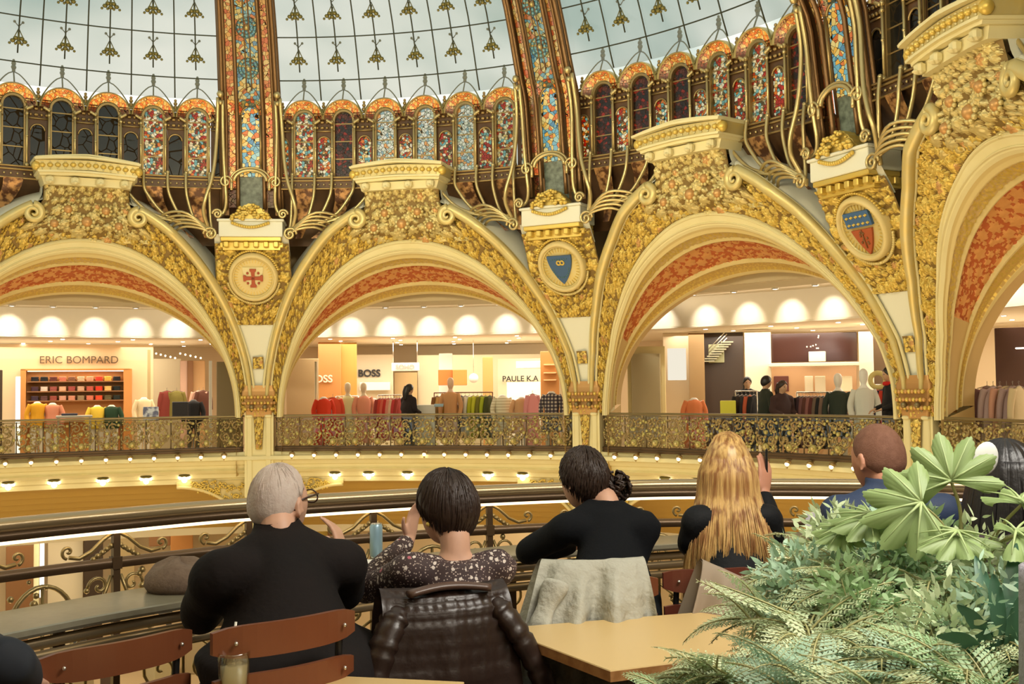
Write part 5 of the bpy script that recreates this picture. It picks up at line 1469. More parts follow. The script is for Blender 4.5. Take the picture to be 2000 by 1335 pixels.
fill_rack(656, 700, 14.3, 1.40, [('peach', srgb(225, 170, 130)), ('pale green', srgb(200, 205, 150)), ('cream', srgb(230, 215, 170)), ('tan', srgb(200, 160, 110)), ('blush', srgb(225, 185, 160))], 'clothes rack of pale garments behind the cream dress', 'the pale rack behind the cream dress', chrome)
CR = [('brown', srgb(120, 80, 40)), ('tan', srgb(190, 150, 90)), ('pink', srgb(220, 170, 160)), ('mustard', srgb(200, 150, 40)), ('mustard yellow', srgb(205, 160, 50)), ('dark brown', srgb(90, 50, 30)), ('navy', srgb(45, 50, 70)), ('grey', srgb(150, 140, 120)), ('white', srgb(220, 215, 200)), ('lime', srgb(175, 175, 30)), ('yellow green', srgb(190, 190, 50)), ('olive', srgb(120, 115, 40)), ('lime green', srgb(170, 180, 40)), ('dark green', srgb(70, 75, 35))]
fill_rack(848, 962, 13.4, 1.46, CR, 'long clothes rack of mustard and lime garments in the middle bay', 'the mustard and lime rack', mat('rack_brown', (.25, .12, .06, 1), .4, .3))
ms(880, 13.0, 'mannequin in a tan jacket and mustard trousers before the mustard rack', srgb(205, 150, 100), 6, True, 'top', (.75, .5, .35, 1), top=1.80)
stripe = mat('striped_cloth', (.80, .74, .60, 1), .8); 
def pat(name, a, b, scale, kind='stripe'):
    m_ = mat(name, a, .8); nt = m_.node_tree; N = nt.nodes; L = nt.links; p = N['Principled BSDF']; tc = N.new('ShaderNodeTexCoord')
    mx = N.new('ShaderNodeMix'); mx.data_type = 'RGBA'; mx.inputs[6].default_value = a; mx.inputs[7].default_value = b
    w1 = N.new('ShaderNodeTexWave'); w1.bands_direction = 'Z'; w1.inputs['Scale'].default_value = scale; L.new(tc.outputs['Object'], w1.inputs['Vector'])
    if kind == 'check':
        w2 = N.new('ShaderNodeTexWave'); w2.bands_direction = 'X'; w2.inputs['Scale'].default_value = scale; L.new(tc.outputs['Object'], w2.inputs['Vector'])
        ad = N.new('ShaderNodeMath'); ad.operation = 'MULTIPLY'; L.new(w1.outputs['Fac'], ad.inputs[0]); L.new(w2.outputs['Fac'], ad.inputs[1]); src = ad.outputs[0]
    else: src = w1.outputs['Fac']
    L.new(src, mx.inputs[0]); L.new(mx.outputs[2], p.inputs['Base Color']); return m_
ms(981, 13.2, 'mannequin in a cream striped cardigan', (1, 1, 1, 1), 7, False, 'coat', top=1.66, mt=pat('cream_stripe', (.62, .54, .34, 1), (.85, .80, .62, 1), 5))
ms(1018, 13.1, 'mannequin in a beige flowered coat left of the checked coat', srgb(215, 165, 120), 9, False, 'coat', top=1.60)
p = on_cyl(1040, 760, 13.2); garment((p.x, p.y, 1.45), cam_rz(p)+.9, srgb(225, 150, 150), 'pink coat hanging beside the beige flowered coat', 3, 1.2)
ms(1077, 12.7, 'mannequin in a black and white checked coat next to the middle pillar', (1, 1, 1, 1), 10, False, 'coat', top=1.74, mt=pat('check_cloth', (.03, .02, .04, 1), (.70, .60, .50, 1), 4.2, 'check'))
panel('till_counter', 'pale desk in the middle shop where the dark haired seller stands', 'counter', 800, 790, 850, 815, 12.9, mat('till_pale', (.72, .70, .62, 1), .5), .35, None, True)
panel('monitor', 'pale blue lit monitor on the desk in the middle shop', 'monitor', 848, 788, 866, 794, 12.6, mat('monitor_blue', (.35, .50, .60, 1), .3), .04)

# ---- right bay
panel('grey_door', 'tall grey beige door right of the middle pillar', 'door', 1234, 690, 1290, 830, 13.9, mat('greige_door', (.42, .34, .18, 1), .5), .08, None, True)
panel('door_frame', 'cream frame round the tall grey beige door', 'door frame', 1226, 676, 1300, 832, 14.05, cream_yel, .06, None, True)
panel('lit_case', 'white lit display case right of the grey beige door', 'display case', 1304, 680, 1340, 742, 15.0, glow('case_light', (1, .92, .75, 1), .9), .2)
panel('display_wall', 'beige wall behind the white lit case', 'wall panel', 1296, 650, 1350, 815, 15.6, shop_wall, .1, None, True)
panel('brown_pier', 'brown wood pier left of the dark staircase opening', 'pier', 1346, 650, 1376, 812, 15.4, mat('pier_brown', (.36, .22, .09, 1), .5), .3, None, True)
o, c, w_, tp, bt = panel('dark_opening', 'dark opening with a staircase behind it', 'opening', 1376, 648, 1452, 812, 16.6, darkp, .1, None, True)
root = thing('staircase', 'pale staircase with dark steps in the dark opening', 'staircase', (c.x, c.y, 0), cam_rz(c)); m = MB(); m2 = MB()
q0, q1 = on_cyl(1384, 705, 16.3), on_cyl(1420, 668, 16.3)
for i in range(9):
    p = q0 + (q1-q0)*(i/8); m.box(p, (.28, .3, .03), cam_rz(c)); 
for t in (0, .09, .18): m2.tube([q0 + Vector((0, 0, .10+t)), q1 + Vector((0, 0, .10+t))], .012, 5)
obj('tread', m, [mat('tread_grey', (.45, .42, .28, 1), .5)], root); obj('banister', m2, [chrome], root)
panel('stair_wall', 'pale green wall seen behind the staircase', 'wall panel', 1384, 672, 1414, 708, 16.45, mat('sage', (.50, .50, .28, 1), .6), .05)
panel('shop_column', 'cream square column right of the dark staircase opening', 'column', 1456, 648, 1506, 812, 15.6, shop_lite, .4, None, True)
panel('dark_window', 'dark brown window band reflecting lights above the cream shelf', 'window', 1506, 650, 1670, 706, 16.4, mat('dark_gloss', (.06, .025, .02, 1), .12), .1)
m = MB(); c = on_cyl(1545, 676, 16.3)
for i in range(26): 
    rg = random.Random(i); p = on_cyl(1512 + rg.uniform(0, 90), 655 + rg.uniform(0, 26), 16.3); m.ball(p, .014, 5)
o = obj('reflected_bulbs', m, [bulbm], None, c); props(o, 'glowing dots standing for lights reflected in the dark brown window band', 'lights', None, 'stuff')  # glowing beads stand in for lamp reflections in the glass
panel('stair_soffit', 'slanting cream stair soffit in the dark window band', 'stair', 1580, 686, 1612, 706, 16.25, shop_lite, .05); 
panel('cream_shelf', 'long cream shelf above the display niches in the right bay', 'shelf', 1504, 708, 1674, 715, 15.8, shop_lite, .4)
panel('niche_back', 'tan back of the display niches in the right bay', 'wall panel', 1506, 715, 1670, 812, 16.5, mat('niche_tan', (.55, .32, .16, 1), .5), .08, None, True)
for i, (x0, x1) in enumerate(((1512, 1540), (1572, 1588), (1592, 1612), (1632, 1664))):
    panel('display_niche', ['dark red niche at the left under the cream shelf', 'narrow cream niche under the cream shelf', 'second cream niche under the cream shelf', 'wide bright niche behind the white mannequins'][i], 'niche', x0, 734, x1, 764, 16.2, [mat('niche_red', (.12, .03, .02, 1), .5), shop_lite, shop_lite, mat('niche_bright', (.85, .75, .5, 1), .5)][i], .1)
panel('shop_column', 'cream square column right of the cream shelf', 'column', 1679, 648, 1706, 812, 15.4, shop_lite, .4, None, True)
panel('dark_opening', 'dark passage left of the right pillar', 'opening', 1706, 648, 1790, 812, 16.2, mat('passage_dark', (.10, .055, .02, 1), .5), .1, None, True)
ms(1355, 12.9, 'mannequin wearing orange pink trousers at the left of the right bay', srgb(225, 130, 80), 11, False, 'dress', top=1.55)
panel('display_box', 'bright yellow box on a stand behind the right balustrade', 'box', 1407, 782, 1437, 810, 12.4, mat('bright_yellow', (.80, .75, .06, 1), .5), .25)
DK = [('black', srgb(25, 22, 24)), ('dark brown', srgb(50, 35, 30)), ('charcoal', srgb(45, 42, 45)), ('rust', srgb(190, 90, 60)), ('black wool', srgb(22, 20, 22))]
fill_rack(1436, 1478, 12.8, 1.43, DK, 'clothes rack of black garments left of the two shoppers', 'the black rack left of the shoppers', chrome)
DR = [('black', srgb(25, 25, 28)), ('dark purple', srgb(60, 40, 50)), ('mauve', srgb(120, 80, 80)), ('brown', srgb(90, 50, 40)), ('dark pink', srgb(140, 90, 85)), ('maroon', srgb(90, 40, 35)), ('grey brown', srgb(110, 90, 75)), ('black silk', srgb(22, 20, 22)), ('taupe', srgb(120, 95, 80)), ('dark grey', srgb(50, 48, 48))]
fill_rack(1556, 1625, 12.8, 1.40, DR, 'clothes rack of dark purple garments right of the two shoppers', 'the dark purple rack', chrome)
ms(1637, 12.6, 'white mannequin with a dark green top left of the all white one', srgb(40, 50, 40), 12, True, 'coat', (.80, .80, .78, 1), top=1.74)
ms(1687, 12.0, 'all white mannequin with white robe near the right pillar', srgb(215, 215, 205), 13, True, 'coat', (.85, .84, .80, 1), top=1.80)
m = MB(); c = on_cyl(1715, 742, 13.0); M = Matrix.Translation(c) @ Matrix.Rotation(cam_rz(c), 4, 'Z') @ Matrix.Rotation(PI/2, 4, 'X')
m.tube([M @ Vector((.13*math.cos(2*PI*i/24), .13*math.sin(2*PI*i/24), 0)) for i in range(25)], .045, 10); o = obj('wreath', m, [mat('wreath_yellow', (.70, .58, .22, 1), .6)], None, c); props(o, 'yellow straw wreath beside the person in red', 'wreath')
fill_rack(1708, 1745, 13.2, 1.52, [('red', srgb(200, 40, 30)), ('navy', srgb(30, 30, 60)), ('red orange', srgb(205, 60, 40)), ('dark', srgb(30, 25, 30))], 'clothes rack of red garments beside the right pillar', 'the red rack by the right pillar', chrome)
# far right bay
panel('dark_shelves', 'dark brown shelving at the right edge behind the near arch', 'shelves', 1948, 640, 2010, 830, 13.6, mat('dark_shelving', (.13, .06, .04, 1), .4), .3, None, True)
panel('light_bar', 'thin glowing bar on the dark shelving at the right edge', 'light', 1984, 678, 2008, 681, 13.3, glow('bar_light', (1, .85, .7, 1), 4), .05)
for i, (x, cn, c) in enumerate(((1928, 'mauve', srgb(150, 110, 110)), (1940, 'lilac', srgb(190, 165, 165)), (1953, 'pink', srgb(200, 150, 130)), (1966, 'beige', srgb(205, 180, 140)), (1978, 'grey lilac', srgb(165, 140, 140)), (1990, 'cream', srgb(210, 190, 150)))):
    p = on_cyl(x, 760, 11.9); garment((p.x, p.y, 1.52), cam_rz(p)+.5*(i % 3), c, cn + ' dress hanging at the right edge behind the near balustrade', i, 1.15, .34)
# shoppers
def stander(x, r, az, label, top_c, hairm, H=1.68, hand_=None, legm=jeans, hs=1.0, longhair=False, y=760, scarf=None):
    p = on_cyl(x, y, r); f = Vector((math.sin(az), math.cos(az), 0)); rt = Vector((math.cos(az), -math.sin(az), 0)); B = Vector((p.x, p.y, 0)); k = H/1.70
    def J(a, b_, z): return B + rt*a + f*b_ + Vector((0, 0, z*k))
    P = dict(base=B, rz=-az, az=az, pelvis=J(0, 0, .92), chest=J(0, .0, 1.22), neck=J(0, .01, 1.44), head=J(0, .03, 1.575), haz=az, lel=J(-.25, .02, 1.12), lwr=J(-.16, .22, 1.05), rel=J(.25, .02, 1.12), rwr=J(.16, .22, 1.05), lk=J(-.1, .02, .5), rk=J(.1, .02, .5), la=J(-.1, 0, .09), ra=J(.1, 0, .09), skin=skin_c, topmat=cloth(top_c), legmat=legm, seed=int(x), collar=.03, fold=.005)
    root, T = build_person('person', label, P, None, .45)
    hm = hair_shell(T, lambda u: .95 + 1.35*((1-math.cos(u))/2)**.6, lambda u, v: .012, n=40, m_=14); obj('hair', hm, [hairm], root)
    if scarf: m = MB(); m.tube([P['neck'] + rt*.09*math.cos(t*.5) + f*.09*math.sin(t*.5) for t in range(14)], .035, 8); obj('scarf', m, [cloth(scarf)], root)
    if longhair: m = MB(); limb(m, [T @ Vector((0, -.05, .06)), T @ Vector((0, -.09, -.06)), T @ Vector((0, -.10, -.22))], [.07, .075, .05]); obj('long_hair', m, [hairm], root)
    return root
stander(797, 12.4, math.radians(70), 'person with dark hair in black behind the middle balustrade', srgb(30, 20, 22), hair_bk, 1.66, longhair=True)
stander(1459, 13.6, math.radians(200), 'person in black with long black hair by the dark staircase opening', srgb(20, 20, 26), hair_bk, 1.72, longhair=True)
stander(1494, 12.2, math.radians(100), 'person in a dark green coat, left of the two shoppers', srgb(35, 42, 32), hair_bk, 1.72)
stander(1526, 12.2, math.radians(170), 'person with long brown hair in dark clothes, right of the two shoppers', srgb(60, 38, 36), hair_dk, 1.62, longhair=True)
stander(1740, 11.75, math.radians(-70), 'person with black hair, dark coat and red scarf by the right pillar', srgb(16, 18, 28), hair_bk, 1.82, scarf=srgb(200, 30, 25))
# ------------------------------------------------------------------ terrace: slab, railing, counter, furniture
RAILP = [(-3.6, -10.6), (-2.5, -9.3), (-1.4, -8.28), (-.52, -7.72), (-.06, -7.49), (.37, -7.32), (.95, -7.21), (1.55, -7.15), (2.20, -7.18), (2.64, -7.27), (3.28, -7.58), (4.0, -8.1), (4.9, -9.0), (5.6, -10.0)]
rail = smooth([Vector((x, y, 0)) for x, y in RAILP], 160)
m = MB()
poly = [Vector((-6, -24, 0)), Vector((-6, -10.6, 0))] + [p + Vector((0, .12, 0)) for p in rail] + [Vector((9, -10, 0)), Vector((9, -24, 0))]
n = len(poly); m.add(poly + [p - Vector((0, 0, .25)) for p in poly], [tuple(range(n))[::-1], tuple(range(n, 2*n))] + [(i, (i+1) % n, n+(i+1) % n, n+i) for i in range(n)], 0, False)
struct('floor', m, [mat('terrace_floor', (.20, .14, .09, 1), .4)])
rail_br = mat('rail_bronze', (.44, .34, .20, 1), .28, .7); rail_dk = mat('rail_dark', (.12, .075, .04, 1), .35, .5); rail_gd = mat('rail_gilt', (.40, .30, .13, 1), .35, .65)
def sweep(pts, prof_, mb, mi=0):
    rings = []
    for i, p in enumerate(pts):
        t = (pts[min(i+1, len(pts)-1)] - pts[max(i-1, 0)]); t.z = 0; t.normalize(); nrm = Vector((-t.y, t.x, 0))
        rings.append([p + nrm*a + Vector((0, 0, b)) for a, b in prof_])
    mb.loft(rings, True, True, mi, True)
root = thing('railing', 'bronze terrace railing with a warm light strip, curving across the picture behind the seated people', 'railing', (.95, -7.2, 0), 0)
m = MB(); sweep(rail, [(.035, 1.035), (.025, 1.05), (-.025, 1.05), (-.04, 1.04), (-.045, 1.015), (-.03, 1.0), (.03, 1.0), (.04, 1.015)], m); obj('handrail', m, [rail_br], root)
m = MB(); sweep(rail, [(.03, .965), (.03, 1.0), (-.03, 1.0), (-.03, .965)], m); sweep(rail, [(.012, .81), (.012, .85), (-.016, .85), (-.016, .81)], m); sweep(rail, [(.014, .08), (.014, .12), (-.014, .12), (-.014, .08)], m); obj('rail_bar', m, [rail_dk], root)
m = MB(); sweep(rail, [(-.004, .952), (-.004, .964), (-.03, .964), (-.03, .952)], m); obj('light_strip', m, [glow('rail_light', (1, .74, .42, 1), 3.0)], root)
def rail_at(s):
    L_ = 0
    for i in range(len(rail)-1):
        d = (rail[i+1]-rail[i]).length
        if L_ + d >= s: t = (rail[i+1]-rail[i])/d; return rail[i] + t*(s-L_), t
        L_ += d
    return rail[-1], (rail[-1]-rail[-2]).normalized()
def near_s(x):   # arc length where the rail passes world x
    L_ = 0
    for i in range(len(rail)-1):
        if rail[i+1].x >= x: return L_
        L_ += (rail[i+1]-rail[i]).length
s0 = near_s(1.05); SP = .59
for j in range(-5, 6):
    s_ = s0 + j*SP; p, t = rail_at(s_)
    m = MB(); m.box(p + Vector((0, 0, .5)), (.028, .028, .98), math.atan2(t.y, t.x)); m.box(p + Vector((0, 0, .83)), (.04, .04, .05), math.atan2(t.y, t.x)); obj('post', m, [rail_dk], root)
    m = MB(); rg = random.Random(j)
    for sx in (-1, 1):
        def L(x, z, d=0):
            q, tt = rail_at(s_ + sx*x); return q + Vector((0, 0, z)) + Vector((-tt.y, tt.x, 0))*(-.0-d)
        # crest scroll between handrail and middle bar, arches below, spirals at the foot
        def spi(cx, cz, R_, turn, st, rad=.007, dr=1):
            m.tube([L(cx + R_*(1-i/22)*math.cos(st + dr*turn*PI*i/22), cz + R_*(1-i/22)*math.sin(st + dr*turn*PI*i/22)) for i in range(22)], rad, 6)
        m.tube([L(.01, .955), L(.05, .93), L(.10, .885), L(.15, .862), L(.19, .87)], .009, 6); spi(.195, .893, .028, 2.2, -1.4)
        m.tube([L(.015, .90), L(.05, .875), L(.09, .855)], .007, 6)
        for i in range(5): m.ball(L(.02 + .018*i, .90 - .012*i), .012, 6)
        m.tube([L(.295 - .0 - .13*math.cos(PI*i/16) - .0, .60 + .17*math.sin(PI*i/16)) for i in range(17)], .010, 6)
        m.tube([L(.295 - .07*math.cos(PI*i/14), .60 + .10*math.sin(PI*i/14)) for i in range(15)], .007, 6)
        m.tube([L(.02, .78), L(.05, .70), L(.10, .62), L(.165, .60)], .008, 6)
        spi(.07, .74, .045, 2.4, 0); spi(.10, .50, .07, 2.8, 1.5, dr=-1); spi(.20, .36, .085, 2.8, 2.5); spi(.09, .24, .07, 2.6, .5, dr=-1); spi(.22, .18, .05, 2.4, 4)
        m.tube([L(.295, .77), L(.295, .10)], .007, 6); m.tube([L(.01, .45), L(.12, .38), L(.29, .52)], .007, 6)
        for i in range(12): m.ball(L(rg.uniform(.02, .28), rg.uniform(.15, .80)), rg.uniform(.008, .016), 6)
    obj('scrollwork', m, [rail_gd], root)
# counter
CF = smooth([Vector((x, y, 0)) for x, y in ((-2.6, -10.6), (-1.6, -9.62), (-.39, -8.66), (.1, -8.34), (.75, -8.02), (1.45, -7.80), (2.26, -7.74), (2.95, -7.82), (3.9, -8.4), (4.6, -9.1))], 90)
CB = smooth([Vector((x, y, 0)) for x, y in ((-2.9, -10.2), (-1.8, -9.16), (-.45, -8.28), (.04, -7.97), (.75, -7.68), (1.57, -7.49), (2.30, -7.46), (3.05, -7.60), (4.0, -8.13), (4.8, -8.9))], 90)
root = thing('bar_counter', 'long curved grey bar counter at which the visitors sit, along the railing', 'counter', (.75, -7.9, 0), 0)
m = MB(); rings = []
for a, b in zip(CF, CB):
    u = (b-a).normalized(); rings.append([a + Vector((0, 0, .772)), a - u*.008 + Vector((0, 0, .782)), a - u*.004 + Vector((0, 0, .798)), a + u*.012 + Vector((0, 0, .80)), b + Vector((0, 0, .80)), b + Vector((0, 0, .772))])
m.loft(rings, True, True, 0, False); obj('countertop', m, [mat('counter_grey', (.30, .28, .20, 1), .28, .25, noise=(30, (.24, .22, .16, 1), .3))], root)
for zc in (.742, .700, .658):
    m = MB(); sweep([p + (q-p).normalized()*.05 for p, q in zip(CF, CB)], [(.008, zc+.015), (-.012, zc+.018), (-.018, zc), (-.012, zc-.018), (.008, zc-.015)], m); obj('apron_slat', m, [rail_br], root)
for i in (8, 22, 36, 50, 64, 78):
    m = MB(); p = CB[i]*.7 + CF[i]*.3; m.box(p + Vector((0, 0, .39)), (.04, .04, .77), .3); obj('leg', m, [rail_dk], root)

wood_ch = mat('chair_wood', (.20, .065, .025, 1), .32, noise=(3, (.15, .045, .018, 1), .3)); blk_metal = mat('black_metal', (.02, .02, .02, 1), .4, .5)
def chair(label, ctr, az, w_=.42, zt=.895, mw=wood_ch):
    """ctr: point on the floor below the middle of the backrest; az: facing"""
    root = thing('wooden_chair', label, 'chair', (ctr[0], ctr[1], 0), -az, 'wooden chairs on the terrace')
    V = lambda x, y, z: Vector((x, y, z))
    def slat(z, h, w2):
        m = MB(); rings = []
        for i in range(13):
            q = i/12*2-1; x = q*w2/2; yb = -.045*(1-q*q); e = h/2*(1-.35*abs(q)**6)
            rings.append([V(x, yb-.008, z-e), V(x, yb-.008, z+e), V(x, yb+.008, z+e), V(x, yb+.008, z-e)])
        m.loft(rings, True, True, 0, False); obj('back_slat', m, [mw], root, local=True)
    slat(zt-.04, .085, w_); slat(zt-.155, .065, w_*.98)
    m = MB()
    for s in (-1, 1): m.tube(smooth([V(s*(w_/2-.05), -.01, zt-.02), V(s*(w_/2-.045), .01, zt-.2), V(s*(w_/2-.03), .05, .46)], 10), .011, 8)
    m.tube([V(-(w_/2-.03), .05, .45), V(w_/2-.03, .05, .45), V(w_/2-.03, .42, .45), V(-(w_/2-.03), .42, .45), V(-(w_/2-.03), .05, .45)], .011, 8); obj('frame', m, [blk_metal], root, local=True)
    for s in (-1, 1):
        for z in (zt-.04, zt-.155): m = MB(); m.ball(V(s*(w_/2-.05), -.036, z), .006, 8); obj('screw', m, [chrome], root, local=True)
    m = MB(); m.bbox((0, .24, .47), (w_, .40, .02), 0, .008); obj('seat', m, [mw], root, local=True)
    for sx in (-1, 1):
        for y0, y1 in ((.05, .0), (.42, .46)): m = MB(); m.tube([V(sx*(w_/2-.03), y0, .46), V(sx*(w_/2-.0), y1, 0)], .011, 8); obj('leg', m, [blk_metal], root, local=True)
    return root
c1 = at_depth(558, 1232, 2.90); chair('wooden chair of the white haired man, in front of the drinking glass', c1, math.radians(-22), .42, .925)
c0 = at_depth(232, 1285, 2.95); chair('empty dark wooden chair at the lower left', c0, math.radians(-30), .44, .86)
c4 = at_depth(1388, 1150, 4.0); chair('dark red wooden chair behind the long haired blonde person', c4, math.radians(10), .36, .86, mat('dark_red_wood', (.14, .035, .02, 1), .35))
c2 = at_depth(868, 1150, 3.35); chair('wooden chair hidden under the quilted jacket', c2, math.radians(-4), .40, .86)
c3 = at_depth(1175, 1120, 3.85); chair('wooden chair under the pale grey coat', c3, math.radians(14), .40, .86)
# tables
tbl = mat('table_wood', (.68, .48, .21, 1), .32, noise=(1.2, (.62, .43, .18, 1), .3)); tedge = mat('table_edge', (.50, .25, .09, 1), .45, noise=(30, (.36, .16, .05, 1), .15))
def table(label, pts, zt=.74):
    c = sum((Vector((x, y, 0)) for x, y in pts), Vector())/4; root = thing('table', label, 'table', (c.x, c.y, 0), 0)
    P4 = [Vector((x, y, 0)) for x, y in pts]; rings = []
    def inset(k, z): return [c + (p-c)*k + Vector((0, 0, z)) for p in P4]
    m = MB(); m.loft([inset(1, zt-.032), inset(1, zt-.003), inset(.995, zt)], True, True, 0, False)
    for i in range(len(m.f)):
        pass
    m.m = [1 if (len(f) == 4 and k < 4) else 0 for k, f in enumerate(m.f)]
    obj('tabletop', m, [tbl, tedge], root)
    m = MB(); m.tube([Vector((c.x, c.y, .02)), Vector((c.x, c.y, zt-.03))], .03, 12); obj('pedestal', m, [blk_metal], root)
    m = MB(); m.bbox((c.x, c.y, .012), (.42, .42, .022), .2, .005); obj('foot', m, [blk_metal], root)
    m = MB(); m.bbox((c.x, c.y, zt-.045), (.3, .3, .022), .2, .005); obj('support', m, [blk_metal], root); return root
A_ = on_z(974, 1226, .74); B_ = on_z(1192, 1309, .74); D_ = on_z(1262, 1203, .74); C_ = B_ + (D_-A_)*1.0
table('square pale wood table right of the quilted jacket, half hidden by ferns', [(A_.x, A_.y), (B_.x, B_.y), (B_.x + (D_.x-A_.x)*1.55, B_.y + (D_.y-A_.y)*1.0+.07), (A_.x + (D_.x-A_.x)*1.5, A_.y + (D_.y-A_.y)*1.5)])
E_ = on_z(512, 1312, .74)
table('pale wood table at the bottom edge under the drinking glass', [(E_.x, E_.y), (E_.x+.5, E_.y-.30), (E_.x+.2, E_.y-.85), (E_.x-.42, E_.y-.5)])
# drinking glass with straw
g = at_depth(457, 1300, 2.78); gb = Vector((g.x, g.y, .74))
root = thing('drinking_glass', 'tall drinking glass with a straw and a pale drink at the bottom edge', 'glass', gb, 0)
zr = at_depth(457, 1272, 2.78).z - .74
m = MB(); m.lathe([(.001, .004), (.030, .004), (.033, .012), (.038, zr), (.0405, zr), (.0405, zr-.004), (.035, .0), (.001, 0)], gb, 28); obj('tumbler', m, [glass('clear_glass', (.92, .93, .88, 1), .16, .02)], root)
m = MB(); m.lathe([(.001, .012), (.031, .012), (.034, zr*.72), (.001, zr*.72)], gb, 24); obj('drink', m, [mat('pale_drink', (.62, .52, .32, 1), .2, trans=.3)], root)
m = MB(); m.tube([gb + Vector((.012, .0, .02)), gb + Vector((-.004, .01, zr)), gb + Vector((.006, .012, zr+.072))], .0035, 8); obj('straw', m, [mat('straw_clear', (.75, .72, .6, 1), .2)], root)
for i in range(3):
    m = MB(); m.bbox(gb + Vector((.012*math.cos(i*2.1), .012*math.sin(i*2.1), zr*.74)), (.018, .018, .018), i, .003); obj('ice_cube', m, [glass('ice', (.9, .92, .9, 1), .3, .1)], root)
# things on the counter
p = on_z(352, 1150, .80)
root = thing('flat_cap', 'brown grey flat cap lying on the counter beside the white haired man', 'cap', (p.x, p.y, .80), .3)
m = MB(); rings = []
for r_, z in ((.001, .0), (.115, .0), (.128, .02), (.125, .05), (.10, .085), (.05, .105), (.001, .108)): rings.append([Vector((r_*1.0*math.cos(2*PI*k/30), r_*1.05*math.sin(2*PI*k/30)*(1+.03*math.sin(k*.9)), z*(1+.12*math.sin(2*PI*k/30*3+z*20)))) for k in range(30)])
m.loft(rings); obj('crown', m, [mat('tweed', (.20, .14, .10, 1), .9, bump=(120, .5, .004), noise=(60, (.13, .09, .065, 1), .3))], root, local=True)
m = MB(); m.loft([[Vector((.10*math.cos(t), .10*math.sin(t), .004)) for t in np.linspace(-.9, .9, 14)], [Vector((.165*math.cos(t*.8), .13*math.sin(t), .006)) for t in np.linspace(-.9, .9, 14)], [Vector((.165*math.cos(t*.8), .13*math.sin(t), .014)) for t in np.linspace(-.9, .9, 14)], [Vector((.10*math.cos(t), .10*math.sin(t), .02)) for t in np.linspace(-.9, .9, 14)]], False, False); obj('peak', m, [mat('tweed_dark', (.10, .07, .05, 1), .9)], root, local=True)
p = on_z(735, 1088, .80)
root = thing('drink_can', 'slim pale blue drink can on the counter left of the woman in the flowered blouse', 'can', (p.x, p.y, .80), 0)
hz = at_depth(735, 1022, depth(p)).z - .80
m = MB(); m.lathe([(.001, .002), (.022, .0), (.0275, .010), (.0275, hz-.012), (.0235, hz-.002), (.022, hz), (.001, hz-.004)], (p.x, p.y, .80), 28); obj('can_body', m, [mat('can_blue', (.33, .52, .66, 1), .3, .35)], root)
m = MB(); m.lathe([(.001, hz+.0005), (.0225, hz+.0005), (.0235, hz-.002), (.001, hz-.003)], (p.x, p.y, .80), 24); m.bbox((p.x, p.y-.006, .80+hz+.002), (.008, .016, .002), 0, .001); obj('can_lid', m, [chrome], root)
p = on_z(700, 1103, .80)
m = MB(); m.bbox((p.x, p.y, .803), (.16, .11, .006), .2, .01); m.bbox((p.x+.01, p.y+.01, .809), (.12, .08, .004), .5, .005); o = obj('napkin', m, [mat('paper_white', (.82, .80, .76, 1), .8)], None, (p.x, p.y, .80)); props(o, 'white paper napkins on the counter left of the flowered blouse', 'napkin')
p = on_z(1590, 1052, .80)
root = thing('table_card', 'small white card stand on the counter left of the ferns', 'card stand', (p.x, p.y, .80), -.4)
m = MB(); m.bbox((0, 0, .006), (.05, .05, .012), 0, .004); obj('foot', m, [blk_metal], root, local=True)
m = MB(); m.bbox((0, 0, .07), (.075, .006, .11), 0, .002); obj('card', m, [mat('card_lilac', (.72, .70, .78, 1), .5)], root, local=True)
# quilted jacket hung over the chair back
def drape(root, T, path, w_, n=60, nu=70, fold=.02, seed=0, quilt=0, mats=None, name='cloth', local=True, flare=0, skew=0):
    """path: (y,z) profile across the chair back; cloth hangs both sides of it"""
    P_ = smooth([Vector((0, y, z)) for y, z in path], nu+1); rg = random.Random(seed); ph = [rg.uniform(0, 6) for _ in range(6)]; m = MB(); L_ = [0]
    for i in range(nu): L_.append(L_[-1] + (P_[i+1]-P_[i]).length)
    top = max(range(nu+1), key=lambda i: P_[i].z)
    rows = []
    for i in range(nu+1):
        t = (P_[min(i+1, nu)] - P_[max(i-1, 0)]).normalized(); nrm = Vector((0, -t.z, t.y)); dist = abs(L_[i]-L_[top]); row = []
        for j in range(n+1):
            q = j/n*2-1; x = q*(w_/2 + flare*dist) + skew*dist
            f = fold*min(1, dist*4)*(math.sin(q*7+ph[0]) + .6*math.sin(q*13+ph[1] + dist*3) + .4*math.sin(q*4 + dist*9 + ph[2]))
            if quilt:
                s_ = (dist/quilt) % 1; f += .016*abs(math.sin(PI*s_))**.5 + .0018*math.sin(q*46 + int(dist/quilt)*2.1) * math.sin(PI*s_)
            edge = 1 - abs(q)**8; y_off = -.05*(q*q)*0
            p = P_[i] + nrm*(f*edge); row.append(T @ Vector((x, p.y + .05*q*q, p.z)))
        rows.append(row)
    m.grid(rows, nu, n)
    # second skin slightly inside gives the cloth its thickness
    rows2 = [[p + T.to_3x3() @ Vector((0, 0, -.006)) for p in r] for r in rows]; m.grid(rows2, nu, n)
    return obj(name, m, mats, root, local=local)
puff = mat('puffer_nylon', (.026, .014, .010, 1), .36, 0, bump=(30, .25, .008), spec=.5)
root = thing('quilted_jacket', 'shiny dark brown quilted jacket hung over the chair of the woman in the flowered blouse', 'jacket', (c2.x, c2.y, .5), math.radians(4))
T0 = Matrix.Translation((0, -.02, -.5))
drape(root, T0, [(.06, .42), (.05, .70), (.035, .88), (-.01, .925), (-.07, .86), (-.10, .70), (-.12, .50), (-.13, .25), (-.14, .10)], .40, fold=.006, quilt=.048, mats=[puff], name='jacket_back', flare=.07)
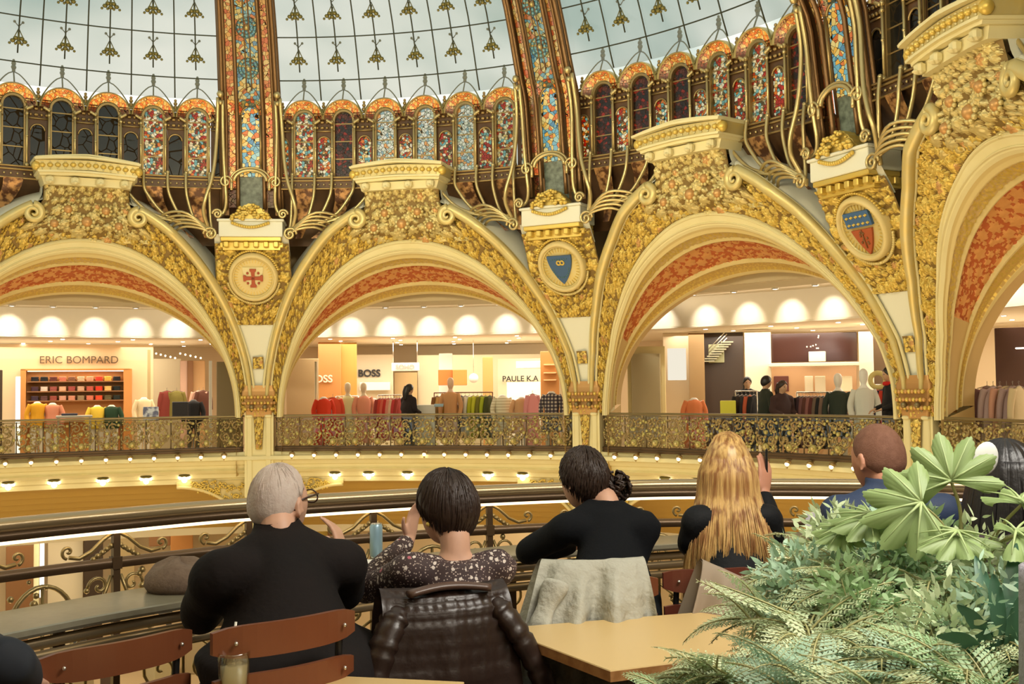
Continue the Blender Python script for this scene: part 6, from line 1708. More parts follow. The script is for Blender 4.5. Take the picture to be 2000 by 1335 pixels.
for s in (-1, 1):
    m = MB(); pts = smooth([Vector((s*.15, -.02, .37)), Vector((s*.215, -.07, .27)), Vector((s*(.265 if s < 0 else .30), -.08, .10)), Vector((s*(.27 if s < 0 else .36), -.06, -.12)), Vector((s*(.25 if s < 0 else .40), -.05, -.38))], 60)
    m.tube(pts, [(.042 + .006*abs(math.sin(i*PI/4))**.7 + .002*math.sin(i*2.3))*min(1, .55+i/12) for i in range(60)], 18, flat=.75); obj('sleeve', m, [puff], root, local=True)
m = MB(); pts = [Vector((-.13+.26*i/14, -.055+.02*math.sin(i/14*PI), .415+.012*math.sin(i/14*PI))) for i in range(15)]; m.tube(pts, .020, 12, flat=.6); obj('collar', m, [mat('puffer_lining', (.09, .05, .035, 1), .35)], root, local=True)
# pale grey coat over the next chair
coatm = mat('coat_grey', (.42, .41, .34, 1), .85, bump=(7, .9, .06)); coatl = mat('coat_lining', (.30, .235, .17, 1), .8)
root = thing('grey_coat', 'pale grey coat thrown over the chair behind the square wood table', 'coat', (c3.x, c3.y, .5), math.radians(-14))
drape(root, Matrix.Translation((-.03, -.02, -.5)), [(.08, .55), (.06, .78), (.02, .90), (-.04, .92), (-.10, .84), (-.15, .72), (-.17, .60), (-.20, .45)], .36, fold=.045, seed=4, mats=[coatm], name='coat_body', flare=.20, skew=-.10)
drape(root, Matrix.Translation((.12, -.03, -.49)) @ Matrix.Rotation(math.radians(24), 4, 'Y'), [(.06, .66), (.03, .88), (-.03, .92), (-.08, .86), (-.12, .70), (-.14, .56)], .30, fold=.026, seed=8, mats=[coatl], name='lapel', flare=.22, skew=.30)
m = MB(); pts = smooth([Vector((-.17, -.10, .36)), Vector((-.24, -.16, .22)), Vector((-.25, -.20, .08)), Vector((-.17, -.22, .02))], 26); m.tube(pts, [.05-.0008*i + .008*math.sin(i*.9) for i in range(26)], 16, flat=.6); obj('sleeve', m, [coatm], root, local=True)
# lower floor seen through the scrollwork
for i, (x0, y0, x1, y1, r, mt_, lb) in enumerate((
    (14, 1066, 64, 1150, 16.4, wood_br, 'dark brown shop panel of the lower floor at the far left'), (66, 1060, 76, 1160, 15.8, cream, 'cream post of the lower floor left of the lit tube'),
    (78, 1058, 86, 1165, 15.6, glow('lower_tube', (1, .9, .75, 1), 2.5), 'bright vertical light tube of the lower floor'), (165, 1030, 200, 1150, 16.4, darkp, 'dark shop opening of the lower floor behind the scrollwork'),
    (96, 1050, 160, 1160, 16.7, shop_lite, 'cream shop wall of the lower floor right of the light tube'), (232, 1035, 262, 1160, 16.5, beige, 'beige shop panel of the lower floor'), (292, 1022, 332, 1065, 16.3, wood_br, 'dark shelves with orange lights of the lower floor'),
    (334, 1020, 376, 1085, 16.2, wood_or, 'orange lit shop panel of the lower floor left of the white haired man'), (600, 1012, 640, 1045, 16.4, mat('sign_yellow', (.75, .55, .12, 1), .5), 'yellow shop panel of the lower floor right of the white haired man'),
    (640, 1010, 655, 1045, 16.3, wood_br, 'brown post of the lower floor'), (760, 1005, 800, 1035, 16.3, mat('rose_panel', (.50, .25, .18, 1), .5), 'rose brown shop panel of the lower floor'), (1258, 1015, 1300, 1050, 16.2, mat('yellow_display', (.80, .62, .05, 1), .4), 'bright yellow display of the lower floor'),
    (1530, 1010, 1580, 1050, 16.3, darkp, 'dark opening of the lower floor left of the ferns'))):
    c, w_, h_ = rectp(x0, y0, x1, y1, r); m = MB(); top = c.z+h_/2; zb = -5.2 if i in (0, 1, 3, 4, 5) else c.z-h_/2
    m.bbox((c.x, c.y, (top+zb)/2), (w_, .12, top-zb), cam_rz(c), .01); o = obj('display_board', m, [mt_], None, (c.x, c.y, zb)); props(o, lb, 'display board')
rg = random.Random(9)
for i in range(26):
    x = rg.choice([rg.uniform(60, 400), rg.uniform(600, 1060), rg.uniform(1250, 1600)]); p = on_cyl(x, 1120, rg.uniform(12.5, 15.8)); zt = -5.2+rg.uniform(1.4, 2.0)
    c_ = rg.choice([(.5, .4, .25, 1), (.6, .5, .3, 1), (.15, .1, .08, 1), (.45, .2, .1, 1), (.7, .65, .5, 1), (.25, .3, .2, 1)])
    root = thing('display_stand', 'small display stand on the floor below, glimpsed through the scrollwork', 'display stand', (p.x, p.y, -5.2), rg.uniform(0, 3), 'display stands on the floor below')
    m = MB(); m.bbox((0, 0, .45), (.5, .4, .9), 0, .02); obj('plinth', m, [cloth(c_)], root, local=True)
    m = MB(); m.lathe([(.001, .9), (.16, .9), (.14, 1.3), (.18, 1.6), (.05, 1.8), (.001, 1.8)], n=14); obj('goods', m, [cloth(rg.choice([(.7, .5, .3, 1), (.5, .1, .08, 1), (.75, .7, .6, 1), (.1, .1, .1, 1)]))], root, local=True)
# ------------------------------------------------------------------ visitors seated at the counter
def seated(name_label, px, ytop, Z, azd, hazd, spec, grp=None):
    az, haz = math.radians(azd), math.radians(hazd); s = spec.get('s', 1.0)
    top = at_depth(px, ytop, Z); fwd = Vector((math.sin(az), math.cos(az), 0)); rt = Vector((math.cos(az), -math.sin(az), 0)); up = Vector((0, 0, 1))
    hd = top - up*(.115*s + spec.get('hairtop', .01)); hf = Vector((math.sin(haz), math.cos(haz), 0)); lean = spec.get('lean', .12)
    nec = hd - up*spec.get('nz', .118)*s - hf*.030 - fwd*spec.get('nf', .03) + rt*spec.get('nx', 0); nec = Vector(nec)
    che = nec - up*.27*s - fwd*lean*.45; pel = Vector((nec.x, nec.y, 0)) - fwd*lean + up*(.575)
    P = dict(base=(pel.x, pel.y, 0), rz=-az, az=az, haz=haz, pelvis=pel, chest=che, neck=nec, head=hd, tilt=spec.get('tilt', -.05), s=s)
    def E(k, default):
        v = spec.get(k)
        if v is None: return default
        if len(v) == 2: return on_z(v[0], v[1], spec.get('cz', .845))
        return at_depth(v[0], v[1], v[2])
    P['lel'] = E('lel', nec - rt*.30 + fwd*.22 - up*.32); P['rel'] = E('rel', nec + rt*.30 + fwd*.22 - up*.32)
    P['lwr'] = E('lwr', P['lel'] + fwd*.2 + rt*.16 + up*.0); P['rwr'] = E('rwr', P['rel'] + fwd*.2 - rt*.16)
    for sd, k, a in ((-1, 'lk', 'la'), (1, 'rk', 'ra')):
        K = pel + fwd*.42 + rt*sd*.14 - up*.02; P[k] = K; P[a] = Vector((K.x, K.y, .09)) - fwd*.05
    P.update({k: v for k, v in spec.items() if k not in ('lel', 'rel', 'lwr', 'rwr', 's', 'tilt')})
    return (*build_person('person', name_label, P, grp), P)
wool = mat('black_coat', (.006, .005, .005, 1), .85, bump=(60, .5, .004), noise=(5, (.012, .007, .006, 1), .3), spec=.25)
navy_sw = mat('dark_navy_wool', (.004, .005, .007, 1), .9, bump=(120, .5, .003), spec=.25)
blk_jk = mat('black_jacket', (.005, .006, .008, 1), .75, bump=(70, .5, .004), spec=.3)
navy_jk = mat('navy_jacket', (.018, .035, .085, 1), .7, bump=(70, .3, .003))
# flowered blouse: dark brown cloth scattered with small pale flowers
fl = bpy.data.materials.new('flowered_cloth'); fl.use_nodes = True; nt = fl.node_tree; N = nt.nodes; L = nt.links; p = N['Principled BSDF']; p.inputs['Roughness'].default_value = .75
tc = N.new('ShaderNodeTexCoord'); base = (.050, .028, .028, 1); prev = None
for i, (sc_, th, c) in enumerate(((130, .34, (.50, .40, .34, 1)), (52, .34, (.66, .58, .52, 1)), (26, .20, (.45, .12, .16, 1)))):
    v = N.new('ShaderNodeTexVoronoi'); v.inputs['Scale'].default_value = sc_; L.new(tc.outputs['Object'], v.inputs['Vector'])
    n_ = N.new('ShaderNodeTexNoise'); n_.inputs['Scale'].default_value = sc_*2.2; L.new(tc.outputs['Object'], n_.inputs['Vector'])
    ad = N.new('ShaderNodeMath'); ad.operation = 'MULTIPLY_ADD'; ad.inputs[1].default_value = .5; L.new(n_.outputs['Fac'], ad.inputs[0]); L.new(v.outputs['Distance'], ad.inputs[2])
    lt = N.new('ShaderNodeMath'); lt.operation = 'LESS_THAN'; lt.inputs[1].default_value = th + .22; L.new(ad.outputs[0], lt.inputs[0])
    sep = N.new('ShaderNodeSeparateColor'); L.new(v.outputs['Color'], sep.inputs[0]); gt = N.new('ShaderNodeMath'); gt.operation = 'GREATER_THAN'; gt.inputs[1].default_value = (.30, .40, .80)[i]; L.new(sep.outputs[0], gt.inputs[0])
    mu = N.new('ShaderNodeMath'); mu.operation = 'MULTIPLY'; L.new(lt.outputs[0], mu.inputs[0]); L.new(gt.outputs[0], mu.inputs[1])
    mx = N.new('ShaderNodeMix'); mx.data_type = 'RGBA'; L.new(mu.outputs[0], mx.inputs[0]); mx.inputs[7].default_value = c
    if prev is None: mx.inputs[6].default_value = base
    else: L.new(prev, mx.inputs[6])
    prev = mx.outputs[2]
L.new(prev, p.inputs['Base Color'])

# 1 white haired man
r1, T1, P1 = seated('person with white hair and dark rimmed glasses in a black jacket at the counter', 545, 905, 3.42, -12, 46,
    dict(s=1.02, hs=1.04, sw=.186, bulk=1.55, ab=1.22, sdrop=.115, ntop=.02, nz=.082, nf=.055, lean=.20, lel=(392, 1196, 3.40), lwr=(430, 1165, 3.80), rel=(672, 1150, 3.55), rwr=(672, 1085, 3.78), rdir=Vector((-.25, .25, 1)), rpn=Vector((-.8, .5, .1)), rcurl=.6,
         skin=skin_a, topmat=wool, legmat=jeans, collar=.055, fold=.007, seed=5, tilt=-.12, hairtop=.008))
white_hair = mat('white_hair', (.60, .52, .46, 1), .6, bump=(140, .6, .003), noise=(40, (.50, .38, .32, 1), .3))
h = hair_shell(T1, lambda u: .55 + 1.62*((1-math.cos(u))/2)**.8 - (.25 if abs(abs(u-PI)-PI/2) < .12 else 0), lambda u, v: .004 + .003*max(0, math.sin(v)), 1.05, 2, .0008)
h2 = strands(T1, 700, lambda u: .55 + 1.68*((1-math.cos(u))/2)**.8, lambda u: .010, .0016, .0012, 8, umin=.3); h.add(h2.v, h2.f); obj('hair', h, [white_hair], r1)
m = MB(); V_ = lambda x, y, z: T1 @ Vector((x, y, z))
for sx in (-1, 1):
    m.tube([V_(sx*.081, -.010, .012), V_(sx*.084, .03, .016), V_(sx*.075, .102, .014)], .0032, 6)
    m.tube([V_(sx*.081, -.010, .012), V_(sx*.082, -.028, -.012)], .003, 6)
    pts = [V_(sx*(.042+.026*math.cos(t*PI/8)*1.15), .108-.006*abs(math.cos(t*PI/8)), .004+.021*math.sin(t*PI/8)) for t in range(17)]; m.tube(pts, .0026, 6)
m.tube([V_(-.013, .110, .008), V_(.013, .110, .008)], .0026, 6); obj('glasses', m, [mat('glasses_frame', (.05, .02, .015, 1), .3)], r1)
# 2 woman with short dark hair
r2, T2, P2_ = seated('person with short dark brown hair in a brown blouse scattered with pale flowers', 870, 913, 3.62, 4, -34,
    dict(s=.97, sw=.150, bulk=.98, ab=.95, nz=.104, lean=.10, lel=(712, 1150, 3.72), lwr=(800, 1052, 3.98), ldir=Vector((.2, .1, 1)), lpn=Vector((.6, -.6, .2)), lcurl=.7, rel=(938, 1160, 3.60), rwr=(900, 1138, 3.85), skin=skin_a, topmat=fl, legmat=black_cl, ntop=-.045, neckr=(.095, .085), top_name='blouse', fold=.005, seed=8, hairtop=.03, tilt=-.06))
def bob(u, v): return .026 + .014*math.sin(v)**2
lim2 = lambda u: .80 + 1.62*((1-math.cos(u))/2)**.55
h = hair_shell(T2, lambda u: lim2(u)*.93, lambda u, v: .012 + .008*math.sin(v)**2, 1.0, 4, .001)
h2 = strands(T2, 900, lim2, lambda u: .021, .0032, .0022, 5); h.add(h2.v, h2.f); obj('hair', h, [hair_dk], r2)
m = MB(); m.ball(T2 @ Vector((-.086, -.0, -.035)), .008, 8); obj('earring', m, [gold], r2)
# 3 woman with tied dark hair
r3, T3, P3_ = seated('person with curly dark hair tied at the side, in a black jumper', 1137, 873, 4.30, 14, -22,
    dict(s=.98, sw=.152, bulk=1.02, ab=1.0, nz=.10, nf=.05, lean=.24, lel=(1030, 1078, 4.35), lwr=(1120, 1066, 4.55), rel=(1232, 1095, 4.2), rwr=(1190, 1080, 4.45), skin=skin_a, topmat=navy_sw, legmat=jeans, top_name='jumper', fold=.006, seed=11, collar=.045, hairtop=.018, tilt=-.12, nx=.06))
lim3 = lambda u: .85 + 1.50*((1-math.cos(u))/2)**.6
h = hair_shell(T3, lambda u: lim3(u)*.92, lambda u, v: .010, 1.0, 6, .001)
h2 = strands(T3, 700, lim3, lambda u: .016, .0034, .0042, 6, curl=9); h.add(h2.v, h2.f); obj('hair', h, [hair_dk], r3)
m = MB(); rg = random.Random(2); bc = T3 @ Vector((.10, -.085, -.015))
for i in range(110):
    d = Vector((rg.gauss(0, 1), rg.gauss(0, 1), rg.gauss(0, 1))).normalized(); c = bc + d*.042; e = d.orthogonal().normalized()*.022
    m.tube(smooth([bc + d*.02, c + e, c + d*.02 - e*.4, c + d*.012 + e.cross(d)*.9], 8), .0055, 5)
obj('hair_bun', m, [hair_dk], r3)
# 4 blonde
r4, T4, P4_ = seated('person with very long blonde hair in a black jacket holding up a phone', 1420, 843, 4.30, 14, 26,
    dict(s=.98, hs=1.0, sw=.142, bulk=.98, ab=.88, lean=.12, lel=(1346, 1062, 4.25), lwr=(1352, 1070, 4.5), rel=(1512, 1045, 4.25), rwr=(1492, 962, 4.40), rdir=Vector((.15, .1, 1)), rpn=Vector((-.2, 1, 0)), rcurl=.35, skin=skin_b, topmat=blk_jk, legmat=black_cl, fold=.006, seed=13, hairtop=.022, tilt=.0))
blonde = bpy.data.materials.new('blonde_hair'); blonde.use_nodes = True; nt = blonde.node_tree; N = nt.nodes; L = nt.links; p = N['Principled BSDF']; p.inputs['Roughness'].default_value = .38
tc = N.new('ShaderNodeTexCoord'); mp = N.new('ShaderNodeMapping'); mp.inputs['Scale'].default_value = (60, 60, 2.5); L.new(tc.outputs['Object'], mp.inputs[0]); nn = N.new('ShaderNodeTexNoise'); nn.inputs['Scale'].default_value = 1.0; nn.inputs['Detail'].default_value = 3; L.new(mp.outputs[0], nn.inputs['Vector'])
cr = N.new('ShaderNodeValToRGB'); cr.color_ramp.elements[0].position = .36; cr.color_ramp.elements[0].color = (.30, .13, .04, 1); cr.color_ramp.elements[1].position = .60; cr.color_ramp.elements[1].color = (.68, .44, .16, 1); L.new(nn.outputs['Fac'], cr.inputs[0]); L.new(cr.outputs[0], p.inputs['Base Color'])
h = hair_shell(T4, lambda u: .8 + 1.60*((1-math.cos(u))/2)**.55, lambda u, v: .014, 1.0, 9, .0004, n=140); obj('hair_cap', h, [blonde], r4)
m = MB(); rg = random.Random(21); fwd4 = Vector((math.sin(P4_['az']), math.cos(P4_['az']), 0))
for i in range(1150):
    u = PI + rg.uniform(-1.85, 1.85); v = rg.uniform(.05, .6)
    x, y, z = math.sin(v)*math.sin(u), math.sin(v)*math.cos(u), math.cos(v); a = T4 @ Vector((x*.093, y*.115, z*.137))
    x, y = math.sin(u), math.cos(u); b = T4 @ Vector((x*(.101+.006*rg.random()), y*.122, .0)); c = T4 @ Vector((x*(.108+.016*rg.random()), y*.124 - .01, -.11))
    side = x; ln = .16 + .30*rg.random()**1.4 + .06*math.sin(u*13); d_ = c + Vector((0, 0, -.13)) + T4.to_3x3() @ Vector((x*.034, -.030 - .025*rg.random(), 0))
    clump = math.sin(u*11+.7)*.010; e = d_ + Vector((0, 0, -ln*.55)) + T4.to_3x3() @ Vector((x*.018 + clump, -.02, 0)); f_ = e + Vector((0, 0, -ln*.40)) + T4.to_3x3() @ Vector((clump*1.5, .01, 0))
    w_ = rg.uniform(.0012, .0026); m.tube(smooth([a, b, c, d_, e, f_], 14), [w_*(1.0 if q < 7 else max(.1, 1-(q-7)/6.6)) for q in range(14)], 4)
obj('long_hair', m, [blonde], r4)
ph_ = P4_['rwr'] + Vector((.035, .03, .10)); root = thing('phone', 'dark phone held up in the right hand of the blonde person', 'phone', ph_, 1.0)
m = MB(); m.bbox((0, 0, 0), (.075, .008, .15), 0, .003); obj('case', m, [blk_metal], root, local=True)
m = MB(); m.bbox((0, .0045, 0), (.068, .001, .14), 0, .0003); obj('screen', m, [mat('phone_screen', (.05, .06, .08, 1), .1)], root, local=True)
root = thing('phone', 'phone lying by the left hand of the blonde person', 'phone', P4_['lel'] + Vector((.08, -.02, -.03)), .3); root.location.z = .806
m = MB(); m.bbox((0, 0, 0), (.07, .14, .009), 0, .003); obj('case', m, [mat('phone_white', (.7, .68, .62, 1), .3)], root, local=True)
# 5 man with cropped hair
r5, T5, P5_ = seated('person with cropped brown hair and a navy jacket, right of the blonde person', 1713, 829, 3.90, 14, -6,
    dict(s=1.02, hs=1.05, sw=.180, bulk=1.12, ab=1.1, nz=.10, nf=.04, lean=.16, lel=(1628, 1010, 3.95), lwr=(1612, 1022, 4.2), rel=(1830, 1060, 3.9), rwr=(1800, 1050, 4.2), skin=skin_b, topmat=navy_jk, legmat=jeans, collar=.05, fold=.006, seed=17, hairtop=.006, tilt=-.05))
crop = mat('cropped_hair', (.14, .055, .028, 1), .8, bump=(220, .7, .003), noise=(60, (.22, .10, .06, 1), .3))
h = hair_shell(T5, lambda u: .75 + 1.30*((1-math.cos(u))/2)**.6, lambda u, v: .004, 1.06, 9, .0006); obj('hair', h, [crop], r5)
# 6 dark haired person at the right edge
r6, T6, P6_ = seated('person with long black hair behind the big leaves at the right edge', 1960, 858, 3.35, 20, 10,
    dict(s=.98, sw=.18, bulk=1.0, lean=.1, skin=skin_c, topmat=mat('dark_plum', (.03, .015, .02, 1), .8), legmat=black_cl, fold=.005, seed=19, hairtop=.025))
h = hair_shell(T6, lambda u: .9 + 1.5*((1-math.cos(u))/2)**.5, lambda u, v: .026, 1.0, 12, .004); obj('hair', h, [hair_bk], r6)
m = MB(); rg = random.Random(5)
for i in range(160):
    u = PI + rg.uniform(-1.9, 1.9); x, y = math.sin(u), math.cos(u); a = T6 @ Vector((x*.08, y*.10, .08)); b = T6 @ Vector((x*.11, y*.13, -.03)); c = T6 @ Vector((x*.125, y*.14, -.16)); d_ = T6 @ Vector((x*.10, y*.14-.01, -.30))
    m.tube(smooth([a, b, c, d_], 10), [.007*(1 if q < 7 else 1-(q-7)/3.5) for q in range(10)], 5)
obj('long_hair', m, [hair_bk], r6)
cp = at_depth(1925, 895, 3.20); m = MB(); M = Matrix.Translation(cp) @ Matrix.Rotation(-math.radians(22), 4, 'Z') @ Matrix.Rotation(PI/2, 4, 'X') @ Matrix.Rotation(-.25, 4, 'Z')
m.ball((0, 0, 0), 1, 24, sc=(.036, .050, .012), M=M); obj('hair_patch', m, [mat('pale_patch', (.70, .72, .66, 1), .4)], r6, label='large pale oval patch in the hair')  # pale oval among the hair, with no set identity
# 7 dark figure cut by the left border
r7, T7, P7_ = seated('person in dark blue black clothes cut by the left edge', -215, 1010, 2.5, 0, 0,
    dict(s=1.0, sw=.20, bulk=1.15, lean=.0, rel=(20, 1290, 2.42), rwr=(60, 1330, 2.7), skin=skin_a, topmat=mat('midnight_cloth', (.010, .014, .022, 1), .8), legmat=jeans, fold=.005, seed=23, hairtop=.01))
h = hair_shell(T7, lambda u: .9 + 1.3*((1-math.cos(u))/2)**.6, lambda u, v: .015, 1.0, 12, .004); obj('hair', h, [hair_dk], r7)
for sx in (T7,): pass
# ------------------------------------------------------------------ planting at the right: ferns and a large leaved plant
def leafmat(name, c, c2):
    m_ = mat(name, c, .5, noise=(7, c2, .25)); 
    nt = m_.node_tree; N = nt.nodes; L = nt.links; p = N['Principled BSDF']; out = N['Material Output']
    tl = N.new('ShaderNodeBsdfTranslucent'); tl.inputs[0].default_value = c2; mx = N.new('ShaderNodeMixShader'); mx.inputs[0].default_value = .22
    L.new(p.outputs[0], mx.inputs[1]); L.new(tl.outputs[0], mx.inputs[2]); L.new(mx.outputs[0], out.inputs[0]); return m_
fern_a = leafmat('fern_pale', (.62, .68, .42, 1), (.50, .62, .36, 1)); fern_b = leafmat('fern_green', (.42, .56, .30, 1), (.28, .46, .22, 1)); fern_c = leafmat('fern_blue_green', (.44, .58, .42, 1), (.32, .50, .34, 1)); big_l = leafmat('big_leaf', (.30, .40, .15, 1), (.24, .34, .12, 1)); stem_m = mat('fern_stem', (.36, .34, .14, 1), .5)
def pinna(mb, a, d, nrm, ln, w, n=5, mi=0):
    """one toothed leaflet"""
    d = d.normalized(); s = d.cross(nrm).normalized(); vs = [a]; fs = []
    k = 4
    for i in range(1, k+1):
        q = i/k; ww = w*math.sin(PI*min(.98, q*.82+.12)); c = a + d*ln*q - nrm*ln*.10*q*q; vs += [c + s*ww - d*ln*.03, c - s*ww - d*ln*.03]
    vs.append(a + d*ln*1.08 - nrm*ln*.13)
    fs = [(0, 1, 2)]
    for i in range(k-1): b = 1+2*i; fs.append((b, b+2, b+3, b+1))
    fs.append((2*k-1, 2*k+1, 2*k)); mb.add(vs, fs, mi, True)
def frond(mb, P0, d0, ln, droop, width, rg, twice=True, ms=1):
    """arching fern frond with paired pinnae, each split again into leaflets"""
    n = 12; pts = []; p = Vector(P0); d = Vector(d0).normalized()
    for i in range(n+1):
        pts.append(p.copy()); p = p + d*ln/n; d = (d + Vector((0, 0, -droop/n))).normalized()
    mb.tube(pts, [.0028*(1-.75*i/n)+.0006 for i in range(n+1)], 4, mi=ms)
    roll = rg.uniform(-.5, .5)
    for i in range(2, n+1):
        t = (pts[i]-pts[i-1]).normalized(); side = t.cross(Vector((0, 0, 1)))
        if side.length < .05: side = t.orthogonal()
        side.normalize(); nrm = side.cross(t).normalized(); R = Matrix.Rotation(roll, 3, t); side = R @ side; nrm = R @ nrm
        q = i/n; L_ = width*math.sin(PI*(q*.78+.17))**.8*1.0 if i < n else width*.25
        for s in (-1, 1):
            dd = (side*s + t*.55 - nrm*.10).normalized(); a = pts[i]
            if twice:
                k = 5; mb.tube([a, a+dd*L_], [.0010, .0004], 3, mi=ms)
                for j in range(1, k+1):
                    b = a + dd*L_*j/(k+.5) - nrm*L_*.06*(j/k)**2; l2 = L_*.30*math.sin(PI*(j/k*.70+.20))
                    for s2 in (-1, 1): pinna(mb, b, (t*s2*1.0 + dd*.75 + nrm*rg.uniform(-.2, .2)), nrm, l2*rg.uniform(.85, 1.1), l2*.20)
                pinna(mb, a+dd*L_*.93, dd, nrm, L_*.16, L_*.05)
            else: pinna(mb, a, dd, nrm, L_, L_*.13)
def fern(label, base, nf, mt_, seed, ln=.42, width=.085, droop=1.2, spread=1.0, to=None, rise=.9, grp='ferns in the planting at the right'):
    rg = random.Random(seed); root = thing('fern', label, 'fern', base, 0, grp); B = Vector(base)
    m = MB()
    for i in range(nf):
        a = rg.uniform(0, 2*PI); el = rg.uniform(.15, 1.1)*rise; d = Vector((math.cos(a)*math.cos(el)*spread, math.sin(a)*math.cos(el)*spread, math.sin(el)))
        if to is not None: d = d + Vector(to)*rg.uniform(.1, 1)
        frond(m, B + Vector((rg.uniform(-.04, .04), rg.uniform(-.04, .04), 0)), d, ln*rg.uniform(.7, 1.15), droop*rg.uniform(.6, 1.3), width*rg.uniform(.75, 1.2), rg)
    o = obj('fronds', m, [mt_, stem_m], root); o['kind'] = 'stuff'
    m = MB(); m.lathe([(.001, -.25), (.03, -.24), (.035, -.05), (.02, 0), (.001, .01)], base, 10); obj('crown', m, [stem_m], root); return root
vd0 = (CAMP - at_depth(1800, 1150, 2.6)).normalized()
# planter boxes under the planting
root = thing('planter', 'dark planter box under the ferns, mostly below the bottom edge', 'planter', (2.0, -10.1, 0), .35)
m = MB(); m.bbox((0, 0, .36), (1.9, .62, .72), 0, .02); obj('box', m, [mat('planter_dark', (.05, .045, .04, 1), .6)], root, local=True)
m = MB(); m.bbox((0, 0, .70), (1.82, .54, .06), 0, .02); obj('soil', m, [mat('soil', (.04, .025, .015, 1), .95, bump=(30, .8, .03))], root, local=True)
FL = [(1590, 1110, 2.85, 12, fern_a, .28, .07, 'pale fern at the left edge of the planting behind the table'),
      (1680, 1120, 2.7, 12, fern_a, .26, .07, 'pale fern under the middle leafy bush'),
      (1830, 1130, 2.55, 12, fern_b, .26, .07, 'green fern right of the middle of the planting'),
      (1950, 1250, 2.4, 12, fern_a, .26, .07, 'pale fern near the right edge of the planting'),
      (1500, 1190, 2.75, 12, fern_a, .30, .075, 'pale fern whose single frond points up left of the cluster, behind the table'),
      (1640, 1090, 2.9, 16, fern_a, .30, .075, 'pale fern at the top left of the planting below the navy jacket'),
      (1760, 1150, 2.75, 16, fern_b, .32, .08, 'mid green fern in the middle of the planting'),
      (1600, 1230, 2.5, 17, fern_a, .30, .08, 'pale fern in the left middle of the planting, right of the table'),
      (1760, 1280, 2.35, 17, fern_c, .30, .08, 'blue green fern at the bottom middle of the planting'),
      (1420, 1310, 2.3, 14, fern_a, .22, .07, 'pale fern in front of the table at the bottom edge'),
      (1300, 1335, 2.25, 10, fern_b, .16, .055, 'small green fern at the bottom edge below the table corner'),
      (1560, 1330, 2.15, 16, fern_c, .26, .075, 'blue green fern at the bottom edge right of the table'),
      (1880, 1200, 2.6, 14, fern_a, .30, .08, 'pale fern under the large leaves at the right'),
      (1900, 1330, 2.2, 16, fern_b, .28, .08, 'darker green fern in the lower right corner'),
      (1700, 1350, 2.1, 14, fern_a, .26, .075, 'pale fern at the bottom edge, right of the middle of the planting')]
for i, (x, y, D, nf, mt_, ln, wd, lb) in enumerate(FL):
    p = at_depth(x, y+35, D); fern(lb, p, int(nf*2.0), mt_, i+3, ln*.80, wd*.72, 1.5, 1.0)
for i, (x, y, D, lb) in enumerate(((1640, 1068, 2.95, 'small pale leafy sprig at the top left of the planting beside the white card'), (1710, 1080, 2.85, 'pale leafy bush under the left lobed leaf'), (1800, 1090, 2.75, 'pale leafy bush under the large lobed leaves'), (1920, 1110, 2.6, 'leafy bush at the right edge under the leaves'), (1560, 1150, 2.8, 'pale leafy bush at the left of the planting above the table'), (1680, 1180, 2.6, 'pale leafy bush in the middle of the planting'), (1850, 1240, 2.4, 'leafy bush in the lower right of the planting'), (1960, 1200, 2.4, 'leafy bush near the right edge above the corner'))):
    p = at_depth(x, y, D); root = thing('leafy_bush', lb, 'plant', p, 0, 'leafy bushes between the ferns'); m = MB(); rg = random.Random(i+40)
    for j in range(620):
        d = Vector((rg.gauss(0, 1), rg.gauss(0, 1), rg.gauss(0, .9))).normalized(); c = p + d*rg.uniform(.03, .125); dd = (d + Vector((rg.gauss(0, .5), rg.gauss(0, .5), rg.gauss(0, .5)))).normalized()
        pinna(m, c, dd, (vd0 + Vector((rg.gauss(0, .5), rg.gauss(0, .5), rg.gauss(0, .5)))).normalized(), rg.uniform(.018, .040), rg.uniform(.0035, .007))
    o = obj('foliage', m, [[fern_a, fern_b, fern_c][(i*2) % 3 if i % 3 else 0]], root); o['kind'] = 'stuff'
    m = MB()
    for j in range(9):
        d = Vector((rg.gauss(0, 1), rg.gauss(0, 1), rg.gauss(0, .6)+.5)).normalized(); m.tube([p - Vector((0, 0, .12)), p + d*.10], [.003, .001], 5)
    obj('twigs', m, [stem_m], root)
# one clear frond that rises left of the planting
rg = random.Random(1); p0 = at_depth(1560, 1205, 2.6); root = thing('fern_frond', 'single pale fern frond standing out against the black jacket, left of the planting', 'fern frond', p0, 0)
m = MB(); d = at_depth(1395, 1128, 2.6) - p0; frond(m, p0, d, .215, .12, .105, random.Random(12)); obj('blade', m, [fern_a, stem_m], root)
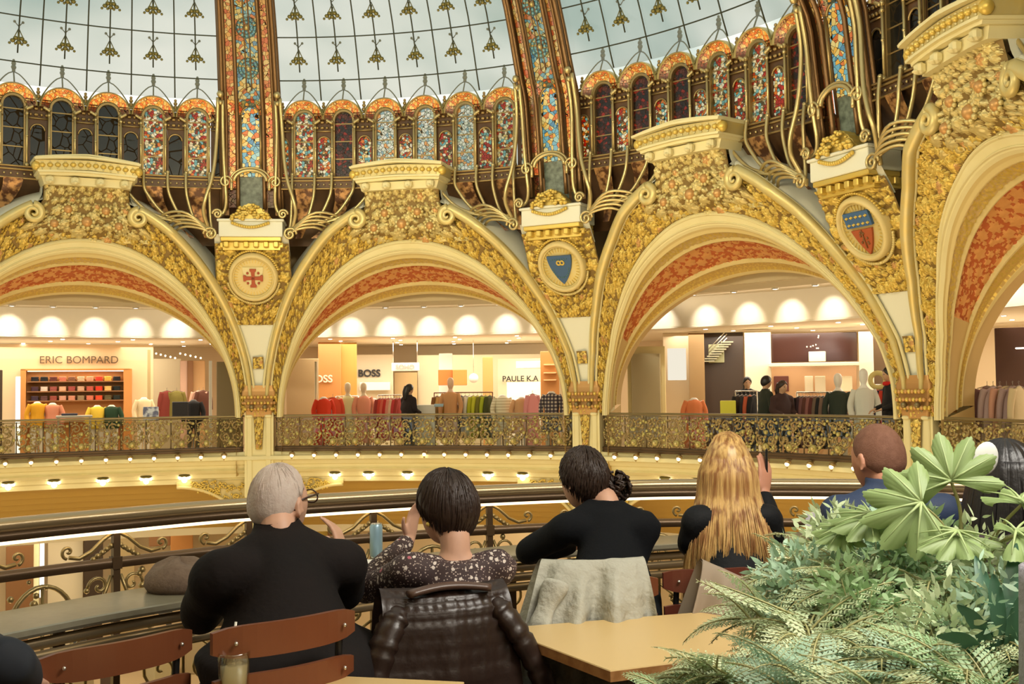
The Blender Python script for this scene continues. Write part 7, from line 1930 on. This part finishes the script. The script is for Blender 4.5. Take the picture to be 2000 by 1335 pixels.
# large leaved plant
def palm_leaf(root, c, nrm, axis, R, nl=7, seed=0):
    rg = random.Random(seed); nrm = nrm.normalized(); ax = (axis - nrm*axis.dot(nrm)).normalized(); sd = nrm.cross(ax); m = MB(); NT, NR = 140, 12
    def P(u, v):
        th = -PI*.66 + 2*PI*.66*u; k = (u*nl) % 1; lob = .60 + .40*(1-abs(2*k-1))**.55; tooth = 1 + .02*math.sin(u*nl*44)
        r = R*v*(lob**(v*v))*tooth*(1 - .15*abs(th)/PI)
        z = -.16*R*v*v - .03*R*math.cos(2*PI*(u*nl))*v + .03*R*math.sin(5*th+seed)*v
        return c + (ax*math.cos(th) + sd*math.sin(th))*r + nrm*z
    m.grid(P, NT, NR); o = obj('leaf', m, [big_l], root)
    m = MB()
    for i in range(nl):
        th = -PI*.66 + 2*PI*.66*(i+.5)/nl; m.tube([c + (ax*math.cos(th)+sd*math.sin(th))*R*q*(1-.15*abs(th)/PI)*.95 + nrm*(-.16*R*q*q + .012 + .05*R*q) for q in (0, .3, .6, .95)], [.004, .003, .002, .0008], 5)
    v = obj('leaf_veins', m, [mat('leaf_vein', (.34, .43, .18, 1), .5)], None, (0, 0, 0)); me = v.data; me.transform(MX(root).inverted()); v.location = (0, 0, 0); v.parent = o
    return o
root = thing('fatsia', 'plant with large pale green lobed leaves standing above the ferns at the right', 'plant', at_depth(1860, 1180, 2.7), 0)
base = at_depth(1860, 1180, 2.7); vd = (CAMP - at_depth(1850, 950, 2.7)).normalized()
for i, (x, y, D, R, ax, tilt) in enumerate(((1858, 940, 2.70, .135, (-.25, .0, 1), .8), (1800, 985, 2.62, .150, (-1, .1, .10), .62), (1700, 1010, 2.72, .11, (-1, .2, -.1), .30), (1995, 985, 2.55, .12, (1, 0, .1), .3), (1985, 1045, 2.45, .13, (.5, -.2, -.5), .22), (1870, 1045, 2.55, .11, (-.6, -.3, -.3), .25), (1650, 1035, 2.75, .085, (-1, 0, .2), .35))):
    c = at_depth(x, y, D); nrm = (vd*tilt + Vector((0, 0, 1))*(1-tilt)); palm_leaf(root, c, nrm, Vector(ax), R, 7, i)
    m = MB(); m.tube(smooth([base, base*.5 + c*.5 + Vector((.03, 0, .05)), c], 12), [.006-.0002*k for k in range(12)], 6); obj('petiole', m, [stem_m], root)
# broad strap leaves at the right edge and a fallen dry leaf
root = thing('strap_leaf_plant', 'plant with long dark green strap leaves in the lower right corner', 'plant', at_depth(1960, 1330, 2.3), 0)
b_ = at_depth(1960, 1330, 2.3)
for i, (x, y, D) in enumerate(((1905, 1085, 2.45), (1985, 1060, 2.4), (1870, 1180, 2.3), (2010, 1150, 2.3), (1940, 1120, 2.35), (1830, 1240, 2.25))):
    e = at_depth(x, y, D); pts = smooth([b_, b_*.45 + e*.55 + Vector((0, 0, .03)), e], 16); m = MB(); sd = (e-b_).cross(vd).normalized(); rows = [[p + sd*w_*.016*math.sin(PI*(q/15*.9+.06)) + vd*abs(w_)*.004 for w_ in (-1, 0, 1)] for q, p in enumerate(pts)]
    m.grid(rows, 15, 2); obj('strap_leaf', m, [mat('strap_green', (.05, .14, .08, 1), .4)], root)
# grey knitted garment in the lower right corner
p = at_depth(2095, 1345, 2.0); root = thing('grey_knit', 'grey lilac knitted garment cut by the lower right corner', 'clothes', (p.x, p.y, .9), 0)
m = MB(); rings = []
for i in range(16):
    q = i/15; rings.append([Vector((.10*(1-.25*q)*math.cos(2*PI*k/24)*(1+.04*math.sin(3*k)), .09*math.sin(2*PI*k/24), .5*q-.30)) + Vector((p.x, p.y, .98)) for k in range(24)])
m.loft(rings); obj('knit', m, [mat('grey_knit', (.38, .36, .40, 1), .9, bump=(70, .9, .01))], root)
